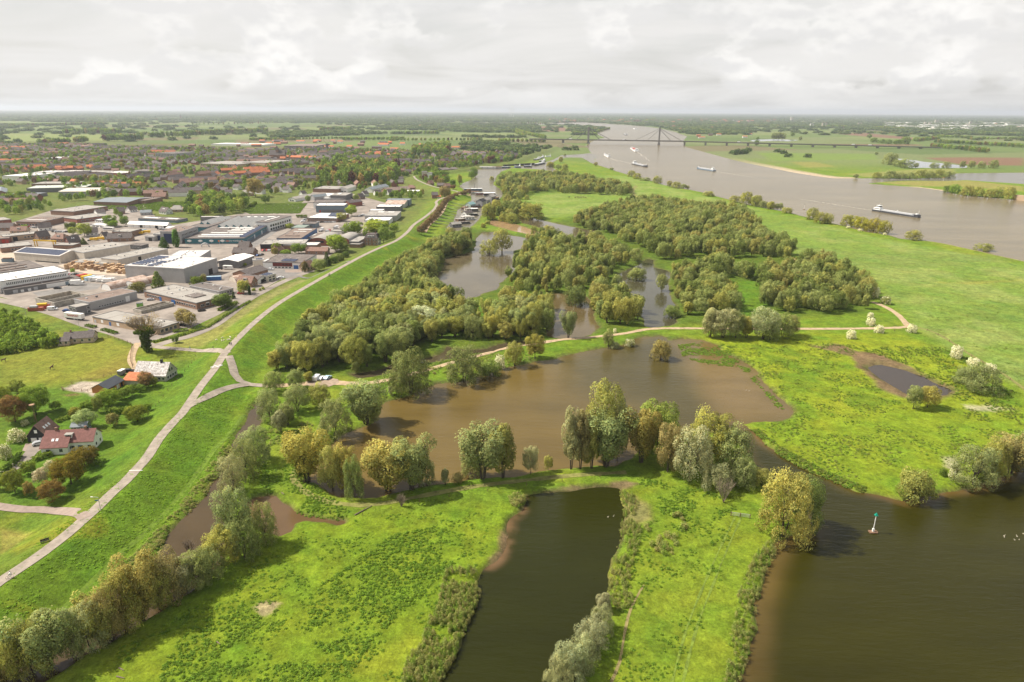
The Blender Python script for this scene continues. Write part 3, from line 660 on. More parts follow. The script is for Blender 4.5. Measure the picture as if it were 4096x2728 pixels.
M_RBROWN=mat('brown_roof',(0.22,0.165,0.135),0.95,0.2,0.25); M_RBLUE=mat('blue_grey_roof',(0.20,0.225,0.24),0.7,0.12,0.3); M_TILED=mat('dark_roof_tiles',(0.125,0.105,0.098),0.85,0.22,0.9); M_TILER=mat('red_roof_tiles',(0.50,0.17,0.075),0.85,0.2,0.9)
M_TILEB=mat('brown_roof_tiles',(0.25,0.15,0.115),0.85,0.2,0.9); M_RUST=mat('rusty_sheet',(0.42,0.22,0.13),0.8,0.25,0.35,col2=(0.66,0.55,0.47)); M_GLASS=mat('window_glass',(0.035,0.042,0.05),0.08,0.2,0.6,spec=0.8); M_SOLAR=mat('solar_cells',(0.03,0.038,0.075),0.15,0.2,0.7,spec=0.7)
M_SKYL=mat('skylight_sheet',(0.86,0.84,0.78),0.5,0.06,0.5); M_DARK=mat('dark_opening',(0.03,0.028,0.027),0.9,0.2,0.6); M_CONC=mat('stained_concrete',(0.36,0.33,0.28),0.95,0.3,0.6); M_BLACKW=mat('black_boards',(0.03,0.03,0.032),0.7,0.2,1.0)
M_REDD=mat('red_paint',(0.45,0.05,0.035),0.5,0.1,0.8); M_YELL=mat('yellow_paint',(0.75,0.47,0.03),0.5,0.1,0.8); M_WINW=mat('white_frame',(0.8,0.8,0.78),0.5,0.04,1.0); M_SILVER=mat('grey_metal',(0.45,0.45,0.45),0.4,0.1,0.8)
M_DKRED=mat('oxblood_facade',(0.16,0.035,0.03),0.7,0.12,0.8); M_GREENR=mat('green_grey_roof',(0.22,0.27,0.23),0.8,0.12,0.3); M_ORANGEW=mat('orange_boards',(0.52,0.22,0.075),0.75,0.15,1.0,stretch=(0.4,0.4,6.0)); M_BLUED=mat('blue_door',(0.04,0.12,0.32),0.5,0.1,0.8)
M_SPECK=mat('flaking_roof',(0.30,0.24,0.20),0.85,0.3,1.3,col2=(0.86,0.82,0.78))
UNIT=MB().box(0,0,0,1,1,1).mesh('unit')      # shared by small box-shaped parts
_boxes={}
def ubox(name,parent,x0,y0,z0,x1,y1,z1,m):
 """a box-shaped part: shares one mesh per material"""
 if m.name not in _boxes:
  me=UNIT.copy(); me.name='box_'+m.name; me.materials.append(m); _boxes[m.name]=me
 o=bpy.data.objects.new(name,_boxes[m.name]); COL.objects.link(o); o.parent=parent
 o.location=(x0,y0,z0); o.scale=(max(x1-x0,1e-3),max(y1-y0,1e-3),max(z1-z0,1e-3)); return o
def side_box(name,root,side,w,d,a,b,z0,z1,m,proud=0.07):
 if side=='f': return ubox(name,root,a*w,-proud,z0,b*w,0.05,z1,m)
 if side=='b': return ubox(name,root,a*w,d-0.05,z0,b*w,d+proud,z1,m)
 if side=='r': return ubox(name,root,w-0.05,a*d,z0,w+proud,b*d,z1,m)
 return ubox(name,root,-proud,a*d,z0,0.05,b*d,z1,m)
def bld(name,label,fr,r0,r1,rb,h=None,yb=None,wall=None,roofm=None,roof='flat',rise=0.0,ridge='u',feats=(),cat='building',group=None,over=0.15):
 if h is None:
  G=gz(fr,r1[0],yb,LAND); h=max(2.2,height_at(G,src(fr,*r1)[1]))
 zt=LAND+h
 A,B,Cc=gz(fr,*r0,zt),gz(fr,*r1,zt),gz(fr,*rb,zt)
 u=(B-A); w=u.length; u.normalize(); v=Vector((-u.y,u.x,0)); d=(Cc-B).dot(v)
 if d<0: d=-d
 d=max(d,2.0)
 root=empty(name,(A.x,A.y,LAND),math.atan2(u.y,u.x),label,cat,group)
 wm_,rm=wall or M_GREYP,roofm or M_RGREY
 if roof=='flat':
  MB().box(0,0,-0.3,w,d,h).build('wall',wm_,root)
  rf=MB().box(-over,-over,h,w+over,d+over,h+0.22).build('roof',rm,root)
  edge=MB()
  for q in ((-over-.02,-over-.02,w+over+.02,-over+.22),(-over-.02,d+over-.22,w+over+.02,d+over+.02),(-over-.02,-over+.22,-over+.22,d+over-.22),(w+over-.22,-over+.22,w+over+.02,d+over-.22)):
   edge.box(q[0],q[1],h-0.12,q[2],q[3],h+0.42)
  edge.build('roof_edge',M_SILVER if wm_ in (M_GREYP,M_BEIGE) else M_GREYD,root)
 elif roof=='gable':
  if ridge=='u':
   MB().prism([(0,-0.3),(d,-0.3),(d,h),(d/2,h+rise),(0,h)],0,w,'x').build('wall',wm_,root)
   o=0.35; k=rise/(d/2)
   rf=MB().prism([(-o,h-o*k),(d/2,h+rise),(d+o,h-o*k),(d+o,h-o*k+.22),(d/2,h+rise+.22),(-o,h-o*k+.22)],-o,w+o,'x').build('roof',rm,root)
  else:
   MB().prism([(0,-0.3),(w,-0.3),(w,h),(w/2,h+rise),(0,h)],0,d,'y').build('wall',wm_,root)
   o=0.35; k=rise/(w/2)
   rf=MB().prism([(-o,h-o*k),(w/2,h+rise),(w+o,h-o*k),(w+o,h-o*k+.22),(w/2,h+rise+.22),(-o,h-o*k+.22)],-o,d+o,'y').build('roof',rm,root)
 elif roof=='vault':
  n=12; span=d if ridge=='u' else w
  pr=[(0,-0.3),(span,-0.3)]+[(span/2+span/2*math.cos(math.pi*i/n),h+rise*math.sin(math.pi*i/n)) for i in range(n+1)]
  MB().prism(pr,0.15,(w if ridge=='u' else d)-0.15,'x' if ridge=='u' else 'y').build('wall',wm_,root)
  o=[(span/2+(span/2+.2)*math.cos(math.pi*i/n),h+(rise+.2)*math.sin(math.pi*i/n)) for i in range(n+1)]
  i_=[(span/2+(span/2+.02)*math.cos(math.pi*i/n),h+(rise+.02)*math.sin(math.pi*i/n)) for i in range(n,-1,-1)]
  mbv=MB(); L_=(w if ridge=='u' else d)
  for i in range(n):
   a,b=o[i],o[i+1]; c_,e_=i_[n-i-1],i_[n-i]
   mbv.prism([a,b,c_,e_],0,L_,'x' if ridge=='u' else 'y')
  rf=mbv.build('roof',rm,root)
 for f in feats:
  t=f[0]
  if t=='pan':
   n=f[2]; L_=w if f[1] in 'fb' else d
   for i in range(n): side_box('cladding_panel',root,f[1],w,d,i/n+0.06/L_,(i+1)/n-0.06/L_,0.1,h-0.15,f[3] if len(f)>3 else wm_,0.06)
  elif t=='win':
   _,s,n,a,b,z0,z1=f[:7]; gm=f[7] if len(f)>7 else M_GLASS; pr_=0.11
   for i in range(n):
    q0=a+(b-a)*(i+0.14)/n; q1=a+(b-a)*(i+0.86)/n; L_=w if s in 'fb' else d
    fr_=side_box('window',root,s,w,d,q0,q1,z0*h,z1*h,M_WINW,pr_-0.03)
    e=0.09/L_; side_box('pane',root,s,w,d,q0+e,q1-e,z0*h+.09,z1*h-.09,gm,pr_)
  elif t=='door': side_box('door',root,f[1],w,d,f[2],f[3],0.02,f[4]*h,f[5],0.13)
  elif t=='band': side_box(f[7] if len(f)>7 else 'fascia',root,f[1],w,d,f[2],f[3],f[4]*h,f[5]*h,f[6],0.09)
  elif t=='sky': ubox('skylight',root,f[1]*w,f[2]*d,h+0.2,f[3]*w,f[4]*d,h+0.75,f[5] if len(f)>5 else M_SKYL)
  elif t=='sol':
   _,a,b,c_,e_,nx,ny=f
   for i in range(nx):
    for j in range(ny):
     x0=(a+(c_-a)*i/nx)*w; x1=(a+(c_-a)*(i+0.93)/nx)*w; y0=(b+(e_-b)*j/ny)*d; y1=(b+(e_-b)*(j+0.62)/ny)*d
     ubox('solar_panel',root,x0,y0,h+0.5,x1,y1,h+0.58,M_SOLAR).rotation_euler=(R(10),0,0)
  elif t=='slope':           # solar panels lying on the front slope of a u gable
   _,a,b,nx,ny=f; k=math.atan2(rise,d/2); Ls=math.hypot(rise,d/2)
   for i in range(nx):
    for j in range(ny):
     x0=(a+(b-a)*i/nx)*w; x1=(a+(b-a)*(i+0.96)/nx)*w; s0=Ls*(0.06+0.88*j/ny); s1=Ls*(0.06+0.88*(j+0.95)/ny)
     o=ubox('solar_panel',root,x0,s0*math.cos(k),h+s0*math.sin(k)+0.3,x1,s0*math.cos(k)+(s1-s0),h+s0*math.sin(k)+0.36,M_SOLAR); o.rotation_euler=(k,0,0)
  elif t=='vent':
   for i in range(f[1]):
    x=random.uniform(.1,.9)*w; y=random.uniform(.15,.85)*d; s=random.uniform(0.5,1.0); ubox('roof_vent',root,x,y,h+.2,x+s,y+s,h+.2+random.uniform(.4,.9),random.choice([M_SKYL,M_SILVER,M_RLIGHT]))
  elif t=='saw':             # roof monitors running into the depth
   _,a,b,c_,e_,n=f
   for i in range(n):
    x0=(a+(c_-a)*i/n)*w; x1=(a+(c_-a)*(i+0.72)/n)*w; pk=x0+(x1-x0)*0.34
    mo=MB().prism([(x0,h+.2),(x1,h+.2),(pk,h+2.6)],b*d,e_*d,'y').build('roof_monitor',M_GREYD if i % 9<9 else M_RGREY,root)
    g=MB(); k_=0.06; g.add([(x0-k_,b*d+.2,h+.3),(pk-k_,b*d+.2,h+2.55),(pk-k_,e_*d-.2,h+2.55),(x0-k_,e_*d-.2,h+.3)],[(0,1,2,3),(3,2,1,0)]);
    s_=MB().prism([(x1+.05,h+.25),(pk+.05,h+2.66),(pk+.15,h+2.66),(x1+.2,h+.25)],b*d+.1,e_*d-.1,'y').build('monitor_sheet',mat('monitor_sheet',(0.42,0.41,0.38),0.7,0.15,0.5),mo)
    MB().prism([(x0+.3,h+.3),(x1-.4,h+.3),(pk,h+2.3)],b*d-.06,b*d+.04,'y').build('monitor_end',M_TEAL,mo)
 if roof=='flat':
  for i in range(min(7,int(w*d/140))):
   x=random.uniform(.06,.9)*w; y=random.uniform(.1,.85)*d; q=random.uniform(.4,1.1); ubox('roof_vent',root,x,y,h+.2,x+q,y+q,h+.3+random.uniform(.3,.9),random.choice([M_SILVER,M_RLIGHT,M_GREYD]))
  for i in range(1,int(w/9)): ubox('roof_seam',root,w*i/int(w/9)-.12,.3,h+.2,w*i/int(w/9)+.12,d-.3,h+.25,M_RGREY if rm is not M_RGREY else M_RBROWN)
 root['wd']=(w,d,h)
 return root,w,d,h
def text_on(root,txt,x,y,z,size,m,rx=90,rz=0,name='lettering'):
 c=bpy.data.curves.new(name,'FONT'); c.body=txt; c.size=size; c.extrude=0.03; c.align_x='CENTER'; c.align_y='CENTER'
 o=bpy.data.objects.new(name,c); COL.objects.link(o); dg=bpy.context.evaluated_depsgraph_get(); me=bpy.data.meshes.new_from_object(o.evaluated_get(dg))
 bpy.data.objects.remove(o); me.materials.clear(); me.materials.append(m)
 q=link(name,me,None,root); q.location=(x,y,z); q.rotation_euler=(R(rx),0,R(rz)); return q
bld('warehouse','big flat grey cladded warehouse with solar panels and skylights beside the tunnel sheds','T',(-9,1031),(920,1085),(1428,915),yb=1310,wall=M_GREYP,roofm=M_RLIGHT,
 feats=[('pan','f',9),('pan','r',8),('door','r',.70,.82,.42,M_DARK)]+[('sky',x,y,x+.15,y+.06) for x,y in ((.1,.12),(.12,.52),(.3,.18),(.33,.6),(.5,.2),(.52,.62),(.66,.15),(.68,.55),(.78,.35),(.86,.12))]+[('sol',.05,.1,.26,.9,1,8),('sol',.27,.1,.30,.5,1,4),('sol',.46,.1,.49,.9,1,7),('sol',.35,.05,.46,.5,1,4)])
bld('warehouse','light roofed grey extension behind the big grey warehouse','T',(660,905),(1170,897),(1527,788),h=8.6,wall=M_GREYP,roofm=M_RLIGHT,feats=[('pan','r',3),('sky',.3,.1,.36,.9)])
bld('workshop_hall','grey hall with a low white gable roof beside the camper van','T',(1468,955),(1772,968),(2035,873),yb=1075,wall=M_GREYD,roofm=M_RWHITE,roof='gable',rise=1.3,ridge='v',feats=[('pan','f',6),('pan','r',6)])
fac,fw,fd,fh=bld('factory','long teal factory with skylight strips, saw-tooth monitors and a company name','T',(935,608),(1870,605),(2400,250),yb=692,wall=M_TEAL,roofm=M_RBITU,
 feats=[('sky',.16,.055,.90,.075),('sky',.16,.115,.90,.14),('sky',.25,.19,.55,.21),('sky',.57,.19,.88,.21),('sky',.48,.255,.86,.275),('sky',.50,.315,.66,.335),('sky',.70,.315,.86,.335),('sky',.52,.37,.88,.39),('sky',.20,.41,.55,.43),('sky',.57,.41,.80,.43),
           ('saw',.12,.45,.80,.88,5),('sol',.88,.04,.99,.60,4,16),('sol',.30,.08,.88,.11,14,1),('sky',.25,.91,.6,.94),('sky',.62,.91,.95,.94),('band','r',.02,.58,.05,.30,M_BLUEG),('band','f',.0,1,.0,.12,M_GREYP),('door','f',.91,.99,.62,M_WHITEW),('door','r',.36,.38,.7,M_WHITEW),('door','r',.20,.22,.7,M_WHITEW),
           ('win','r',7,.40,.58,.36,.62),('win','r',9,.05,.19,.36,.55),('vent',8)])
for i in range(4):
 x=fw*(0.075+0.185*i); z=fh*0.62
 ubox('wall_emblem',fac,x-.35,-.12,fh*.2,x+.35,.05,fh*.95,mat('emblem_blue',(0.16,0.30,0.36),0.6,0.08))
 o=MB().ball((0,0,0),2.0,0.12,1.0,14,6).build('wall_emblem',M_WHITE,fac); o.location=(x,-.16,z)
text_on(fac,'VAN WAMEL',fw*.82,-.12,fh*.58,1.75,M_WHITE)
o=MB().ball((0,0,0),1.6,0.1,0.75,12,6).build('wall_logo',mat('logo_red',(0.35,0.06,0.04),.6,.1),fac); o.location=(fw*.715,-.14,fh*.58); ubox('wall_logo',fac,fw*.715-1.9,-.28,fh*.58-.14,fw*.715+1.9,-.1,fh*.58+.14,M_WHITE)
bld('office_block','white office wing at the far end of the teal factory','U',(90,742),(285,750),(460,640),h=8.6,wall=M_WHITEW,roofm=M_RBITU,feats=[('win','r',9,.05,.95,.45,.72),('win','r',9,.05,.95,.05,.32,M_DARK),('win','f',4,.1,.9,.45,.7),('sky',.3,.2,.42,.8)])
bld('factory_wing','low dark wing left of the teal factory with two roof monitors','T',(985,425),(1290,432),(1640,262),h=5.4,wall=M_TEAL,roofm=M_RBITU,feats=[('saw',.12,.25,.8,.85,2)])
bld('storage_shed','long narrow shed with a pale beige roof left of the teal factory','T',(735,448),(838,415),(1270,246),h=5.6,wall=M_BRICK,roofm=M_RLIGHT,roof='gable',rise=1.0,ridge='v')
bld('storage_shed','narrow shed with a pale roof closing the factory yard at the back','T',(1180,270),(1520,268),(1540,256),h=5.0,wall=M_GREYD,roofm=M_RLIGHT)
bld('office_block','grey office hall with huge navy doors and window strips behind the poplars','T',(548,497),(868,502),(1122,414),yb=690,wall=M_GREYP,roofm=M_RBROWN,feats=[('door','f',.16,.82,.84,M_NAVY),('win','r',12,.04,.96,.62,.80),('win','r',12,.04,.96,.25,.45),('vent',4)])
bld('garage','grey garage with a navy roller door left of the office hall','T',(442,535),(552,540),(640,505),h=5.5,wall=M_GREYP,roofm=M_RGREY,feats=[('door','f',.3,.95,.8,M_NAVY)])
bld('garage','low grey garage with an open dark door','T',(312,575),(445,580),(520,548),h=4.0,wall=M_GREYP,roofm=M_RGREY,feats=[('door','f',.4,.8,.75,M_DARK)])
bld('tent_hall','white canvas storage hall with open bays','T',(38,378),(655,402),(785,386),yb=452,wall=M_WHITEW,roofm=mat('white_canvas',(0.85,0.80,0.74),.7,.05,.3),roof='gable',rise=2.4,ridge='u',feats=[('door','f',.31,.38,.85,M_DARK),('door','f',.70,.77,.85,M_DARK),('door','f',.92,.99,.85,M_DARK)]+[('band','f',i/7-.002,i/7+.002,.0,1.0,M_GREYD,'wall_seam') for i in range(1,7)])
bld('storage_shed','dark low building with white roof lights behind the canvas hall','T',(205,292),(800,326),(957,288),yb=362,wall=M_BLUEG,roofm=M_RBITU,feats=[('sky',.02,.3,.45,.55,M_RWHITE),('sky',.6,.4,.92,.6,M_RWHITE),('win','r',5,.1,.9,.3,.6)])
bld('warehouse','beige concrete hall with a field of solar panels on its gable roof','S',(215,430),(935,488),(1308,408),yb=605,wall=M_BEIGE,roofm=M_RLIGHT,roof='gable',rise=2.3,ridge='u',feats=[('pan','f',8),('pan','r',4),('slope',.03,.97,14,5),('door','f',.45,.96,.14,M_DARK)])
bld('warehouse','long beige concrete hall running back from the solar roofed hall','S',(1315,437),(2037,312),(1915,245),h=7.2,wall=M_BEIGE,roofm=M_RGREY,feats=[('pan','f',12),('pan','r',3)])
bld('office_block','dark office with a rounded end at the tip of the long beige hall','S',(2040,318),(2215,330),(2255,298),yb=392,wall=M_GREYD,roofm=M_RBITU,roof='flat',feats=[('win','f',6,.1,.9,.45,.7)])
bld('warehouse','low beige hall with a wide grey roof along the street','E',(1110,447),(1580,345),(1430,328),h=5.4,wall=M_BEIGE,roofm=M_RGREY,feats=[('pan','f',14),('door','f',.38,.44,.8,M_DARK),('vent',3)])
bld('warehouse','low beige shed beside the stacked pallets','S',(1115,575),(1622,612),(1895,548),yb=660,wall=M_BEIGE,roofm=M_RGREY,feats=[('pan','f',6)])
bld('warehouse','hall with a brilliant white roof and a strip of windows','S',(-60,902),(1062,728),(775,658),h=7.6,wall=M_WHITEW,roofm=M_RWHITE,feats=[('win','f',34,.12,.97,.62,.84),('sky',.25,.3,.85,.4)])
bld('workshop_hall','dark roofed hall with grey and white front doors below the white roof','S',(60,1030),(1272,842),(1095,790),yb=905,wall=M_GREYD,roofm=M_RBITU,feats=[('band','f',.53,.995,.0,.97,M_WHITEW,'white_front'),('door','f',.105,.165,.75,M_SILVER),('door','f',.20,.24,.6,M_WHITEW),('door','f',.29,.33,.6,M_WHITEW),('door','f',.365,.415,.75,M_SILVER),('door','f',.78,.825,.85,M_BLUEG),('door','f',.86,.905,.85,M_BLUEG),('sky',.03,.35,.93,.42,M_RBROWN),('sky',.06,.7,.85,.78,M_RBROWN)])
bld('storage_shed','dark brown roofed sheds at the left edge behind the white roof','S',(-80,770),(690,658),(350,578),h=4.6,wall=M_GREYD,roofm=M_RBITU,feats=[('sky',.02,.2,.72,.25,M_RBROWN),('sky',.05,.5,.8,.55,M_RBROWN),('sky',.1,.8,.7,.84,M_RBROWN)])
bld('warehouse','long grey hall with a brown flat roof facing the street','S',(1162,1168),(1402,1221),(2182,1056),yb=1345,wall=M_GREYP,roofm=M_RBROWN,feats=[('pan','r',7),('pan','f',2),('door','r',.74,.83,.72,M_WHITEW),('win','r',10,.16,.70,.16,.36)])
bld('office_cabin','dark two storey office cabin in front of the long grey hall','S',(1074,1272),(1195,1302),(1408,1252),yb=1432,wall=M_GREYD,roofm=M_RGREY,feats=[('win','f',2,.05,.95,.58,.9),('win','f',2,.05,.95,.12,.4),('win','r',1,.7,1.,.58,.88),('win','r',1,.7,1.,.1,.42),('win','r',1,.3,.52,.05,.35)])
def bunker(label,fr,r0,r1,rb,h):
 A,B,Cc=gz(fr,*r0,LAND+h),gz(fr,*r1,LAND+h),gz(fr,*rb,LAND+h); u=(B-A); w=u.length; u.normalize(); v=Vector((-u.y,u.x,0)); d=abs((Cc-B).dot(v))
 rt=empty('concrete_bunker',(A.x,A.y,LAND),math.atan2(u.y,u.x),label,'storage bay'); t=.5
 for q in ((0,0,w,t),(0,t,t,d),(w-t,t,w,d),(t,d-t,w-t,d)): MB().box(q[0],q[1],-.2,q[2],q[3],h).build('wall',M_CONC,rt)
 MB().box(w*.45,t,0,w*.45+t,d-t,h*.8).build('divider',M_CONC,rt); MB().box(t+.02,t+.02,0.05,w*.44,d-t-.02,0.35).build('stored_sand',M_TRACK,rt)
 return rt
bunker('open stained concrete storage bays between the halls','S',(548,1142),(842,1218),(1500,1120),3.2)
bunker('low concrete bay of pale sand beside the green skip','E',(1250,905),(1330,925),(1640,850),2.0)
bld('tunnel_shed','left rusty half-round tunnel shed with a white front','S',(1590,985),(1735,1012),(2310,870),h=1.2,wall=M_WHITEW,roofm=M_RUST,roof='vault',rise=3.4,ridge='v')
bld('tunnel_shed','right rusty half-round tunnel shed behind the big bush','S',(1965,950),(2110,975),(2660,870),h=1.2,wall=M_WHITEW,roofm=M_RUST,roof='vault',rise=3.6,ridge='v')
bld('brick_shed','brown brick shed at the far left beside the sandy yard','S',(10,365),(500,316),(345,272),h=4.0,wall=M_BRICK,roofm=M_RGREY,feats=[('win','f',6,.3,.95,.35,.7)])
bld('storage_shed','grey roofed shed above the yellow crane','S',(60,188),(655,128),(520,105),h=4.6,wall=M_BRICKY,roofm=M_RGREY,feats=[('door','f',.22,.34,.8,M_DARK),('win','f',5,.5,.95,.4,.7)])
bld('garage','shed with bright red doors at the left edge','S',(-120,225),(135,210),(110,185),h=4.2,wall=M_BRICKR,roofm=M_RBROWN,feats=[('door','f',.55,.75,.8,M_REDD),('door','f',.80,.96,.7,M_REDD)])
bld('brick_hall','tan brick flat roofed hall behind the ivy covered tree','E',(872,985),(1480,1102),(1690,1038),yb=1155,wall=M_BRICKY,roofm=M_RGREY,feats=[('door','f',.26,.29,.7,M_BLUED),('door','f',.02,.05,.6,M_SILVER),('band','f',.13,.165,.25,.8,M_WHITE,'sign_board'),('band','f',.38,.42,.25,.8,M_WHITE,'sign_board'),('pan','f',14,M_BRICKY),('win','r',4,.1,.9,.2,.8),('vent',4)])
bld('brick_hall','long brick workshop with a mossy flat roof beside the dike street','E',(1355,742),(1850,857),(2085,777),yb=917,wall=M_BRICK,roofm=M_RGREY,feats=[('win','f',9,.58,.98,.3,.65),('win','f',8,.05,.30,.35,.7),('door','f',.53,.60,.7,M_BLUED),('door','f',.30,.34,.7,M_BLUED),('win','r',5,.1,.95,.25,.65),('band','r',.3,.42,.35,.8,M_WHITE,'sign_board'),('sky',.62,.3,.8,.7,M_RBITU),('vent',9)])
bld('office_block','small flat grey building behind the brick workshop','E',(1785,692),(2065,748),(2182,712),yb=790,wall=M_GREYP,roofm=M_RBITU,feats=[('win','r',4,.1,.9,.3,.75),('win','f',4,.3,.9,.3,.7),('vent',3)])
# shops and halls by the dike
bld('showroom','white showroom with a dark red upper front and a blue roller door','V',(985,388),(1600,402),(1905,275),yb=497,wall=M_WHITEW,roofm=M_RBITU,feats=[('band','f',.25,.75,.38,1.02,M_DKRED,'red_front'),('door','f',.78,.90,.62,M_BLUED),('door','f',.05,.24,.75,M_WINW),('win','f',5,.28,.73,.1,.34),('win','f',3,.48,.73,.58,.78),('sol',.42,.10,.78,.38,9,3),('sky',.0,.0,.06,.3,M_RLIGHT)])
bld('workshop_hall','dark flat roofed hall with solar panels beside the red showroom','V',(830,362),(1000,350),(1360,300),h=5.0,wall=M_BEIGE,roofm=M_RGREY,feats=[('sol',.3,.3,.9,.8,3,6)])
bld('workshop_hall','brown brick gabled workshop in front of the red showroom','V',(510,560),(760,590),(955,490),h=4.0,wall=M_BRICK,roofm=M_TILED,roof='gable',rise=2.6,ridge='v',feats=[('door','f',.55,.72,.8,M_WINW),('door','f',.78,.9,.7,M_SILVER)])
bld('office_tower','little beige two storey office with solar panels on its roof','V',(930,598),(1052,612),(1108,560),yb=700,wall=M_BEIGE,roofm=M_RGREY,feats=[('win','f',2,.1,.9,.55,.85),('win','f',2,.1,.9,.08,.4),('win','r',2,.1,.9,.55,.85),('win','r',2,.1,.9,.08,.42),('sol',.1,.1,.9,.9,3,3)])
bld('storage_shed','long low shed with a dark roof left of the beige office','V',(610,640),(905,665),(935,598),h=3.0,wall=M_WHITEW,roofm=M_TILED,roof='gable',rise=1.6,ridge='u',feats=[('door','r',.3,.7,.8,M_DARK)])
bld('tunnel_shed','small rusty half-round shed by the brown roofed house','V',(452,655),(560,690),(640,600),h=0.8,wall=M_BEIGE,roofm=M_RUST,roof='vault',rise=2.8,ridge='v')
bld('factory','black fronted hall with a wide grey roof in front of the blue halls','U',(158,1094),(860,1082),(945,1012),yb=1178,wall=M_BLACKW,roofm=M_RGREY,feats=[('band','f',.0,.4,.0,.4,M_BRICKR),('sky',.35,.6,.9,.66,M_SKYL),('sky',.35,.3,.85,.36,M_SKYL),('vent',4)])
bld('brick_hall','brick building with a pale flat roof in front of the arched hall','U',(515,1105),(1048,1106),(1106,1060),yb=1192,wall=M_BRICK,roofm=M_RLIGHT,feats=[('win','f',4,.62,.98,.5,.75,M_DKRED),('win','f',1,.78,.88,.1,.35)])
bld('workshop_hall','blue walled hall with a brown flat roof','U',(418,997),(798,998),(1040,838),h=5.2,wall=M_BLUE,roofm=M_RBROWN,feats=[('sky',.25,.6,.8,.63),('sky',.3,.8,.9,.84),('sky',.2,.2,.8,.23,M_RBROWN),('band','f',.32,.36,.3,.9,M_WHITEW),('band','f',.9,.95,.3,.9,M_WHITEW)])
bld('workshop_hall','bright blue block beside the blue walled hall','U',(800,992),(988,998),(1092,918),yb=1035,wall=mat('bright_blue',(0.03,0.22,0.48),.5,.08),roofm=M_RBROWN,feats=[('sky',.45,.2,.55,.8)])
bld('arched_hall','left hall with a wide arched grey roof and brick front','U',(925,1045),(1215,1052),(1345,950),h=3.6,wall=M_BRICKR,roofm=M_RGREY,roof='vault',rise=3.4,ridge='v',feats=[('band','f',.35,.8,.75,1.25,M_GLASS,'window_band')])
bld('arched_hall','right hall with an arched grey roof behind the large green tree','U',(1330,1035),(1560,1040),(1630,950),h=3.6,wall=M_BRICKR,roofm=M_RGREY,roof='vault',rise=3.2,ridge='v')
bld('storage_shed','grey flat roofed shed left of the tall brick house','U',(1555,1048),(1705,1052),(1785,966),h=4.2,wall=M_GREYD,roofm=M_RGREY,feats=[('vent',2)])
bld('storage_shed','low grey shed in front of the tall brick house','U',(1560,1090),(1720,1095),(1770,1062),h=2.8,wall=M_BRICK,roofm=M_RGREY)
bld('workshop_hall','shed with a green-grey roof above the blue halls','U',(645,832),(848,834),(866,786),h=3.4,wall=M_GREENR,roofm=M_GREENR)
bld('workshop_hall','blue-grey block beside the green-grey roofed shed','U',(826,770),(1018,772),(1050,738),yb=832,wall=M_BLUEG,roofm=M_RBITU,feats=[('door','f',.6,.8,.6,M_GREYD)])
bld('office_block','two storey brick office with a white roof and rows of windows','U',(900,672),(1362,684),(1412,606),yb=744,wall=M_BRICK,roofm=M_RWHITE,feats=[('win','f',14,.03,.98,.58,.86),('win','f',14,.03,.98,.1,.36),('sol',.55,.3,.88,.85,6,1)])
bld('workshop_hall','blue-grey hall with a pale roof behind the white roofed office','U',(1030,482),(1478,482),(1530,446),yb=590,wall=M_BLUEG,roofm=M_RWHITE,feats=[('band','f',.2,.98,.05,.42,M_GREYD,'lean_to'),('door','f',.12,.17,.35,M_REDD)])
bld('workshop_hall','hall with a dark roof and white side wall behind the blue-grey hall','U',(992,437),(1462,432),(1560,388),h=6.5,wall=M_WHITEW,roofm=M_RBITU)
bld('workshop_hall','brick house-shaped workshop beside the dark roofed hall','U',(1480,430),(1560,440),(1600,395),h=5.0,wall=M_BRICKR,roofm=M_TILED,roof='gable',rise=2.5,ridge='v')
bld('warehouse','hall with a glaring white flat roof, left of a pair','U',(1047,332),(1240,335),(1285,292),yb=388,wall=M_WHITEW,roofm=M_RWHITE,feats=[('door','f',.2,.42,.5,M_DARK)])
bld('warehouse','hall with a glaring white flat roof, right of a pair','U',(1150,368),(1490,370),(1505,330),yb=395,wall=M_GREYP,roofm=M_RWHITE)
bld('warehouse','hall with a grey roof behind the pair of white roofs','U',(1260,322),(1500,325),(1520,280),h=6.0,wall=M_GREYD,roofm=M_RGREY,feats=[('sky',.3,.3,.45,.7)])
bld('warehouse','long grey flat roofed hall near the foot of the dike','U',(1800,640),(2298,642),(2330,572),h=5.6,wall=M_GREYP,roofm=M_RGREY,feats=[('sky',.3,.65,.5,.8),('sky',.62,.65,.82,.8)])
bld('warehouse','white roofed front hall below the long grey hall at the dike','U',(1795,715),(2180,718),(2190,668),h=4.0,wall=M_WHITEW,roofm=M_RWHITE,feats=[('win','f',8,.05,.95,.3,.7)])
bld('warehouse','tall blue-grey box hall near the foot of the dike','U',(2082,520),(2330,522),(2350,495),yb=570,wall=M_BLUEG,roofm=M_RLIGHT)
bld('warehouse','white roofed hall behind the tall blue-grey box hall','U',(1980,500),(2355,502),(2362,468),h=5.5,wall=M_GREYD,roofm=M_RWHITE)
bld('workshop_hall','hall with a patched rust-red and white roof near the dike','U',(2115,455),(2420,458),(2480,398),h=4.8,wall=M_SILVER,roofm=M_RUST,roof='gable',rise=2.2,ridge='u')
bld('warehouse','hall with a blue-grey roof behind the rusty one','U',(2135,395),(2500,398),(2520,372),h=6.5,wall=M_BLUEG,roofm=M_RBLUE)
bld('storage_shed','low white shed among the parked trucks','U',(1265,885),(1438,888),(1450,860),yb=915,wall=M_WHITEW,roofm=M_RGREY)
bld('storage_shed','low pale shed left of the tall street trees','U',(1410,830),(1590,835),(1610,770),h=3.6,wall=M_WHITEW,roofm=M_RLIGHT)
bld('storage_shed','white container office beside the dike foot trees','U',(1870,560),(2080,562),(2085,538),h=3.6,wall=M_WHITEW,roofm=M_RWHITE)
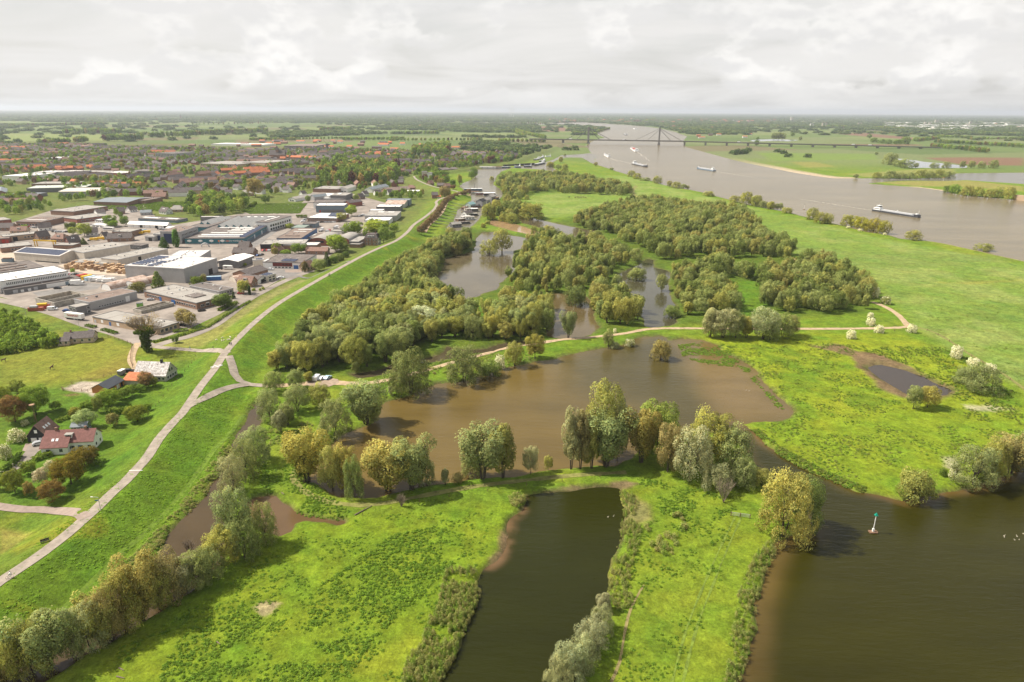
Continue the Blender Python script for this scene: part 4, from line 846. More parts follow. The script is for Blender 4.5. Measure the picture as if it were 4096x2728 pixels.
# further back
for lab,fr,a,b,c_,kw in [
  ('long row of workshops with grey roofs below the park wood','U',(985,215),(1390,225),(1400,178),dict(h=5,wall=M_BRICK,roofm=M_RGREY)),
  ('white fronted gabled hall in the workshop row below the park wood','U',(1362,215),(1530,218),(1560,172),dict(h=5,wall=M_WHITEW,roofm=M_RGREY,roof='gable',rise=2.4,ridge='v',feats=[('win','f',3,.1,.9,.1,.4)])),
  ('gabled barn with a pale slate roof beside the white fronted hall','U',(1800,225),(1920,230),(1970,165),dict(h=4.5,wall=M_WHITEW,roofm=M_RBLUE,roof='gable',rise=3,ridge='v')),
  ('gabled barn with a brown-grey roof above the dike houses','U',(2060,235),(2150,250),(2225,175),dict(h=4.5,wall=M_BRICK,roofm=M_RBROWN,roof='gable',rise=3.5,ridge='v')),
  ('white walled bungalow with a grey roof by the green field','U',(600,372),(710,378),(845,300),dict(h=3.5,wall=M_WHITEW,roofm=M_RGREY,roof='gable',rise=2.2,ridge='v',feats=[('win','f',2,.2,.8,.2,.7)])),
  ('grey gabled barn beside the little white house','U',(940,342),(1010,350),(1038,305),dict(h=4.5,wall=M_GREYP,roofm=M_RBLUE,roof='gable',rise=2.6,ridge='v')),
  ('white industrial hall at the far left of the town','A',(15,757),(205,762),(275,730),dict(yb=800,wall=M_WHITEW,roofm=M_RWHITE)),
  ('pale hall with large show windows, left of a pair','A',(285,727),(460,730),(500,712),dict(yb=757,wall=M_GREYP,roofm=M_RLIGHT,feats=[('door','f',.3,.6,.75,M_NAVY)])),
  ('pale hall with large show windows, right of a pair','A',(480,724),(650,727),(690,710),dict(yb=757,wall=M_GREYP,roofm=M_RLIGHT,feats=[('door','f',.4,.65,.75,M_NAVY)])),
  ('brick red shop row with a white window strip','A',(670,722),(880,726),(910,712),dict(yb=746,wall=M_BRICKR,roofm=M_RGREY,feats=[('band','f',.2,.9,.4,.7,M_WHITEW,'window_strip')])),
  ('brick red block at the right of the shop row','A',(880,726),(1040,736),(1060,716),dict(yb=766,wall=M_BRICKR,roofm=M_RLIGHT)),
  ('dark roofed hall right of the brick red shops','A',(1100,714),(1320,720),(1335,702),dict(yb=746,wall=M_GREYD,roofm=M_RBITU)),
  ('hall with a brilliant white roof deep in the town','A',(385,607),(612,607),(613,592),dict(yb=617,wall=M_GREYP,roofm=M_RWHITE)),
  ('wide hall with a pale green-grey roof at the left','A',(225,866),(735,854),(762,831),dict(h=6,wall=M_GREYD,roofm=mat('pale_green_roof',(0.50,0.53,0.46),.8,.08,.2))),
  ('large gabled hall with a beige roof at the left','A',(500,892),(848,890),(885,858),dict(h=6,wall=M_GREYP,roofm=mat('beige_roof',(0.58,0.53,0.44),.8,.06,.2),roof='gable',rise=2,ridge='u')),
  ('dark long shed behind the beige roofed hall','A',(268,826),(640,824),(655,806),dict(h=5,wall=M_BRICK,roofm=M_RGREY)),
  ('dark gabled shed at the left edge of the town','A',(-40,905),(60,900),(120,862),dict(h=5,wall=M_BRICK,roofm=M_RBLUE,roof='gable',rise=3,ridge='v')),
  ('low grey roofed shed at the left edge beside dark trees','A',(40,920),(280,922),(285,900),dict(h=4,wall=M_GREYD,roofm=M_RBLUE)),
  ('brick farm hall with blue-grey roofs by the orchard','A',(800,978),(1085,986),(1165,942),dict(h=4.5,wall=M_BRICK,roofm=M_RBLUE,roof='gable',rise=2.0,ridge='u')),
  ('second farm hall behind the one by the orchard','A',(1090,965),(1240,970),(1275,940),dict(h=4.5,wall=M_BRICK,roofm=M_RBROWN)),
  ('wide low white warehouse at the far edge of the town','A',(1805,482),(2250,490),(2300,480),dict(h=5,wall=M_WHITEW,roofm=M_RWHITE)),
  ('wide low grey warehouse right of the far white one','B',(290,500),(560,502),(565,482),dict(h=7,wall=M_GREYD,roofm=M_RBROWN)),
  ('brick factory with saw-edged roof line, behind the left houses','E',(150,88),(388,92),(520,46),dict(yb=140,wall=M_BRICK,roofm=M_RBROWN,feats=[('win','f',8,.05,.95,.3,.65),('sky',.1,.3,.9,.4,M_RLIGHT)])),
  ('brick hall with a grey roof right of the brick factory','E',(580,47),(722,66),(935,12),dict(yb=100,wall=M_BRICKR,roofm=M_RGREY,feats=[('win','r',6,.1,.9,.3,.6)])),
  ('low brick hall at the left edge behind the brick factory','E',(-60,82),(105,66),(235,26),dict(h=5,wall=M_BRICKR,roofm=M_RGREY)),
  ('broad flat grey roofed hall beside the orchard','A',(430,1055),(625,1065),(790,1012),dict(h=4.5,wall=M_BRICK,roofm=M_RGREY,feats=[('vent',4)])),
  ('white flat roofed bungalow left of the canvas hall','E',(850,112),(985,128),(1035,112),dict(yb=145,wall=M_WHITEW,roofm=M_RWHITE,feats=[('win','f',3,.1,.9,.2,.7)])),
  ('modern white house among hedges left of the canvas hall','E',(892,70),(958,76),(992,52),dict(yb=102,wall=M_WHITEW,roofm=M_RWHITE,feats=[('win','f',3,.1,.9,.5,.85)])),
  ('grey shed with a pitched roof beside the yellow trucks','S',(1760,105),(2040,112),(2160,62),dict(h=4.5,wall=M_BRICK,roofm=M_RGREY,feats=[('door','f',.8,.95,.7,M_DARK)])),
  ('low flat shed behind the yellow crane','S',(830,318),(1140,322),(1150,285),dict(h=3.2,wall=M_BRICK,roofm=M_RGREY)),
  ('white flat community hall in the middle of the town','B',(668,648),(860,652),(880,622),dict(h=7,wall=M_GREYP,roofm=M_RLIGHT)),
  ('long school building with rows of windows in the town','A',(1710,650),(2030,660),(2060,632),dict(h=8,wall=M_BRICKY,roofm=M_RGREY,feats=[('win','f',16,.02,.98,.55,.8),('win','f',16,.02,.98,.15,.4)])),
  ('flat town block right of the long school','A',(2075,640),(2270,648),(2290,618),dict(h=9,wall=M_BRICKY,roofm=M_RGREY)),
  ('four storey flat with white balconies in the town','A',(1330,562),(1490,566),(1500,548),dict(h=12,wall=M_GREYP,roofm=M_RBITU,feats=[('win','f',12,.02,.98,.75,.92),('win','f',12,.02,.98,.5,.67),('win','f',12,.02,.98,.25,.42)])),
  ('red roofed shed deep in the town','A',(1065,565),(1155,566),(1158,555),dict(h=5,wall=M_BRICK,roofm=M_TILER)),
  ('low hall with a pale roof at the harbour','Rr',(660,185),(800,190),(810,168),dict(h=5,wall=M_WHITEW,roofm=M_RLIGHT)),
  ('dark timber shed on the harbour meadow','Rr',(170,300),(270,312),(330,275),dict(h=4,wall=M_BLACKW,roofm=M_RBITU,roof='gable',rise=3,ridge='v')),
]:
 bld('industrial_building',lab,fr,a,b,c_,**kw)
# houses near the dike
def house(label,fr,x,y,w,d,rz,eave,ridge,wall,roofm,wins=3,chim=1,name='house',group=None,hip=0.0,dorm=0,gablewall=None,sky=0,doors=(),winside='f',front2=0):
 """ridge along local x; (x, y) sees the middle of the front foot"""
 p=at(fr,x,y); a=R(rz)
 root=empty(name,p,a,label,'house',group)
 x0,x1=-w/2,w/2
 MB().prism([(0,-0.4),(d,-0.4),(d,eave),(d/2,ridge if not hip else eave+(ridge-eave)*.5),(0,eave)] if True else [],x0,x1,'x').build('wall',wall,root)
 o=.4; k=(ridge-eave)/(d/2); hp=hip*d/2
 vs=[(x0-o,-o,eave-o*k),(x1+o,-o,eave-o*k),(x1+o,d+o,eave-o*k),(x0-o,d+o,eave-o*k),(x0-o+hp,d/2,ridge),(x1+o-hp,d/2,ridge)]
 vs2=[(q[0],q[1],q[2]+.2) for q in vs]
 rf=MB().add(vs+vs2,[(0,1,5,4)[::-1],(2,3,4,5)[::-1],(1,2,5)[::-1],(3,0,4)[::-1],(6,7,11,10),(8,9,10,11),(7,8,11),(9,6,10),(0,1,7,6),(1,2,8,7),(2,3,9,8),(3,0,6,9)] if hp else
  [(0,1,5,4)[::-1],(2,3,4,5)[::-1],(6,7,11,10),(8,9,10,11),(0,1,7,6),(2,3,9,8),(1,5,11,7),(5,2,8,11),(3,4,10,9),(4,0,6,10)]).build('roof',roofm,root)
 for i in range(chim):
  cx=x0+w*(0.2 if i==0 else 0.8); MB().box(cx-.35,d/2-.35,ridge-.6,cx+.35,d/2+.35,ridge+1.1).build('chimney',M_BRICK,rf)
 for i in range(wins):
  q=x0+w*(i+.5)/wins; f=ubox('window',root,q-.65,-.09,.9,q+.65,.05,2.2,M_WINW); ubox('pane',root,q-.55,-.13,1.0,q+.55,.02,2.1,M_GLASS)
 for sgn in (-1,1):
  X=x0 if sgn<0 else x1
  for yy in (.28,.72):
   ubox('window',root,X-.09,d*yy-.5,.9,X+.09,d*yy+.5,2.1,M_WINW); ubox('pane',root,X-.12,d*yy-.42,1.0,X+.12,d*yy+.42,2.02,M_GLASS)
  if ridge-eave>2.2 and not hip: ubox('window',root,X-.1,d*.5-.5,eave+.35,X+.1,d*.5+.5,eave+1.5,M_WINW); ubox('pane',root,X-.13,d*.5-.4,eave+.45,X+.13,d*.5+.4,eave+1.4,M_GLASS)
 for i in range(dorm):
  q=x0+w*(i+.5)/dorm; zz=eave+(ridge-eave)*.35; yy=d/2*.35
  dm=MB().box(q-1.1,yy-.3,zz-.4,q+1.1,yy+2.0,zz+1.2).build('dormer',M_WINW,rf); MB().box(q-.9,yy-.36,zz+.25,q+.9,yy-.2,zz+1.0).build('dormer_window',M_GLASS,rf); MB().box(q-1.3,yy-.5,zz+1.2,q+1.3,yy+2.2,zz+1.35).build('dormer_roof',M_RGREY,rf)
 al=math.atan(k)
 for i in range(sky):
  q=x0+w*(.4+.16*i); s0=d/2*.5; b_=ubox('roof_window',root,q-.4,s0,eave+s0*k+.22,q+.4,s0+1.0,eave+s0*k+.3,M_WINW if sky>1 else M_GLASS); b_.rotation_euler=(al,0,0)
 for (dx,dw,dh,dm_) in doors: ubox('door',root,x0+w*dx-dw/2,-.12,.0,x0+w*dx+dw/2,.05,dh,dm_)
 return root
# the farm below the dike
fb,w_,d_,h_=bld('farmhouse','old farmhouse with a flaking silvery roof and grey gable','G',(1262,585),(1557,597),(1678,528),yb=650,wall=mat('grey_plaster',(0.42,0.39,0.35),.9,.15,.8),roofm=M_SPECK,roof='gable',rise=4.6,ridge='u',
 feats=[('win','r',4,.08,.92,.25,.75),('win','f',3,.62,.98,.25,.7)],cat='farmhouse')
MB().box(w_*.72,d_/2-.5,h_+3.6,w_*.72+.9,d_/2+.4,h_+5.9).build('chimney',M_BLACKW,fb); ubox('window',fb,w_-.05,d_*.36,h_+.8,w_+.12,d_*.45,h_+2.1,M_GLASS); ubox('window',fb,w_-.05,d_*.55,h_+.8,w_+.12,d_*.64,h_+2.1,M_GLASS)
an=MB().prism([(-5.2,-.3),(-.1,-.3),(-.1,3.6),(-5.2,2.0)],-1.5,w_*.55,'x').build('annex_wall',mat('grey_plaster',(0.42,0.39,0.35)),fb); MB().prism([(-5.6,1.95),(-.12,3.75),(-.12,4.0),(-5.6,2.2)],-2.0,w_*.56,'x').build('annex_roof',M_TILER,an)
bld('stable','long orange timber stable with a dark pitched roof','G',(862,712),(1008,722),(1197,640),yb=760,wall=M_ORANGEW,roofm=mat('slate_sheet',(0.075,0.082,0.092),.6,.1,.6),roof='gable',rise=1.9,ridge='v',feats=[('door','r',.30,.42,.8,M_DARK),('door','r',.55,.63,.85,M_WINW),('door','r',.66,.70,.85,M_WINW),('door','r',.8,.9,.8,M_DARK)]+[('band','f',.02,.98,i/9,i/9+.085,M_ORANGEW,'board') for i in range(9)],cat='stable')
gb,w_,d_,h_=bld('barn','black timber garage barn with two white doors and a brown tiled roof','G',(253,1168),(440,1162),(530,1075),yb=1217,wall=M_BLACKW,roofm=M_TILEB,roof='gable',rise=4.2,ridge='v',feats=[('door','f',.18,.46,.72,M_WHITEW),('door','f',.58,.92,.72,M_WHITEW)],cat='barn')
ubox('window',gb,w_*.42,-.1,h_+1.2,w_*.56,.05,h_+2.4,M_WHITEW)
for i in range(3):
 al=math.atan2(4.2,w_/2); o=ubox('roof_window',gb,w_*.70,d_*(.25+.2*i),h_+4.2*.6+.25,w_*.70+1.1,d_*(.25+.2*i)+.8,h_+4.2*.6+.33,M_WINW); o.rotation_euler=(0,al,0)
house('white farmhouse with a red tiled roof and dormer below the dike','G',660,1306,16.0,7.2,8,3.6,6.6,M_WHITEW,mat('dark_red_tiles',(0.215,0.10,0.085),.85,.18,1.2),wins=6,chim=2,dorm=1,doors=[(.72,1.1,2.1,M_BLUED)])
house('low left wing of the white farmhouse with roof windows','G',522,1340,8.4,6.6,8,2.9,5.4,M_WHITEW,mat('dark_red_tiles',(0.215,0.10,0.085)),wins=2,chim=0,sky=2)
house('small dark glass roofed annex behind the white farmhouse','G',750,1135,5,4,8,2.6,3.6,M_BLUEG,M_RBLUE,wins=2,chim=0)
house('beige bungalow with a dark roof beside the fenced meadow','E',745,1232,13.5,7.5,14,2.8,5.2,mat('beige_render',(0.52,0.42,0.30),.85,.08),M_TILED,wins=4,chim=1)
house('lower front wing of the beige bungalow','E',602,1255,5.0,5.0,14,2.4,3.8,mat('beige_render',(0.52,0.42,0.30)),M_TILED,wins=2,chim=0)
house('brown roofed house with a black gable by the dike street','V',700,778,10.5,7.5,-12,3.2,6.8,M_BRICK,M_TILEB,wins=2,dorm=1,chim=0)
mh=empty('villa',at('U',1905,1108),R(-8),'tall brick villa with a slate mansard roof beside the dike','house')
MB().box(-6,0,-.4,6,9,6.4).build('wall',M_BRICK,mh)
mr=MB().add([(-6.3,-.3,6.4),(6.3,-.3,6.4),(6.3,9.3,6.4),(-6.3,9.3,6.4),(-4.4,1.4,10.2),(4.4,1.4,10.2),(4.4,7.6,10.2),(-4.4,7.6,10.2)],[(0,1,5,4),(1,2,6,5),(2,3,7,6),(3,0,4,7),(4,5,6,7)]).build('roof',M_TILED,mh)
for cx in (-3,3): MB().box(cx-.4,4,10,cx+.4,4.8,11.6).build('chimney',M_BRICK,mr)
for xx in (-2.2,0,2.2): ubox('dormer',mh,xx-.7,.1,7.1,xx+.7,1.6,8.8,M_WINW); ubox('dormer_window',mh,xx-.5,.04,7.3,xx+.5,.2,8.5,M_GLASS)
for zz in (.9,3.9):
 for xx in (-4,-1,2.5,4.8): ubox('window',mh,xx-.6,-.1,zz,xx+.6,.05,zz+1.8,M_WINW); ubox('pane',mh,xx-.45,-.14,zz+.15,xx+.45,.02,zz+1.65,M_GLASS)
ubox('white_gable',mh,5.95,.3,0,6.12,8.7,6.3,M_WHITEW)
for zz in (.9,3.9):
 for yy in (2,4.5,7): ubox('pane',mh,6.05,yy-.5,zz,6.2,yy+.5,zz+1.7,M_GLASS)
# houses between the halls
for (lab,fr,x,y,w,d,rz,e,r_,wl_,rf_,kw) in [
 ('dark roofed house with steep gable beside the grey hall','T',1860,800,9,8,-5,3,7.5,M_BRICK,M_TILED,{}),('long low house with a grey roof right behind the camper','T',1850,880,18,8,-8,2.8,6.4,M_BRICK,M_TILED,dict(sky=1)),
 ('brown house with a hipped roof at the left behind the crane','S',905,268,12,9,-6,3.2,7.0,M_BRICK,M_TILEB,dict(dorm=1,hip=.6)),('dark gabled house left of the hipped brown house','S',710,232,10,8,62,3.2,7.8,M_BRICK,M_TILED,{}),
 ('black gabled house with two roof windows','S',1190,318,10,8,58,3.2,8.0,M_BRICKR,M_TILED,dict(sky=2)),('long dark roofed house with white gable by the yellow trucks','S',1880,262,20,9,12,3.2,7.2,M_BRICK,M_TILED,dict(dorm=1)),
 ('white gabled annex left of the long dark roofed house','S',1690,225,6,6,70,3.2,6.6,M_WHITEW,M_TILED,{}),('white house half hidden by a bright green tree','S',1450,168,10,8,30,3.2,7.2,M_WHITEW,M_TILED,{}),
 ('white house with a dark roof at the left behind the sheds','S',720,92,11,8,40,3.4,7.6,M_WHITEW,M_TILED,{}),('low brown gabled house at the left behind the sheds','S',290,135,14,8,10,2.8,6.4,M_BRICKY,M_TILEB,dict(dorm=1)),('dark house at the far left behind the sheds','S',90,92,13,9,5,3.2,7.0,M_BRICK,M_TILED,{}),
 ('white villa with a dark roof and solar panels by the orchard','T',590,222,12,9,-28,3.0,7.4,M_WHITEW,M_TILED,dict(sky=2)),('white gabled cottage at the orchard edge','T',140,190,9,8,62,3.0,6.6,M_WHITEW,M_TILED,{}),('grey gabled garage house beside the orchard','T',330,240,11,7,15,3.2,5.6,M_GREYP,M_RBLUE,{}),
 ('grey villa with a hipped roof among trees behind the factory','T',810,190,14,10,10,3.0,7.2,M_BRICKY,M_RGREY,dict(hip=.8)),('black gabled house left of the orchard','A',1035,1085,9,8,30,3.2,7.4,M_BRICKR,M_TILED,{}),('bright white house beside the black gabled one','A',875,1108,9,9,50,5.2,8.4,M_WHITEW,M_TILED,{}),
 ('white gabled house below the park wood','U',860,335,8,7,60,4,7.6,M_WHITEW,M_TILED,{}),('dark gabled house by the truck street','U',1770,380,9,8,55,3.2,7.4,M_BRICK,M_TILED,{}),('white gabled house right of the truck street','U',1835,335,9,8,60,3.6,7.4,M_WHITEW,M_TILED,{}),
 ('white cottage behind the dike foot trees','U',2020,318,9,8,35,3.2,7.2,M_WHITEW,M_TILED,{}),('white cottage right of the one behind the dike trees','U',2215,310,8,8,40,3.2,7.2,M_WHITEW,M_TILED,{}),('white house with many windows right above the dike','B',1400,915,17,9,4,4.5,5.6,M_WHITEW,M_RWHITE,dict(wins=7)),
 ('dark roofed villa behind the white house above the dike','B',1380,885,12,9,4,4.5,8.0,M_BRICK,M_TILEB,dict(hip=.7)),('brick house with a red annex on the dike bend','B',1585,950,8,8,10,4.5,8.2,M_BRICKR,M_TILED,{}),('little red roofed annex on the dike bend','B',1618,950,5,5,10,2.5,4.0,M_WHITEW,M_TILER,{}),
 ('dark gabled house near the harbour bank','B',1560,838,9,8,50,3.4,7.4,M_BRICK,M_TILEB,{}),('grey roofed house by the harbour bank','B',1630,855,11,8,-10,3.2,6.6,M_BRICK,M_TILED,{}),('brown house at the harbour corner','B',1700,862,9,8,40,3.4,7.0,M_BRICK,M_TILEB,{}),
 ('red brick barn with half orange roof near the dike','V',1830,268,18,8,0,3.0,5.4,M_BRICK,M_TILEB,dict(chim=0)),('brick cottage with white gable beside the bushes','V',1270,250,8,7,62,3.0,6.0,M_BRICK,M_TILEB,{}),('small gabled house behind the chestnut at the dike foot','V',1750,512,8,8,62,3.0,6.6,M_BRICKY,M_TILEB,{}),
 ('long wooden lodge in the park above the dike','B',1270,828,16,8,0,3.0,5.5,M_BRICKR,M_TILED,{}),('long brown roofed barn beside the orchard trees','A',1360,955,18,9,2,3.4,8.2,M_BRICK,M_TILEB,dict(sky=1)),('large hipped villa in the trees at the town edge','A',2110,930,16,10,5,4,8,M_BRICKY,M_RGREY,dict(hip=.8)),
 ('white house at the town edge left of the large villa','A',1960,925,9,8,20,5,8,M_WHITEW,M_TILED,{}),('low pale roofed house behind the factory trees','A',1880,970,13,9,15,3,6.4,M_BRICKY,M_RGREY,dict(hip=.8))]:
 house(lab,fr,x,y,w,d,rz,e,r_,wl_,rf_,**kw)
# the town
TOWN=poly('W',[(-400,455),(-400,345),(100,332),(330,340),(560,345),(700,342),(860,345),(1000,352),(1170,352),(1195,366),(1090,383),(1000,391),(945,398),(915,432),(800,440),(740,432),(705,440),(640,450),(610,452),(560,440),(430,455),(330,455),(180,462),(0,475)],LAND)
PARK=poly('B',[(590,700),(760,640),(1000,690),(1270,700),(1250,800),(1150,845),(620,840),(560,790)],LAND)
BUSY=[(Vector(o.matrix_world.translation) if False else o.location.copy(),max(o.get('wd',(9,9,5))[:2])) for o in COL.objects if o.type=='EMPTY' and o.get('category') in ('building','house','farmhouse','stable','barn')]
BX=np.array([[p.x,p.y,r*.7+6] for p,r in BUSY])
def free(x,y,r=6.0): return ((BX[:,0]-x)**2+(BX[:,1]-y)**2>(BX[:,2]+r)**2).all()
_hm={}
def house_meshes(w,d,e,r_):
 k=(w,d,e,r_)
 if k not in _hm:
  a=MB().prism([(0,-.4),(d,-.4),(d,e),(d/2,r_),(0,e)],0,w,'x').mesh('wall'); o=.4; kk=(r_-e)/(d/2)
  b=MB().prism([(-o,e-o*kk),(d/2,r_),(d+o,e-o*kk),(d+o,e-o*kk+.25),(d/2,r_+.25),(-o,e-o*kk+.25)],-o,w+o,'x').mesh('roof')
  _hm[k]=(a,b)
 return _hm[k]
_mm={}
def with_mat(me,m):
 k=(me.name,m.name)
 if k not in _mm: c=me.copy(); c.materials.append(m); _mm[k]=c
 return _mm[k]
lots=[]; lo=TOWN.min(0); hi=TOWN.max(0)
trnd=random.Random(5)
for bx_ in np.arange(lo[0],hi[0],120):
 for by_ in np.arange(lo[1],hi[1],95):
  ang=R(trnd.choice([12,15,102,78,-20,35,18,108])); terr_row=trnd.random()<.6; ca2,sa2=math.cos(ang),math.sin(ang)
  rw=-45
  while rw<50:
   xx=-58+trnd.uniform(0,8)
   while xx<58:
    w=trnd.choice([24,30,36]) if terr_row else trnd.choice([10,12,13])
    if xx+w>60: break
    px,py=bx_+xx*ca2-rw*sa2,by_+xx*sa2+rw*ca2
    if trnd.random()<.68: lots.append((px,py,ang,w,9 if terr_row else trnd.choice([8,9]),trnd.choice([5.2,5.4]) if terr_row else trnd.choice([3.2,4.6]),trnd.random()))
    xx+=w+(trnd.uniform(3,7) if terr_row else trnd.uniform(7,13))
   rw+=27 if terr_row else 31
LX=np.array([(l[0],l[1]) for l in lots]); ok=inside(LX[:,0],LX[:,1],TOWN) & ~inside(LX[:,0],LX[:,1],PARK)
lots=[l for l,k in zip(lots,ok) if k and free(l[0],l[1])]
lots=[l for l in lots if abs(math.atan2(l[0],l[1]))<0.72]
lots.sort(key=lambda l: math.hypot(l[0],l[1]))
print('town houses',len(lots))
WALLS=[M_BRICK,M_BRICK,M_BRICKR,M_BRICKY,M_WHITEW]; ROOFS=[M_TILED,M_TILED,M_TILED,M_TILEB,M_TILED,M_TILER]
farv=[[],[]]; farf=[[],[]]; farm=[[],[]]
rowname={0: 'dark',1: 'dark',2: 'dark',3: 'brown',4: 'dark',5: 'red'}
for i,(x,y,a,w,d,e,q) in enumerate(lots):
 wi=int(q*97) % 5; reg=float(vnoise(np.array([x]),np.array([y]),160.0,9)[0]); ri=5 if reg>.74 and q<.7 else int(q*53) % 5
 r_=e+d*.42
 if i<300:
  dist_w='near edge of the town' if math.hypot(x,y)<1050 else 'middle of the town'
  rt=empty('town_house',(x,y,LAND),a,('%s roofed %s in the %s' % (rowname[ri],'terrace of houses' if w>20 else 'house',dist_w)),'house','%s roofed %s, %s' % (rowname[ri],'terraces' if w>20 else 'houses',dist_w))
  m1,m2=house_meshes(w,d,e,r_); link('wall',with_mat(m1,WALLS[wi]),None,rt); rf=link('roof',with_mat(m2,ROOFS[ri]),None,rt)
  for j in range(max(1,w // 12)): ubox('chimney',rf,w*(.2+j*.3),d/2-.4,r_-.3,w*(.2+j*.3)+.7,d/2+.4,r_+1.0,M_BRICK)
 else:
  m1,m2=house_meshes(w,d,e,r_); ca2,sa2=math.cos(a),math.sin(a)
  for t_,me_ in ((0,m1),(1,m2)):
   b0=len(farv[t_])
   for v in me_.vertices: farv[t_].append((x+v.co.x*ca2-v.co.y*sa2,y+v.co.x*sa2+v.co.y*ca2,LAND+v.co.z))
   for p_ in me_.polygons: farf[t_].append(tuple(b0+k for k in p_.vertices)); farm[t_].append(wi if t_==0 else ri)
if farv[0]:
 fv=farv[0]+farv[1]; n0=len(farv[0]); ff=farf[0]+[tuple(n0+k for k in f) for f in farf[1]]; fm_=farm[0]+[5+k for k in farm[1]]
 o=link('far_town_houses',mesh_np('far_town_houses',fv,ff,WALLS+ROOFS,fm_)); tag(o,'mass of further town houses with dark and red roofs',kind='stuff')
# trees
def leaf_mat(name,mode):
 m=bpy.data.materials.new(name); t=nodes_of(m); N=t.nodes; L=t.links
 o=N.new('ShaderNodeOutputMaterial'); d=N.new('ShaderNodeBsdfDiffuse'); tr=N.new('ShaderNodeBsdfTranslucent'); mx=N.new('ShaderNodeMixShader')
 mx.inputs[0].default_value=0.42; L.new(d.outputs[0],mx.inputs[1]); L.new(tr.outputs[0],mx.inputs[2]); L.new(mx.outputs[0],o.inputs[0])
 a=N.new('ShaderNodeAttribute'); a.attribute_name='tint'; oi=N.new('ShaderNodeObjectInfo')
 v=N.new('ShaderNodeVectorMath'); v.operation='MULTIPLY'; L.new(a.outputs['Color'],v.inputs[0])
 if mode=='object': L.new(oi.outputs['Color'],v.inputs[1])
 elif mode=='plain': v.inputs[1].default_value=(1,1,1)
 else:
  r=N.new('ShaderNodeValToRGB'); L.new(oi.outputs['Random'],r.inputs[0]); cr=r.color_ramp; cr.interpolation='LINEAR'
  while len(cr.elements)<len(mode): cr.elements.new(0.5)
  for e,(p,c) in zip(cr.elements,mode): e.position=p; e.color=(*c,1)
  L.new(r.outputs[0],v.inputs[1])
 k=N.new('ShaderNodeVectorMath'); k.operation='MULTIPLY'; L.new(v.outputs[0],k.inputs[0]); k.inputs[1].default_value=(1.21,1.19,0.98)
 L.new(k.outputs[0],d.inputs[0]); L.new(k.outputs[0],tr.inputs[0]); return m
GREYG=(0.29,0.325,0.135); OLIVE_T=(0.335,0.34,0.105); YELT=(0.40,0.375,0.115); BRNT=(0.31,0.285,0.11); DKG=(0.16,0.20,0.06); SILV=(0.37,0.38,0.22)
BRIGHT=(0.23,0.34,0.055); MIDG=(0.17,0.25,0.055); COPPER=(0.12,0.05,0.04); TAN=(0.325,0.285,0.125)
M_LEAF=leaf_mat('leaves','object'); M_BLOS=leaf_mat('blossom','plain')
M_WOODLEAF=leaf_mat('wood_leaves',[(0.0,DKG),(0.3,(0.235,0.275,0.095)),(0.6,GREYG),(0.8,OLIVE_T),(1.0,BRNT)])
M_TOWNLEAF=leaf_mat('town_leaves',[(0.0,(0.09,0.15,0.04)),(0.25,MIDG),(0.5,BRIGHT),(0.75,(0.23,0.28,0.07)),(0.9,(0.29,0.25,0.09)),(1.0,COPPER)])
M_BARK=mat('bark',(0.085,0.066,0.048),0.95,0.25,2.0)
M_BARKL=mat('pale_bark',(0.20,0.155,0.115),0.95,0.2,2.0)
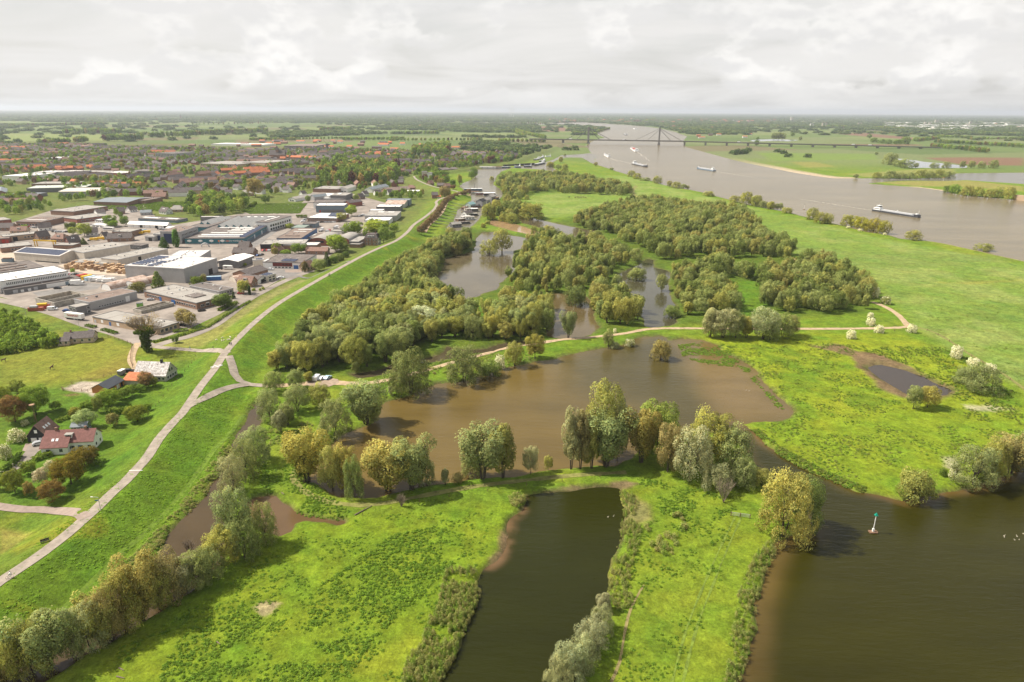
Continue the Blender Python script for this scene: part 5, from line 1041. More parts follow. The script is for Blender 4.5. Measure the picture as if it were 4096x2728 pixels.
def lobes_for(kind,rng):
 L=[]
 if kind=='round':
  n=24
  for i in range(n):
   t=0.24+0.64*(i+rng.random())/n; env=0.40*math.sin(math.pi*min(1,(t-0.05)/0.98))**0.6
   a=2.399*i+rng.random()*0.9; r=env*(0.55+0.45*rng.random()); s=0.105+0.07*rng.random()
   L.append((r*math.cos(a),r*math.sin(a),t,s,s,s*(0.9+0.4*rng.random())))
  L.append((0.03,0,0.87,0.13,0.13,0.13))
 elif kind=='tall':
  n=20
  for i in range(n):
   t=0.28+0.60*(i+rng.random())/n; env=0.21*math.sin(math.pi*min(1,(t+0.02)/1.04))**0.5
   a=2.399*i+rng.random()*0.9; r=env*(0.4+0.6*rng.random()); s=0.075+0.055*rng.random()
   L.append((r*math.cos(a),r*math.sin(a),t,s,s,s*1.5))
  L.append((0.0,0,0.9,0.08,0.08,0.12))
 elif kind=='bushy':
  n=28
  for i in range(n):
   t=0.08+0.76*(i+rng.random())/n; env=0.46*math.sin(math.pi*min(1,(t+0.22)/1.2))**0.55
   a=2.399*i+rng.random()*0.9; r=env*(0.55+0.45*rng.random()); s=0.11+0.07*rng.random()
   L.append((r*math.cos(a),r*math.sin(a),t,s,s,s*1.1))
  L.append((0,0.02,0.84,0.15,0.15,0.14))
 elif kind=='multi':                 # several leaning stems with separate heads
  k=4
  for j in range(k):
   a0=2*math.pi*j/k+rng.random()*0.7; lean=0.20+0.12*rng.random(); top=0.78+0.2*rng.random()
   for i in range(8):
    t=0.30+(top-0.36)*(i+rng.random())/8; r=lean*t*1.15
    a=rng.random()*6.28; q=0.09*rng.random(); s=0.085+0.06*rng.random()
    L.append((r*math.cos(a0)+q*math.cos(a),r*math.sin(a0)+q*math.sin(a),t,s,s,s*1.25))
 elif kind=='oval':                  # broadleaf street tree
  n=22
  for i in range(n):
   t=0.30+0.56*(i+rng.random())/n; env=0.33*math.sin(math.pi*min(1,(t-0.12)/0.9))**0.55
   a=2.399*i+rng.random()*0.8; r=env*(0.6+0.4*rng.random()); s=0.10+0.06*rng.random()
   L.append((r*math.cos(a),r*math.sin(a),t,s,s,s))
  L.append((0,0,0.86,0.13,0.13,0.13))
 elif kind=='column':
  n=18
  for i in range(n):
   t=0.10+0.80*(i+rng.random())/n; env=0.075*(1-max(0,t-0.45)*1.1)
   a=2.399*i; s=0.085*(1.1-0.6*max(0,t-0.4))
   L.append((env*math.cos(a),env*math.sin(a),t,s,s,s*1.9))
 elif kind=='cone':
  n=34
  for i in range(n):
   t=0.08+0.86*i/n; env=0.27*(1-t)**0.85
   a=2.399*i; s=0.035+0.105*(1-t)
   L.append((env*math.cos(a),env*math.sin(a),t,s,s,s*0.8))
 elif kind=='dome':                  # low bush
  n=26
  for i in range(n):
   u=(i+0.5)/n; t=0.16+0.62*u; env=0.52*math.sqrt(max(0.03,1-(t-0.1)**2/0.72))
   a=2.399*i+rng.random(); r=env*(0.55+0.45*rng.random()); s=0.17+0.09*rng.random()
   L.append((r*math.cos(a),r*math.sin(a),t,s,s,s))
  L.append((0,0,0.78,0.22,0.22,0.2))
 return L
def leaves(L,n,size,seed,tint_var=0.22,blossom=0.0,base_col=None,droop=0.0):
 rng=np.random.default_rng(seed); A=np.array([l[3]*l[5] for l in L]); k=rng.choice(len(L),n,p=A/A.sum())
 LA=np.array(L); c=LA[k,:3]; rad=LA[k,3:6]
 sub=rng.normal(size=(len(L),9,3)); sub /= np.linalg.norm(sub,axis=2)[:,:,None]
 s=sub[k,rng.integers(0,9,n)]
 d=s+rng.normal(size=(n,3))*0.42; d /= np.linalg.norm(d,axis=1)[:,None]
 rr_=0.72+0.42*rng.random(n)**0.7
 p=c+d*rad*rr_[:,None]
 nrm=d+rng.normal(size=(n,3))*0.5; nrm[:,2]+=0.25; nrm /= np.linalg.norm(nrm,axis=1)[:,None]
 u=np.cross(nrm,rng.normal(size=(n,3))); u /= np.linalg.norm(u,axis=1)[:,None]+1e-9
 w=np.cross(nrm,u)
 sz=size*(0.6+0.8*rng.random(n)); a=u*(sz*0.85)[:,None]; b=w*(sz*0.52)[:,None]
 v=np.stack([p-a,p-b*0.9+a*0.1,p+a,p+b],1).reshape(-1,3)
 f=np.arange(4*n).reshape(n,4)
 lobe_t=1+tint_var*rng.normal(size=len(L))*0.6
 br=np.clip(lobe_t[k]*(1+tint_var*rng.normal(size=n)),0.45,1.7)
 hue=rng.normal(size=n)*0.07
 col=np.stack([br*(1+hue),br,br*(1-hue)],1)
 if base_col is not None: col=col*np.array(base_col)
 if blossom:
  m=(rng.random(n)<blossom); col[m]=np.array((0.93,0.90,0.80))*(0.8+0.3*rng.random((m.sum(),1)))
 cen=np.array((0,0,LA[:,2].mean())); o=p-cen; o /= np.linalg.norm(o,axis=1)[:,None]+1e-9
 sn=d*0.65+o*0.5+nrm*0.55; sn /= np.linalg.norm(sn,axis=1)[:,None]
 return v,f,np.repeat(col,4,0),np.repeat(sn,4,0)
def leaf_mesh(name,parts,m,smooth_=False):
 v=np.concatenate([p[0] for p in parts]); off=np.cumsum([0]+[len(p[0]) for p in parts[:-1]])
 f=np.concatenate([p[1]+o for p,o in zip(parts,off)]); c=np.concatenate([p[2] for p in parts])
 me=mesh_np(name,v,f,[m]); at_=me.color_attributes.new('tint','FLOAT_COLOR','POINT')
 at_.data.foreach_set('color',np.concatenate([c,np.ones((len(c),1))],1).astype(np.float32).ravel())
 if len(parts[0])>3:
  me.polygons.foreach_set('use_smooth',np.ones(len(f),bool)); me.normals_split_custom_set_from_vertices(np.concatenate([p[3] for p in parts]).astype(np.float32))
 return me
def trunk_mb(kind,L,rng,stems=1,r=0.02,n=5):
 mb=MB()
 if kind in ('cone','column'):
  mb.tube((0,0,-0.02),(0,0,0.85),r,r*0.2,n); return mb
 if kind=='multi': stems=4
 heads=sorted(L,key=lambda l: -l[2])
 for s in range(stems):
  a=2*math.pi*s/stems+rng.random(); b0=(0.012*stems*0.5*math.cos(a),0.012*stems*0.5*math.sin(a),-0.03)
  mid=(0.05*(stems>1)*math.cos(a)+0.01,0.05*(stems>1)*math.sin(a),0.24)
  mb.tube(b0,mid,r*(1.15 if stems==1 else 0.75),r*0.72,n)
  mine=heads[s::stems][:7 if stems==1 else 4]
  for l in mine:
   q=(mid[0]*0.5+l[0]*0.55,mid[1]*0.5+l[1]*0.55,(mid[2]+l[2])*0.55-0.02)
   mb.tube(mid,q,r*0.5,r*0.34,4); mb.tube(q,l[:3],r*0.34,r*0.1,4)
 return mb
PROTO={}
def proto(kind,lod,var,m=None,blossom=0.0,base=None,key=None):
 k=key or (kind,lod,var)
 if k in PROTO: return PROTO[k]
 rng=random.Random(hash((kind,var)) % 9973 if False else sum(map(ord,kind))*31+var*101)
 L=lobes_for(kind,rng)
 n,s={'near': (12500,0.0165),'mid': (4600,0.027),'far': (800,0.062),'tiny': (230,0.125)}[lod]
 if kind=='dome': n,s={'near': (6500,0.031),'mid': (2600,0.05),'far': (420,0.13),'tiny': (160,0.2)}[lod]
 if kind in ('column',): s *= 0.85
 cr=leaf_mesh('crown',[leaves(L,n,s,var*13+len(kind),blossom=blossom,base_col=base)],m or M_LEAF)
 tk=trunk_mb(kind,L,rng,1 if kind in ('oval','cone','column') else 3,0.017 if kind != 'dome' else 0.03,6 if lod=='near' else 4).mesh('trunk',M_BARK)
 w=2*max(max(abs(l[0])+l[3],abs(l[1])+l[3]) for l in L)
 PROTO[k]=(cr,tk,w); return PROTO[k]
def put_tree(p,h,wm,kind,lod,var,col,name,label=None,cat='tree',group=None,parts=True,protoargs=None):
 cr,tk,w=proto(kind,lod,var,**(protoargs or {}))
 rz=random.random()*6.28
 sx=wm/w if wm else h
 if parts:
  r=empty(name,p,rz,label,cat,group); r.scale=(sx,sx,h)
  a=link('trunk',tk,None,r); b=link('crown',cr,None,r); b.color=(*col,1)
 else:
  r=link(name,cr); r.location=p; r.rotation_euler=(0,0,rz); r.scale=(sx,sx,h); r.color=(*col,1); tag(r,label,cat,group)
 return r
def jit(c,a=0.12):
 k=1+random.uniform(-a,a); return (c[0]*k*random.uniform(0.95,1.05),c[1]*k,c[2]*k*random.uniform(0.9,1.1))
TREE_SPOTS=[]
def wtree(fr,x,y,ytop,wpx,kind,col,label,name='willow_tree',lod='near',cat='tree',group=None,var=None,protoargs=None):
 p=at(fr,x,y); sy=src(fr,0,ytop)[1]; h=max(1.2,height_at(p,sy))
 k=FR[fr][2]/2354.0; wm=(1.25 if fr=='L' else 1.2)*(1.25 if kind=='multi' else 1)*wpx*k/px_per_m((p.x,p.y,p.z+h*0.5))
 TREE_SPOTS.append((p.x,p.y,wm*0.5))
 v=var if var is not None else random.randrange(4)
 o=put_tree(p-Vector((0,0,0.1)),h*1.02,wm,kind,lod,v,jit(col,0.06),name,label,cat,group,protoargs=protoargs); return o
HAWK=dict(m=M_BLOS,blossom=0.62,base=(0.16,0.19,0.06),key='hawthorn')
def haw(fr,x,y,yt,w,label,col=None,bl=0.74):
 k='hawthorn%d' % int(bl*100)
 return wtree(fr,x,y,yt,w,'dome',(1,1,1),label,'hawthorn_bush','mid','bush','blossoming bushes on the meadow',1,dict(m=M_BLOS,blossom=bl,base=(0.28,0.31,0.10),key=k))
# single trees round the lakes (frame W unless said)
T_=wtree
T_('I',310,1062,850,170,'bushy',GREYG,'round grey-green willow on the bank where the brown ditch ends')
T_('I',490,1000,828,165,'round',GREYG,'grey-green willow right of the ditch end, below the parked cars')
T_('I',375,1140,998,86,'tall',SILV,'slim young willow standing alone on grass beside the ditch end')
T_('I',425,1092,960,88,'tall',GREYG,'slim young willow just behind the smaller one by the ditch end')
T_('I',740,1160,915,220,'bushy',GREYG,'broad dark willow leaning over the western tip of the brown lake')
T_('I',950,1080,770,215,'multi',GREYG,'tall open willow on the western lake shore below the car park')
T_('I',980,1060,950,120,'bushy',OLIVE_T,'low leafy willow at the foot of the tall western shore willow')
T_('I',640,965,825,150,'round',OLIVE_T,'olive willow just below the gravel car park')
T_('I',1250,885,595,300,'bushy',(0.23,0.25,0.095),'biggest dark willow on the northern shore of the brown lake')
T_('I',1180,850,700,150,'bushy',(0.23,0.25,0.095),'lower willow clinging to the left of the biggest northern shore willow')
T_('I',1610,805,560,255,'bushy',(0.23,0.25,0.095),'broad dark willow right of the biggest one on the northern lake shore')
T_('I',1780,765,660,150,'dome',(0.22,0.27,0.08),'low spreading bush beside the broad northern shore willow',name='willow_bush',cat='bush')
T_('I',1950,698,533,125,'round',OLIVE_T,'olive willow between the sandy track and the northern lake shore')
T_('I',2085,650,483,120,'oval',(0.30,0.28,0.08),'small olive tree right beside the sandy track above the lake')
haw('I',1850,705,620,75,'white blossoming bush left of the olive willow by the track')
T_('I',337,872,738,130,'round',GREYG,'willow at the foot of the dike beside the track to the car park')
T_('I',480,852,725,120,'round',GREYG,'willow between the dike track and the gravel car park')
T_('I',560,800,740,60,'tall',OLIVE_T,'slim willow left of the parked cars')
T_('I',880,740,670,50,'tall',GREYG,'small willow by the swamp ditch right of the parked cars')
T_('I',1120,890,830,40,'tall',SILV,'tiny silvery willow on the bank left of the biggest shore willow')
T_('M',390,716,362,235,'multi',YELT,'yellow-green willow at the western bend of the lake path')
T_('M',345,705,560,70,'tall',DKG,'dark slim willow at the foot of the yellow-green willow')
T_('M',560,780,490,165,'round',OLIVE_T,'olive willow standing in the lake west of the path bend')
T_('M',650,775,492,165,'round',YELT,'yellowish willow behind the small dark willow on the south shore')
T_('M',705,826,545,140,'bushy',(0.22,0.27,0.10),'small dense dark willow at the water on the south shore')
T_('M',930,775,420,260,'multi',(0.37,0.345,0.11),'wide yellow-olive willow on the south shore, left of its darker twin')
T_('M',1090,768,430,250,'multi',GREYG,'wide grey-green willow on the south shore, right of its yellower twin')
T_('M',1190,740,560,120,'bushy',GREYG,'low willow skirting the right side of the wide south shore pair')
T_('M',1315,738,628,46,'tall',SILV,'tiny willow alone on the south shore')
T_('M',1398,722,655,72,'dome',TAN,'low brownish bush on the south shore next to the tiny willow',name='willow_bush',cat='bush')
T_('M',1565,697,345,270,'multi',GREYG,'open grey-green willow near the middle of the south shore')
T_('M',1490,680,550,150,'bushy',GREYG,'drooping low willow left of the open one in mid south shore')
T_('M',1700,690,338,150,'tall',OLIVE_T,'tall narrow willow right of the open one in mid south shore')
T_('M',1888,668,478,104,'oval',SILV,'small silvery tree alone on the dam between the two lakes')
T_('M',2006,643,543,62,'oval',OLIVE_T,'tiny round tree right of the silvery tree on the dam')
T_('O',310,718,322,125,'tall',SILV,'tall slender silver willow at the left of the peninsula group')
T_('O',372,716,328,110,'tall',TAN,'tall slender brownish willow second from the left of the peninsula group')
T_('O',448,712,395,130,'tall',OLIVE_T,'dark stemmed willow at the water in the peninsula group')
T_('O',545,697,318,260,'multi',GREYG,'broad pale willow in the middle of the peninsula group')
T_('O',530,640,138,280,'round',OLIVE_T,'tallest willow of the peninsula group, rising behind the others')
T_('O',620,660,250,130,'round',SILV,'pale willow right behind the tallest of the peninsula group')
T_('O',780,672,300,180,'multi',(0.36,0.31,0.10),'leaning willow with orange foliage at the right of the peninsula group')
T_('O',890,610,270,300,'round',(0.23,0.28,0.07),'dark green round tree behind the leaning orange willow')
T_('O',960,738,420,190,'round',TAN,'brownish willow at the left of the broad clump on the peninsula')
T_('O',1110,795,455,250,'round',SILV,'silvery willow in the front left of the broad peninsula clump')
T_('O',1230,700,352,280,'round',OLIVE_T,'highest olive willow of the broad peninsula clump')
T_('O',1385,745,450,260,'round',GREYG,'grey-green willow at the right of the broad peninsula clump')
T_('O',1285,855,680,220,'bushy',SILV,'low silvery willow in front of the broad peninsula clump')
T_('O',1470,832,640,180,'bushy',GREYG,'low dark willow at the right foot of the broad peninsula clump')
T_('O',1590,832,712,130,'bushy',OLIVE_T,'small olive willow between the broad clump and the yellow tree')
T_('O',1735,1172,745,350,'bushy',YELT,'big yellow blossoming willow on the corner of the spit')
T_('O',1868,1100,752,230,'bushy',(0.22,0.27,0.085),'darker green willow merged with the back of the big yellow one')
T_('P',1612,326,132,235,'dome',OLIVE_T,'round olive willow alone at the shore of the right meadow',name='willow_tree')
T_('P',2010,232,-25,280,'bushy',GREYG,'tall grey-green willow on the right shore beside the white bush')
T_('P',2130,190,-80,200,'bushy',OLIVE_T,'olive willow on the right shore between its two neighbours')
T_('P',2255,155,-125,200,'multi',TAN,'brownish open willow on the right shore near the picture edge')
T_('P',2360,132,-160,200,'bushy',GREYG,'willow on the right shore cut by the picture edge')
haw('P',1880,192,105,75,'white blossoming bush left of the tall shore willow on the right')
T_('P',1806,172,118,52,'dome',(0.17,0.23,0.05),'little green bush left of the white shore bush',name='bush',cat='bush')
T_('K',2060,952,770,230,'bushy',GREYG,'round grey-green willow by the fence on the right meadow')
T_('K',1945,905,790,130,'bushy',GREYG,'lower willow on the left of the round one by the meadow fence')
haw('K',2012,782,728,85,'white bush right behind the round meadow willow'); haw('K',2120,828,763,75,'white bush at the right of the round meadow willow')
haw('K',1895,728,643,76,'tall white bush alone along the meadow path'); haw('K',1595,557,498,66,'white bush right at the fork of the sandy tracks')
haw('K',1187,597,538,64,'white bush below the sandy track, left of the others'); haw('K',1375,557,505,62,'white bush on the near edge of the sandy track')
haw('K',1320,508,455,62,'white bush just above the sandy track'); haw('K',1318,457,420,42,'smallest white bush, right above the one by the sandy track')
haw('K',1345,318,248,68,'white bush at the right tip of the wood'); haw('K',1420,364,308,72,'half green blossoming bush beside the branching track',bl=0.2)
haw('K',1185,214,165,62,'white bush at the upper right edge of the wood')
T_('K',1605,1072,915,100,'oval',GREYG,'grey-green tree beside the dark marsh pool'); T_('K',1702,1062,918,128,'oval',YELT,'yellow tree beside the dark marsh pool')
T_('J',910,988,853,140,'dome',(0.34,0.30,0.12),'brownish bush standing alone in the brown lake',name='willow_bush',cat='bush')
T_('J',560,905,795,80,'round',GREYG,'small willow between track and lake, left of the white bush'); T_('J',605,912,868,70,'dome',SILV,'low silvery bush at the lake edge by the track',name='willow_bush',cat='bush')
haw('J',705,898,850,72,'pale bush at the water below the sandy track',bl=0.3); haw('J',605,808,778,25,'tiny white bush above the sandy track')
T_('J',340,622,488,140,'dome',(0.21,0.25,0.09),'round willow standing alone in the woodland pool',name='willow_tree'); T_('J',750,452,375,125,'dome',GREYG,'low willow hanging over the woodland creek',name='willow_tree')
T_('J',920,527,413,75,'round',GREYG,'narrow willow standing in the woodland creek'); T_('J',990,705,622,105,'dome',(0.22,0.27,0.085),'round bush on the right bank of the woodland creek',name='willow_bush',cat='bush')
T_('J',1245,838,650,110,'tall',SILV,'leftmost silvery willow of the clump beside the sandy track'); T_('J',1330,842,655,200,'round',SILV,'wide silvery willow of the clump beside the sandy track')
T_('J',1415,842,668,110,'round',GREYG,'grey willow left of the golden one beside the sandy track'); T_('J',1488,842,703,90,'tall',YELT,'golden willow in the middle of the clump by the sandy track')
T_('J',1600,852,648,190,'round',SILV,'tall silvery willow right of the golden one by the sandy track'); T_('J',1648,856,718,110,'bushy',GREYG,'low willow in front of the tall silvery one by the sandy track')
T_('J',1730,838,680,150,'round',GREYG,'grey-green willow near the right end of the track clump'); T_('J',1788,826,692,100,'round',TAN,'brownish willow at the right end of the track clump')
T_('I',1330,440,298,190,'round',(0.55,0.58,0.46),'silver-white poplar shining out of the dense wood',name='white_poplar')
T_('L',1590,485,105,250,'round',GREYG,'tallest willow of the ditch row, beside the mud pool'); T_('L',1785,462,185,165,'bushy',GREYG,'willow nearest to the mud pool')
T_('L',1650,560,300,190,'bushy',GREYG,'willow with bare sloping branches below the mud pool'); T_('L',1500,605,375,230,'round',OLIVE_T,'olive willow in the ditch row just below the tallest')
for i,(x,y,yt,w,c) in enumerate([(1420,700,480,190,GREYG),(1330,760,518,200,GREYG),(1235,800,560,180,SILV),(1150,850,523,250,TAN),(1080,905,620,230,OLIVE_T),(960,985,555,235,(0.36,0.325,0.12)),(850,1045,640,240,OLIVE_T),
                           (760,1112,760,210,TAN),(690,1140,800,180,OLIVE_T),(620,1185,850,220,SILV),(500,1235,955,190,GREYG),(330,1312,925,280,GREYG),(230,1355,1000,240,OLIVE_T),(120,1380,1090,200,OLIVE_T),(30,1400,1215,210,TAN),(-90,1430,1230,230,GREYG)]):
 T_('L',x,y,yt,w,('bushy','round','multi')[i % 3],c,ordn(i)+' willow from the top in the thick row below the mud pool',group='willows along the brown ditch')
T_('W',588,1062,980,66,'bushy',GREYG,'uppermost willow of the three between ditch and grass path'); T_('W',565,1098,1012,66,'bushy',GREYG,'middle willow of the three between ditch and grass path'); T_('W',538,1132,1046,58,'bushy',SILV,'lowest willow of the three between ditch and grass path')
for i,(x,y,yt,w) in enumerate([(1705,930,798,90),(1690,1065,880,170),(1625,1185,955,220),(1560,1300,1080,215),(1480,1385,1130,245),(1410,1450,1230,190)]):
 T_('N',x,y,yt,w,('tall','bushy','bushy')[min(i,2)],SILV,ordn(i)+' silvery willow from the top on the right bank of the dark pond',group='silvery willows on the pond bank')
# dense floodplain wood
WOODS=[('W',[(632,855),(655,805),(700,768),(770,716),(850,660),(930,606),(1000,568),(1060,552),(1092,556),(1070,574),(1022,592),(992,625),(975,655),(985,682),(1040,702),(1010,760),(960,800),(905,842),(850,850),(760,838),(700,862)],5.7),
         ('Q',[(930,455),(1060,350),(1200,300),(1340,335),(1560,335),(1700,400),(1880,480),(1900,560),(1750,600),(1690,630),(1500,700),(1300,722),(1200,760),(1060,760),(900,700),(800,660),(900,560),(950,500)],8.2),
         ('Q',[(-150,1000),(60,740),(160,660),(320,770),(460,810),(400,850),(380,900),(440,930),(820,900),(830,830),(1000,790),(1150,790),(1180,900),(1160,1050),(980,1085),(800,1110),(500,1090),(380,1080),(300,1120),(60,1130)],7.2),
         ('J',[(350,110),(520,115),(620,185),(820,255),(860,335),(1000,315),(1220,295),(1300,315),(1500,305),(1640,310),(1780,345),(1790,280),(1700,210),(1540,95),(1470,25),(1400,0),(1100,-45),(800,-45),(620,5),(540,60)],8.6),
         ('J',[(970,430),(1100,405),(1250,425),(1320,505),(1425,610),(1420,660),(1200,705),(1060,695),(1020,625)],7.0),
         ('J',[(1150,385),(1300,320),(1400,410),(1600,430),(1780,375),(1900,355),(2060,370),(2180,450),(2320,530),(2330,645),(2180,655),(1980,685),(1800,675),(1560,645),(1530,600),(1600,570),(1620,480),(1350,425),(1300,460)],8.2),
         ('J',[(440,570),(620,485),(640,565),(840,640),(860,710),(800,765),(560,775),(450,650)],8.0),
         ('Q',[(420,440),(330,430),(400,380),(560,380),(600,395),(500,425)],8.0),('Q',[(600,425),(640,395),(860,370),(870,405),(700,432)],8.0),
         ('J',[(180,770),(300,740),(440,720),(450,790),(420,830),(280,840),(170,830)],8.0),
         ('W',[(1143,425),(1165,410),(1250,404),(1330,412),(1400,424),(1452,442),(1440,450),(1380,448),(1290,445),(1258,432),(1215,445),(1190,460),(1170,475),(1150,505),(1205,505),(1235,510),(1228,490),(1180,480),(1160,470),(1150,445)],10.0),
         ('W',[(1322,525),(1330,505),(1420,478),(1500,468),(1640,486),(1700,510),(1560,530),(1400,540)],9.0),
         ('Q',[(680,150),(660,90),(760,60),(840,100),(920,150),(860,170),(780,150)],10.0)]
CLEAR=[poly('I',[(830,570),(1040,540),(1060,640),(960,700),(840,680)],LAND),poly('Q',[(420,830),(620,780),(820,800),(820,870),(600,900),(400,920)],LAND),poly('J',[(940,370),(1240,310),(1190,400),(1010,410)],LAND),poly('J',[(1310,480),(1590,450),(1600,560),(1520,640),(1440,640),(1400,560)],LAND)]
wood=[]
for fr,pts,sp in WOODS:
 P_=poly(fr,pts,LAND); lo=P_.min(0); hi=P_.max(0)
 nx=int((hi[0]-lo[0])/sp)+1; ny=int((hi[1]-lo[1])/sp)+1
 X,Y=np.meshgrid(np.arange(nx),np.arange(ny)); X=lo[0]+(X+0.5*(Y % 2))*sp; Y=lo[1]+Y*sp
 X=X.ravel()+RNG.normal(size=X.size)*sp*0.28; Y=Y.ravel()+RNG.normal(size=Y.size)*sp*0.28
 ok=inside(X,Y,P_)
 for c in CLEAR: ok &= ~(inside(X,Y,c) & (RNG.random(X.size)<0.92))
 X=X[ok]; Y=Y[ok]; ws=water_sd(X,Y)[0]; ok=ws<-0.3; X=X[ok]; Y=Y[ok]
 wood+=list(zip(X,Y))
wood=[w for w in wood if all((w[0]-s[0])**2+(w[1]-s[1])**2>(s[2]*0.55)**2 for s in TREE_SPOTS)]
wood.sort(key=lambda w: math.hypot(*w))
print('wood trees',len(wood))
nz=lambda x,y: float(vnoise(np.array([x]),np.array([y]),45.0,5)[0])
rest=[]
for i,(x,y) in enumerate(wood):
 z=terr(x,y); k=nz(x+300,y); h=random.uniform(5.5,12.0)+5.5*k; k=nz(x,y); q=0.6*k+0.4*random.random()
 col=(0.165,0.205,0.07) if q<0.2 else (0.37,0.39,0.20) if 0.44<q<0.475 else (0.24,0.275,0.095) if q<0.32 else GREYG if q<0.5 else OLIVE_T if q<0.68 else (0.37,0.34,0.11) if q<0.84 else BRNT
 if i<300:
  d=math.hypot(x,y)
  where=('dike side' if x<-25 and y<620 else 'lake track side' if y<420 else 'creek side')
  put_tree(Vector((x,y,z-0.1)),h,h*random.uniform(0.6,1.05),random.choice(['round','tall','tall','bushy','multi','multi','multi']),'near' if i<130 else 'mid',random.randrange(4),jit(col),'willow_tree',
                 'willow crowded among others in the dense wet wood, '+where,'tree','willows of the dense wood, '+where)
 else: rest.append((x,y,z,h))
print('rest',len(rest))
def scatter(name,pts,protos,m,label=None,jitter_w=(0.75,1.05)):
 """many look-alikes standing as one mass: protos instanced on points by geometry nodes"""
 pts=np.array(pts,float); n=len(pts)
 c=bpy.data.collections.new(name+'_kinds');
 for i,me_ in enumerate(protos):
  o=bpy.data.objects.new('%s_kind_%02d' % (name,i),me_); c.objects.link(o)
 me=bpy.data.meshes.new(name); me.vertices.add(n); me.vertices.foreach_set('co',pts[:,:3].astype(np.float32).ravel())
 def attr(nm,ty,arr,key='value'):
  a=me.attributes.new(nm,ty,'POINT'); a.data.foreach_set(key,np.asarray(arr).ravel())
 h=pts[:,3]; w=(pts[:,4] if pts.shape[1]>4 else h*RNG.uniform(*jitter_w,n))
 attr('size','FLOAT_VECTOR',np.stack([w,w,h],1).astype(np.float32),'vector')
 attr('turn','FLOAT_VECTOR',np.stack([np.zeros(n),np.zeros(n),RNG.random(n)*6.28],1).astype(np.float32),'vector')
 attr('pick','INT',RNG.integers(0,len(protos),n).astype(np.int32))
 o=link(name,me); tag(o,label,kind='stuff')
 g=bpy.data.node_groups.new(name,'GeometryNodeTree')
 g.interface.new_socket('Geometry',in_out='INPUT',socket_type='NodeSocketGeometry'); g.interface.new_socket('Geometry',in_out='OUTPUT',socket_type='NodeSocketGeometry')
 N=g.nodes; L=g.links; gi_=N.new('NodeGroupInput'); go=N.new('NodeGroupOutput')
 ip=N.new('GeometryNodeInstanceOnPoints'); ci=N.new('GeometryNodeCollectionInfo'); ci.inputs['Collection'].default_value=c
 ci.inputs['Separate Children'].default_value=True; ci.inputs['Reset Children'].default_value=True
 def na_(nm,ty):
  k=N.new('GeometryNodeInputNamedAttribute'); k.data_type=ty; k.inputs['Name'].default_value=nm; return k.outputs['Attribute']
 L.new(gi_.outputs[0],ip.inputs['Points']); L.new(ci.outputs[0],ip.inputs['Instance']); ip.inputs['Pick Instance'].default_value=True
 L.new(na_('pick','INT'),ip.inputs['Instance Index']); L.new(na_('size','FLOAT_VECTOR'),ip.inputs['Scale']); L.new(na_('turn','FLOAT_VECTOR'),ip.inputs['Rotation'])
 L.new(ip.outputs[0],go.inputs[0]); md=o.modifiers.new('scatter','NODES'); md.node_group=g
 return o
def lodset(kinds,lod,m,vars_=3,tag_=''):
 return [proto(k,lod,v,m=m,key=('sc'+tag_,k,lod,v))[0] for k in kinds for v in range(vars_)]
if rest: scatter('willow_wood',rest,lodset(['round','tall','multi','bushy'],'mid',M_WOODLEAF,2),M_WOODLEAF,'further willows of the dense wood by the creek')
# garden, street and river-bank trees
def gt(fr,x,y,yt,w,kind,col,label,name='tree',lod='mid',**k): return wtree(fr,x,y,yt,w,kind,col,label,name,lod,**k)
gt('T',815,742,445,96,'column',(0.12,0.23,0.05),'tall columnar poplar on the lawn before the teal factory','poplar_tree')
gt('T',615,752,565,150,'cone',(0.12,0.20,0.06),'broad dark conifer left of the columnar poplar','conifer_tree')
gt('E',1315,622,498,95,'cone',(0.22,0.30,0.09),'pale green larch in front of the big grey warehouse','conifer_tree'); gt('E',1492,702,543,115,'cone',(0.18,0.25,0.06),'green larch at the corner of the big grey warehouse','conifer_tree')
gt('E',1300,745,655,145,'dome',(0.20,0.20,0.07),'round olive bush in front of the tunnel sheds','bush',cat='bush'); gt('E',1855,672,598,130,'dome',(0.17,0.22,0.05),'bush at the foot of the big grey warehouse','bush',cat='bush'); gt('E',1920,660,575,60,'dome',TAN,'brown bush right of the green one at the grey warehouse','bush',cat='bush')
gt('E',1735,1058,905,155,'oval',TAN,'brown leafed tree on the fenced lawn beside the dike street'); gt('E',1797,1078,935,110,'oval',TAN,'second brown leafed tree on the fenced lawn'); gt('E',2100,898,768,175,'oval',(0.15,0.20,0.05),'dark green tree before the brick workshop')
gt('E',1655,1228,1160,58,'oval',(0.14,0.20,0.05),'little dark tree alone on the mown dike slope'); gt('E',690,570,525,40,'oval',BRIGHT,'small tree beside the pallet yard'); gt('E',150,968,910,60,'oval',BRIGHT,'small bright tree at the street left of the yard'); gt('E',800,225,100,125,'oval',(0.32,0.36,0.08),'bright yellow-green tree among the left houses'); gt('E',690,210,135,90,'oval',(0.28,0.34,0.08),'slim yellow-green tree among the left houses')
gt('E',240,165,112,60,'oval',BRIGHT,'small bright tree before the brick factory'); gt('E',640,150,95,60,'dome',DKG,'dark clipped tree before the brick hall','tree'); gt('E',695,145,85,60,'dome',DKG,'second dark clipped tree before the brick hall','tree'); gt('E',1040,130,25,110,'oval',MIDG,'green tree left of the canvas hall'); gt('E',1075,140,75,90,'oval',BRIGHT,'lower green tree left of the canvas hall'); gt('E',1180,130,30,80,'oval',MIDG,'green tree touching the canvas hall')
gt('E',790,300,235,60,'cone',DKG,'dark conifer beside the black gabled house','conifer_tree'); gt('E',2300,760,660,100,'oval',BRIGHT,'light tree at the dike street corner')
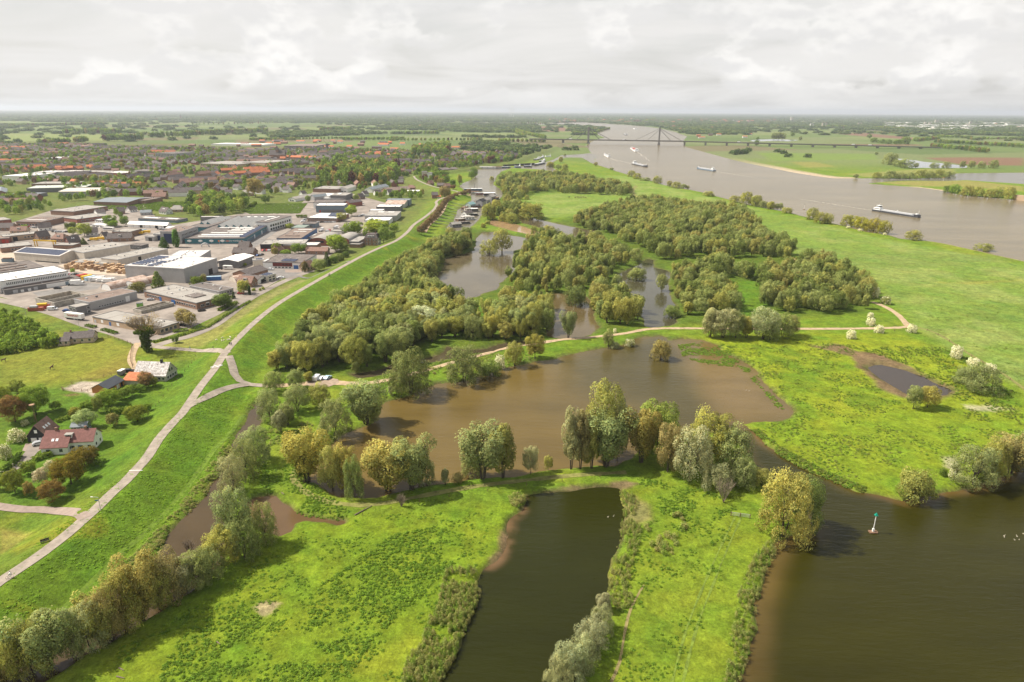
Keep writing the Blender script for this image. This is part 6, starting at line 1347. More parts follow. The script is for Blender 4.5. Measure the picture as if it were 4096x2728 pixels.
for lab,x,y,yt,w,c,kd in [('coppery brown tree at the left edge of the garden',150,1028,788,250,(0.21,0.13,0.06),'oval'),('large dark green tree beside the coppery one',345,965,698,250,(0.18,0.25,0.04),'oval'),('round green tree behind the large garden tree',172,765,640,130,(0.22,0.27,0.06),'oval'),('green tree at the left picture edge by the meadow',30,850,700,150,(0.24,0.28,0.06),'oval'),
 ('small orchard tree left of the clipped hedge',820,918,835,110,(0.19,0.26,0.05),'oval'),('small tree above the white flowering one',718,985,893,105,(0.25,0.24,0.06),'oval'),('tall loose tree at the orchard corner',930,942,790,95,(0.23,0.27,0.07),'oval'),('broad leafy tree behind the clipped hedge',1035,885,728,215,(0.20,0.27,0.05),'oval'),
 ('orchard tree right of the broad leafy one',1155,818,720,115,(0.18,0.25,0.05),'oval'),('orchard tree in front of the stable',1245,788,678,115,(0.19,0.27,0.05),'oval'),('small tree beside the red annex roof',1325,742,675,85,(0.18,0.25,0.05),'oval'),('bare brownish tree before the red annex roof',1385,705,558,150,(0.27,0.19,0.09),'oval'),('small green tree right of the bare brownish one',1445,692,610,95,(0.22,0.24,0.06),'oval'),
 ('white-green flowering tree in the farm garden',805,1085,922,190,(0.36,0.42,0.20),'oval'),('slim young tree on the lawn',1070,1072,950,115,(0.28,0.25,0.10),'oval'),('round tree on the lawn by the clipped hedge',1295,1025,878,190,(0.21,0.24,0.04),'oval'),('small dark tree right of the large garden tree',530,918,835,92,(0.17,0.24,0.05),'oval')]:
 gt('G',x,y,yt,w,kd,c,lab,lod='near' if w>140 else 'mid')
for lab,x,y,yt,w,c in [('big bronze leafed tree in the lower garden',670,322,68,300,(0.19,0.155,0.03)),('orange-brown tree low in the garden',500,482,300,220,(0.22,0.155,0.05)),('pale pinkish flowering tree in the garden',400,322,172,125,(0.50,0.44,0.36)),('pale flowering tree behind the bronze one',490,205,100,115,(0.45,0.43,0.30)),('green orchard tree at lower left',145,402,188,170,(0.21,0.25,0.05)),('thin little tree between the garden trees',285,437,298,85,(0.30,0.23,0.09)),('green tree at the very left edge of the garden',5,372,218,110,(0.20,0.25,0.05)),('leafy tree behind the driveway hedge',270,228,105,130,(0.20,0.26,0.05)),('dark bronze tree close below the white farmhouse',800,150,-20,270,(0.15,0.125,0.03))]:
 gt('H',x,y,yt,w,'oval',c,lab,lod='near' if w>140 else 'mid')
haw('G',165,1215,1092,150,'white blossoming fruit tree left of the black barn',bl=.45); haw('G',60,1372,1238,120,'pale blossoming fruit tree at the left edge',bl=.35); haw('G',240,1060,1010,70,'small blossoming bush before the coppery tree',bl=.4)
for lab,x,y,yt,w,c,kd in [('flowering chestnut tree beside the dike',1870,523,333,200,(0.27,0.33,0.12),'oval'),('dark dense conifer right of the chestnut',2000,445,212,125,(0.10,0.14,0.05),'cone'),('dark bush behind the conifer at the dike',2090,400,290,150,(0.12,0.17,0.05),'dome'),('grey-green round bush right of the conifer',2195,368,245,145,(0.22,0.26,0.10),'dome'),('bushy dark tree at the end of the conifer hedge',2290,310,215,110,(0.13,0.18,0.05),'dome'),
 ('dense dark green tree before the brick building',1555,255,88,215,(0.17,0.26,0.05),'oval'),('round green bush left of the dense tree',1350,278,190,175,(0.20,0.28,0.06),'dome'),('green tree before the black fronted hall',1210,235,82,150,(0.22,0.26,0.06),'oval'),('tan tree before the black fronted hall',1180,285,150,110,(0.28,0.25,0.085),'oval'),('pale birch beside the brown roofed house',690,882,665,165,(0.36,0.37,0.12),'oval'),
 ('narrow black-green cypress beside the brown roofed house',782,902,745,46,(0.05,0.08,0.03),'column'),('small dark fir by the dike street',530,962,835,64,(0.07,0.10,0.04),'cone'),('dense green tree at the dike street garden',385,1112,888,290,(0.17,0.22,0.06),'oval'),('young tree beside the steel chimney',700,452,398,72,(0.28,0.34,0.07),'oval'),('dark shrub mass beside the showroom',1655,540,375,110,(0.17,0.15,0.07),'dome')]:
 gt('V',x,y,yt,w,kd,c,lab,lod='near' if w>190 else 'mid')
for i,(x,y,w) in enumerate([(845,838,62),(945,838,38),(992,818,52)]): gt('V',x,y,y-48,w,'dome',(0.28,0.34,0.05),['wide clipped box bush by the dike street','small clipped box bush by the dike street','clipped box bush nearest the dike street'][i],'clipped_bush',cat='bush')
for lab,x,y,yt,w,c,kd in [('large bright green tree before the arched halls',1350,1205,932,330,(0.30,0.38,0.06),'oval'),('greyer green tree in front of the large bright one',1455,1215,1040,230,(0.24,0.30,0.10),'oval'),('dark broad tree before the low pale shed',1630,958,728,330,(0.19,0.27,0.05),'oval'),('bright broad tree before the white roofed front hall',1980,905,703,360,(0.33,0.38,0.07),'oval'),('tree just behind the tall brick villa',2100,1065,818,185,(0.22,0.29,0.08),'oval'),('young tree at the dike bend',2272,905,750,140,(0.25,0.34,0.06),'oval'),
 ('dense bush between villa and dike',2230,1000,880,110,(0.18,0.25,0.06),'dome'),('perfectly round bright tree on the truck street',1600,645,468,175,(0.30,0.39,0.06),'oval'),('yellowish tree before the white roofed office',1440,725,588,140,(0.34,0.34,0.10),'oval'),('birch by the green field corner',912,432,318,95,(0.24,0.29,0.10),'oval'),('big round tan tree by the pink road',90,345,45,230,(0.33,0.275,0.12),'oval'),('dark green tree right of the big tan tree',250,455,310,125,(0.16,0.23,0.06),'oval'),('tree at the left of the dark houses',1670,410,300,90,(0.26,0.31,0.08),'oval'),('flat topped hedge tree by the factory corner',630,830,762,140,(0.28,0.32,0.08),'dome')]:
 gt('U',x,y,yt,w,kd,c,lab,lod='mid')
for i in range(17):
 t=i/16; xs=np.interp(t,[0,.3,.62,.8,1],[-60,170,330,470,690]); ys=np.interp(t,[0,.3,.62,.8,1],[1330,1100,850,770,700])
 gt('Rr',xs,ys,ys-np.interp(t,[0,1],[150,90]),np.interp(t,[0,1],[130,75]),'oval',(0.24,0.175,0.10),ordn(i)+' brown budding tree from the near end of the harbour dike row',group='brown trees along the harbour dike')
gt('Rr',310,735,570,190,'dome',(0.26,0.215,0.10),'large round brown tree inside the dike bend','tree'); gt('Rr',440,620,545,80,'oval',(0.24,0.14,0.08),'reddish tree at the harbour corner')
gt('Rr',1040,205,85,150,'dome',COPPER,'large copper beech at the harbour','copper_beech'); gt('Rr',545,545,390,85,'tall',OLIVE_T,'thin olive tree standing in the harbour bank'); gt('Rr',435,560,455,110,'dome',MIDG,'round green bush at the harbour bank','bush',cat='bush')
for i,(x,y,yt,w) in enumerate(sorted([(730,450,330,100),(790,420,290,90),(760,350,270,90),(300,420,320,150),(200,440,330,130),(110,470,350,120),(330,520,400,120),(60,430,330,100)])): gt('Rr',x,y,yt,w,'round',MIDG,'leafy tree on the harbour meadow, %s from the left' % ordn(i),group='trees on the harbour meadow')
# river-bank trees
def bankrow(fr,rows,lab,grp):
 for i,(x,y,yt,w,c) in enumerate(sorted(rows)): gt(fr,x,y,yt,w,'bushy' if w>60 else 'round',c,'%s, %s from the left' % (lab,ordn(i)),'riverside_tree','mid',group=grp)
bankrow('D',[(40,1022,925,75,OLIVE_T),(100,1030,972,75,GREYG),(175,1046,978,66,OLIVE_T),(232,1050,995,40,GREYG),(262,1052,992,40,GREYG),(315,1078,1028,95,OLIVE_T),(535,1135,1028,105,OLIVE_T),(600,1168,1068,115,OLIVE_T),(668,1172,1078,85,OLIVE_T),(830,1192,1092,95,(0.34,0.33,0.06)),(895,1196,1098,90,(0.38,0.38,0.06)),(955,1212,1108,105,(0.38,0.38,0.05)),(1000,1228,1130,95,(0.34,0.32,0.06)),(1060,1242,1118,115,(0.37,0.34,0.06)),(1150,1258,1138,105,(0.36,0.33,0.06)),(1400,1308,1228,145,OLIVE_T),(2010,1402,1338,145,OLIVE_T)],'riverside willow on the near bank, at the right','willows on the near river bank, right')
bankrow('C',[(2010,982,922,90,OLIVE_T),(2110,1003,888,115,(0.34,0.33,0.07)),(2200,1018,918,85,OLIVE_T),(2255,1030,968,75,GREYG),(2318,1042,973,75,OLIVE_T),(1790,930,885,100,OLIVE_T),(1345,822,753,85,OLIVE_T),(1510,862,803,80,OLIVE_T),(1450,852,798,48,BRNT),(1570,868,826,52,GREYG),(1606,872,838,30,OLIVE_T),(1245,797,768,95,GREYG),(1125,763,708,72,OLIVE_T),(1175,783,730,72,OLIVE_T),(820,673,640,36,TAN),(955,707,686,38,GREYG),(430,683,633,64,OLIVE_T),(555,587,568,25,GREYG),(520,645,590,42,OLIVE_T),(555,723,652,66,OLIVE_T),(500,700,660,60,GREYG)],'riverside bush on the near bank, further away','bushes on the near river bank, far')
bankrow('D',[(1200,662,558,125,GREYG),(1330,692,608,135,GREYG),(1270,678,620,90,GREYG),(1425,692,650,44,GREYG),(1580,694,645,78,GREYG),(1682,694,635,74,GREYG),(1822,694,630,52,GREYG),(1900,694,630,54,GREYG),(1985,694,630,64,GREYG),(2090,694,618,76,GREYG)],'willow on the shore of the far lake','willows round the far lake')
bankrow('D',[(910,782,742,42,GREYG),(1090,780,725,76,OLIVE_T),(1200,782,710,115,GREYG),(1290,782,725,85,GREYG),(1370,784,725,75,GREYG),(1460,780,703,95,OLIVE_T),(1540,780,713,85,GREYG),(1620,780,698,85,OLIVE_T),(1710,777,718,85,GREYG)],'willow on the opposite bank of the river inlet','willows on the opposite bank')
bankrow('D',[(1700,902,838,85,MIDG),(1760,908,828,95,BRIGHT),(1860,932,838,115,OLIVE_T),(1950,938,848,105,OLIVE_T),(2050,948,868,85,OLIVE_T),(2130,943,848,95,OLIVE_T),(2220,962,848,95,OLIVE_T)],'willow on the tip of the river island','willows on the river island')
bankrow('D',[(55,502,453,44,MIDG),(205,449,388,60,GREYG),(240,449,386,60,GREYG),(275,449,390,60,GREYG),(365,422,385,36,MIDG),(1065,472,428,62,MIDG),(1130,480,440,62,MIDG),(1190,485,443,62,MIDG),(1260,488,446,62,MIDG),(1330,487,418,85,MIDG),(1085,580,555,30,GREYG),(430,455,420,30,GREYG),(65,452,425,28,MIDG),(1025,438,400,40,MIDG)],'tree on the fields near the bridge ramp','trees on the fields by the bridge')
for x,y,yt,w,l in [(845,1208,1188,38,'left'),(945,1233,1212,42,'middle'),(1158,1268,1246,30,'right')]: haw('D',x,y,yt,w,'small white bush on the river bank, %s one of three' % l)
for i,(x,y,yt,w,kd) in enumerate(sorted([(1165,280,195,115,'bushy'),(1050,278,200,55,'bushy'),(655,218,180,46,'dome'),(690,190,160,40,'dome'),(725,160,92,55,'round'),(800,410,228,140,'round'),(700,430,310,150,'bushy'),(1035,150,25,200,'bushy'),(880,180,105,110,'bushy'),(820,165,105,95,'bushy'),(690,150,30,90,'round'),(760,120,0,90,'round')])): gt('Q',x,y,yt,w,kd,OLIVE_T,'willow bush on the little creek islands, %s from the left' % ordn(i),'willow_bush',group='willows on the creek islands')
for i,(x,y,yt,w) in enumerate(sorted([(1600,778,700,85),(1975,268,185,100),(1050,492,410,78),(1870,642,530,160),(1770,640,560,90),(2060,600,495,80),(2150,605,495,95),(1660,640,590,60)])): gt('Rr',x,y,yt,w,'bushy',OLIVE_T,'lone willow at the harbour channel edge, %s from the left' % ordn(i),group='lone willows by the harbour channel')
# the old tree wrapped in ivy
ivp=at('E',1392,1312); ivh=height_at(ivp,src('E',0,930)[1])
iv=empty('ivy_covered_tree',ivp,0,'huge old tree with ivy covered trunk and bare tan crown','tree')
bm_=MB(); rv_=random.Random(3)
def limb(p,d,l,r,lev):
 q=p+d*l; bm_.tube(p,q,r,r*.68,5 if lev<3 else 3)
 if lev>=6 or r<.015: return
 for k in range(3 if lev<4 else 2):
  nd=(d+Vector((rv_.uniform(-1,1),rv_.uniform(-1,1),rv_.uniform(-.25,.7)))*.62).normalized(); limb(q,nd,l*rv_.uniform(.66,.86),r*.62,lev+1)
bm_.tube((0,0,-.3),(0,0,ivh*.36),1.0,.75,8)
for k in range(7): a=k*.9; limb(Vector((0,0,ivh*(.28+.03*k))),Vector((math.cos(a),math.sin(a),.75+.2*(k % 3))).normalized(),ivh*.15,.36,0)
bm_.build('branches',M_BARKL,iv)
IL=[(0.05*math.cos(i*2.4)*(1 if i<14 else 2.2),0.05*math.sin(i*2.4)*(1 if i<14 else 2.2),0.03+.028*i,.075,.075,.06) for i in range(20)]+[(.16*math.cos(i*1.1),.16*math.sin(i*1.1),.50+.05*(i % 3),.08,.08,.055) for i in range(8)]
o=link('ivy',leaf_mesh('ivy',[leaves(IL,5200,.021,5)],M_LEAF),None,iv); o.scale=(ivh,ivh,ivh); o.color=(0.085,0.125,0.03,1)
CL=[(.34*math.cos(i*2.4)*(.4+.6*((i*37 % 10)/10)),.34*math.sin(i*2.4)*(.4+.6*((i*37 % 10)/10)),.62+.34*((i*29 % 17)/17)*(1-.3*((i*37 % 10)/10)),.12,.12,.10) for i in range(26)]
o=link('buds',leaf_mesh('buds',[leaves(CL,2300,.0085,6)],M_LEAF),None,iv); o.scale=(ivh,ivh,ivh); o.color=(0.44,0.31,0.11,1)
# bare shrubs
def bare(label,fr,x,y,yt,group=None):
 p=at(fr,x,y); h=height_at(p,src(fr,0,yt)[1]); mb=MB(); rr2=random.Random(int(x))
 for k in range(9):
  d=Vector((rr2.uniform(-.5,.5),rr2.uniform(-.5,.5),1)).normalized(); q=d*h*rr2.uniform(.35,.55); mb.tube((0,0,-.1),q,.10,.06,4)
  for j in range(6):
   d2=(d+Vector((rr2.uniform(-.6,.6),rr2.uniform(-.6,.6),.3))).normalized(); s=q*rr2.uniform(.6,1); e=s+d2*h*rr2.uniform(.25,.5); mb.tube(s,e,.045,.02,3)
   for jj in range(3): mb.tube(e*.7+s*.3,e+Vector((rr2.uniform(-1,1),rr2.uniform(-1,1),rr2.uniform(.2,1)))*.7,.022,.01,3)
 o=mb.build('bare_tree',M_BARKL); o.location=p; return tag(o,label,'tree',group)
bare('leafless grey shrub tree before the broad peninsula clump','O',1335,942,760); bare('leafless shrub standing in the brown ditch','H',1790,975,845); bare('tangle of dead branches beside the dam path','M',1020,885,795)
# young plantation at the left edge
PL=poly('W',[(-90,715),(0,722),(40,735),(75,752),(110,768),(140,782),(135,795),(95,803),(40,810),(0,818),(-90,828)],LAND); lo=PL.min(0); hi=PL.max(0); n=0
for x in np.arange(lo[0],hi[0],4.6):
 for y in np.arange(lo[1],hi[1],4.6):
  px,py=x+random.uniform(-1.5,1.5),y+random.uniform(-1.5,1.5)
  if inside(np.array([px]),np.array([py]),PL)[0] and n<260 and px>-330:
   n+=1; put_tree(Vector((px,py,LAND-.1)),random.uniform(3.6,6.0),random.uniform(4.4,6.0),'dome','far',random.randrange(3),jit((0.20,0.28,0.05)),'young_tree','young green tree of the dense plantation at the left edge','tree','young trees of the left plantation',parts=False)
print('plantation',n)
# park wood and town trees
tt=[]
def fill(P_,sp,hlo,hhi,tallness):
 lo=P_.min(0); hi=P_.max(0)
 for x in np.arange(lo[0],hi[0],sp):
  for y in np.arange(lo[1],hi[1],sp): tt.append((x+random.uniform(-.4,.4)*sp,y+random.uniform(-.4,.4)*sp,random.uniform(hlo,hhi),tallness,P_))
fill(PARK,13.0,15,24,.62)
lo=TOWN.min(0); hi=TOWN.max(0)
LA2=np.array([(l[0]+l[3]*.5*math.cos(l[2]),l[1]+l[3]*.5*math.sin(l[2])) for l in lots])
for _ in range(10500):
 x=random.uniform(lo[0],hi[0]); y=random.uniform(lo[1],hi[1])
 if vnoise(np.array([x]),np.array([y]),120.0,13)[0]<.25: continue
 tt.append((x,y,random.uniform(5.5,12),.8,TOWN))
for fr,pts,sp,h0,h1 in [('A',[(880,905),(1000,880),(1240,860),(1240,800),(1030,800),(780,790),(790,860)],14,8,13),('A',[(1590,1100),(1640,980),(1830,960),(2120,1000),(2110,1060),(1960,1090),(1750,1110)],11,10,16),('A',[(0,900),(60,900),(300,960),(440,1030),(420,1080),(0,1100)],13,7,12),('B',[(480,880),(600,840),(700,850),(520,920)],13,8,12),('B',[(1380,560),(1700,500),(1700,590),(1380,590)],15,18,24),('B',[(1400,770),(1500,640),(1560,690),(1700,800),(1680,850),(1500,820)],13,8,13),('B',[(820,1190),(980,1150),(1190,1200),(1220,1300),(1120,1330),(850,1250)],16,8,13),
                           ('E',[(900,0),(1230,20),(1200,60),(960,60)],12,6,10),('B',[(1700,680),(1900,620),(2100,610),(2340,600),(2340,640),(1990,660),(1700,720)],15,9,14),('B',[(1000,880),(1250,900),(1540,930),(1540,965),(1050,960)],13,7,11)]:
 fill(poly(fr,pts,LAND),sp,h0,h1,.75)
TX=np.array([(t[0],t[1]) for t in tt]); keep=np.zeros(len(tt),bool)
for P_ in {id(t[4]): t[4] for t in tt}.values(): keep |= np.array([t[4] is P_ for t in tt]) & inside(TX[:,0],TX[:,1],P_)
keep &= ~inside(TX[:,0],TX[:,1],FIELD) & ~inside(TX[:,0],TX[:,1],ORCH) & (np.abs(np.arctan2(TX[:,0],TX[:,1]))<.72) & (seg_dist(TX[:,0],TX[:,1],DIKE)>9) & (water_sd(TX[:,0],TX[:,1])[0]<-3)
LC=np.array([(l[0]+.5*l[3]*math.cos(l[2])-4*math.sin(l[2]),l[1]+.5*l[3]*math.sin(l[2])+4*math.cos(l[2]),l[3]*.5+1.5) for l in lots])
def clear_of(x,y): return ((LC[:,0]-x)**2+(LC[:,1]-y)**2>np.minimum(LC[:,2],4.6)**2).all() and ((BX[:,0]-x)**2+(BX[:,1]-y)**2>(BX[:,2]*.8)**2).all()
tt=sorted([t for t,k in zip(tt,keep) if k and clear_of(t[0],t[1])],key=lambda t: math.hypot(t[0],t[1])/t[2])
print('town trees',len(tt)); far_tt=[]
cols=[((0.17,0.24,0.06),'dark green'),((0.24,0.33,0.07),'fresh green'),((0.30,0.33,0.09),'yellow-green'),((0.13,0.18,0.06),'deep green'),((0.36,0.28,0.11),'tan'),((0.13,0.055,0.045),'copper red')]
for i,(x,y,h,ta,_) in enumerate(tt):
 if i<300:
  q=random.random(); ci=0 if q<.3 else 1 if q<.55 else 2 if q<.68 else 3 if q<.84 else 4 if q<.94 else 5
  wh='in the park wood behind the halls' if _ is PARK else 'among the town houses'
  put_tree(Vector((x,y,LAND-.1)),h,h*random.uniform(.7,.95)*(ta/.8),'oval' if random.random()<.75 else 'round','far',random.randrange(4),jit(cols[ci][0]),'town_tree','%s tree %s' % (cols[ci][1],wh),'tree','%s trees %s' % (cols[ci][1],wh),parts=False)
 else: far_tt.append((x,y,LAND-.1,h,h*random.uniform(.7,.95)))
if far_tt: scatter('far_town_trees',far_tt,lodset(['oval','round'],'far',M_TOWNLEAF,3,'t'),M_TOWNLEAF,'further garden and street trees across the town')
# far country: tree rows, groves, woods
rowpts=[]
def row(fr,pts,sp,h,wf=.55,depth=1):
 c=catmull([gz(fr,x,y,LAND)[:2] for x,y in pts],sp)
 for p in c:
  for k in range(depth):
   rowpts.append((p[0]+random.uniform(-.2,.2)*sp,p[1]+k*sp+random.uniform(-.2,.2)*sp,LAND-.2,h*random.uniform(.85,1.12),h*wf*random.uniform(.9,1.2)))
for a in [('A',[(545,398),(970,398)],14,24,.6,6),('A',[(905,465),(1190,455)],14,26,.62,3),('A',[(1285,432),(1550,425),(1900,402),(2285,385)],16,24,.6,2),('A',[(80,335),(890,318)],18,18,.8,4),('A',[(1660,325),(2000,318),(2330,310)],40,20,.6,1),('A',[(350,490),(560,480)],14,18,.8,3),('A',[(640,478),(710,474)],12,20,.7,3),
          ('B',[(600,372),(850,366)],16,20,.7,5),('B',[(0,392),(140,388)],14,22,.6,2),('B',[(0,455),(370,455)],12,12,.8,3),('B',[(390,450),(780,440)],13,10,.7,2),('B',[(800,455),(1300,450)],14,13,.8,4),('B',[(1340,400),(1600,400)],15,15,.8,6),('B',[(1200,460),(1980,455)],14,12,.8,2),('B',[(2280,395),(2355,430)],12,16,.7,3),
          ('C',[(140,375),(250,410),(385,442)],13,15,.7,6),('C',[(0,470),(380,470)],14,13,.8,5),('C',[(180,318),(390,318)],18,22,.5,2),('C',[(640,400),(830,410)],15,14,.8,5),('C',[(830,385),(940,355)],16,12,.8,2),('C',[(1620,365),(1900,390)],15,13,.8,4),('C',[(1810,330),(2355,335)],18,14,.8,4),('C',[(1330,270),(1230,302)],30,20,.8,3),
          ('D',[(1580,520),(1800,540),(2040,565)],17,16,.75,2),('D',[(1640,480),(2355,520)],16,15,.8,3),('D',[(1440,465),(1620,450)],16,15,.8,3),('D',[(1100,355),(1320,365)],18,18,.8,4),('D',[(0,335),(420,335)],20,14,.9,3),('D',[(670,345),(830,345)],18,18,.8,3),('D',[(840,380),(1500,410)],18,10,.9,2),('D',[(1500,375),(2355,410)],18,13,.9,3),('D',[(1900,450),(2355,445)],18,11,.9,2),('D',[(1640,430),(1900,440)],18,13,.9,3)]: row(*a)
scatter('far_tree_rows',rowpts,lodset(['oval','round'],'tiny',M_TOWNLEAF,3,'r'),M_TOWNLEAF,'rows and groves of trees between the far fields')
dw=[]; TWN=TOWN
rl=np.random.default_rng(3); n=120000
rr_=1900*np.exp(rl.random(n)*math.log(34000/1900)); an_=rl.uniform(-.78,.78,n); X=rr_*np.sin(an_); Y=rr_*np.cos(an_)
dens=fbm(X*.55,Y,620,3,51); th=np.interp(rr_,[1900,3200,5000,9000,34000],[.64,.54,.44,.36,.25])
ok=(dens>th) & (water_sd(X,Y)[0]<-25) & ~inside(X,Y,TOWN)
OPEN=[poly('A',[(0,300),(0,480),(800,500),(1800,480),(2300,440),(2355,300),(1700,285),(900,300)],LAND),poly('D',[(0,340),(0,650),(800,760),(2355,720),(2355,420),(1500,400),(700,350)],LAND),poly('C',[(1350,430),(2355,470),(2355,690),(1700,540),(1380,490)],LAND),poly('C',[(320,330),(620,330),(640,440),(380,440)],LAND),poly('B',[(0,300),(900,300),(1280,330),(1000,370),(0,400)],LAND),poly('C',[(380,440),(760,440),(760,560),(400,580),(200,640)],LAND)]
for P_ in OPEN: ok &= ~(inside(X,Y,P_) & (rl.random(n)<np.interp(rr_,[3000,7000],[.97,.75])))
X=X[ok]; Y=Y[ok]; rr_=rr_[ok]
sel=rl.permutation(len(X))[:26000]
for i in sel: s=rr_[i]/2000; dw.append((X[i],Y[i],LAND-.3,rl.uniform(10,16),rl.uniform(14,26)*(s**.75)))
scatter('distant_woods',dw,lodset(['dome'],'tiny',leaf_mat('distant_leaves',[(0,(0.07,0.115,0.045)),(.5,(0.105,0.155,0.055)),(1,(0.15,0.19,0.07))]),5,'d'),None,'woods and hedges stretching to the horizon')
bd=MB(); rb_=random.Random(8)
for k in range(900):
 r_=2100*math.exp(rb_.random()*math.log(11000/2100)); a=rb_.uniform(-.7,.7); x,y=r_*math.sin(a),r_*math.cos(a)
 if wsd1(x,y)>-30 or vnoise(np.array([x]),np.array([y]),900.0,21)[0]<.5 or inside(np.array([x]),np.array([y]),TOWN)[0] or any(inside(np.array([x]),np.array([y]),P_)[0] for P_ in OPEN): continue
 w=rb_.uniform(10,30); d=rb_.uniform(8,12); h=rb_.uniform(4,7); q=rb_.random(); bd.box(x,y,0.5,x+w,y+d,LAND+h,0 if q<.4 else 1); bd.prism([(y-.5,LAND+h),(y+d+.5,LAND+h),(y+d/2,LAND+h+d*.35)],x-.5,x+w+.5,'x',2 if q<.5 else 3 if q<.75 else 4)
for k in range(150):
 q=gz('D',rb_.uniform(1150,2400),rb_.uniform(305,350) if k % 3 else rb_.uniform(330,372),LAND); w=rb_.uniform(40,160); d=rb_.uniform(30,60); h=rb_.uniform(8,14); bd.box(q.x,q.y,0.5,q.x+w,q.y+d,LAND+h,rb_.choice([0,0,5,6]))
for k in range(160):
 q=gz('C',rb_.uniform(400,2355),rb_.uniform(272,305),LAND)
 if wsd1(q.x,q.y)>-30: continue
 w=rb_.uniform(12,40); h=rb_.uniform(6,12); bd.box(q.x,q.y,0.5,q.x+w,q.y+14,LAND+h,rb_.choice([0,1,1,7])); bd.prism([(q.y-.5,LAND+h),(q.y+14.5,LAND+h),(q.y+7,LAND+h+5)],q.x-.5,q.x+w+.5,'x',rb_.choice([2,3,4]))
o=bd.build('distant_buildings',[M_WHITEW,M_BRICK,M_TILER,M_TILED,M_TILEB,M_RLIGHT,M_RWHITE,M_BRICKR]); tag(o,'scattered farms, houses and sheds of the far country',kind='stuff')
# the cable-stayed bridge
M_BRC=mat('bridge_concrete',(0.22,0.205,0.185),0.9,0.12,0.05); M_CABLE=mat('bridge_cable',(0.13,0.12,0.11),0.7,0.1)
pA=gz('C',755,481,0); pB=gz('C',1360,491,0); bd_=(pB-pA); span=bd_.length; bu=bd_.normalized()
br=empty('cable_stayed_bridge',(pA.x,pA.y,0),math.atan2(bu.y,bu.x),'long grey cable-stayed road bridge with two pylons over the river','bridge')
def along(fr,x,y,z):
 """distance along the bridge axis seen at a frame column"""
 d=ray(*src(fr,x,y)); n=Vector((-bu.y,bu.x,0)); t=pA.dot(n)/d.dot(n); q=d*t; return (Vector((q.x,q.y,0))-Vector((pA.x,pA.y,0))).dot(bu),CAM_Z+d.z*t
deck_z=along('C',755,447,0)[1]; top_z=along('C',755,338,0)[1]; top_z2=along('C',1360,343,0)[1]; s_end=along('D',1525,495,0)[0]; s_beg=along('C',385,443,0)[0]
print('bridge',span,deck_z,top_z,top_z2,s_beg,s_end)
zr=lambda s: deck_z-max(0,s-span*1.3)*(deck_z-7)/max(1,(s_end-span*1.3))
segs=np.linspace(s_beg-60,s_end+40,40)
for i in range(39):
 a,b=segs[i],segs[i+1]; za,zb=zr(a),zr(b)
 MB().add([(a,-8,za-2.4),(b,-8,zb-2.4),(b,8,zb-2.4),(a,8,za-2.4),(a,-10,za),(b,-10,zb),(b,10,zb),(a,10,za)],[(3,2,1,0),(4,5,6,7),(0,1,5,4),(1,2,6,5),(2,3,7,6),(3,0,4,7)]).build('deck',M_BRC,br)
for sg in (-1,1):
 g=MB()
 for i in range(39): a,b=segs[i],segs[i+1]; g.add([(a,sg*9.9-.15,zr(a)),(b,sg*9.9-.15,zr(b)),(b,sg*9.9-.15,zr(b)+1.3),(a,sg*9.9-.15,zr(a)+1.3),(a,sg*9.9+.15,zr(a)),(b,sg*9.9+.15,zr(b)),(b,sg*9.9+.15,zr(b)+1.3),(a,sg*9.9+.15,zr(a)+1.3)],[(0,1,2,3),(7,6,5,4),(3,2,6,7)])
 g.build('railing',M_BRC,br)
for s,tz,lands in ((0,top_z,[along('C',x,445,0)[0] for x in (655,565,855,950)]),(span,top_z2,[along('C',x,447,0)[0] for x in (1260,1155,1465,1560)])):
 py=MB()
 for sg in (-1,1): py.box(s-2.6,sg*6-1.8,-2,s+2.6,sg*6+1.8,tz)
 py.box(s-2.2,-6,tz-5,s+2.2,6,tz-.3); py.box(s-4.5,-9,-2,s+4.5,9,4.5); py.build('pylon',M_BRC,br)
 for i,q in enumerate(lands):
  for sg in (-1,1): MB().tube((s,sg*6,tz-(3 if i % 2 else 6)),(q,sg*6,zr(q)+.3),.55,None,5).build('cable',M_CABLE,br)
for s in [along('C',x,485,0)[0] for x in (540,1580,1760,1942,2125,2310)]+[along('D',x,505,0)[0] for x in (355,540,727,912,1098,1282,1470)]:
 m=MB(); z1=zr(s)-2.4
 for sg in (-1,1): m.box(s-3.2,sg*5-1.6,-1,s+3.2,sg*5+1.6,z1)
 m.box(s-3.6,-8,z1-1.5,s+3.6,8,z1+.1); m.build('pier',M_BRC,br)
for i,(fr,x) in enumerate([('C',605),('C',1060),('C',2050),('D',900),('D',1045)]):
 s=along(fr,x,445,0)[0]; a=empty('truck',(pA.x+bu.x*s-bu.y*4,pA.y+bu.y*s+bu.x*4,zr(s)+.05),math.atan2(bu.y,bu.x),['white lorry on the left part of the bridge','lorry between the two bridge pylons','lorry right of the second bridge pylon','lorry on the bridge ramp over the fields','white lorry near the right end of the bridge'][i],'truck')
 MB().box(-6,-1.3,1,4,1.3,4).build('cargo_box',M_WHITEW,a); MB().box(4.3,-1.2,.6,6.5,1.2,3.2).build('cab',M_GREYD,a); MB().box(-6,-1.2,.2,6,1.2,1).build('chassis',M_BLACKW,a)
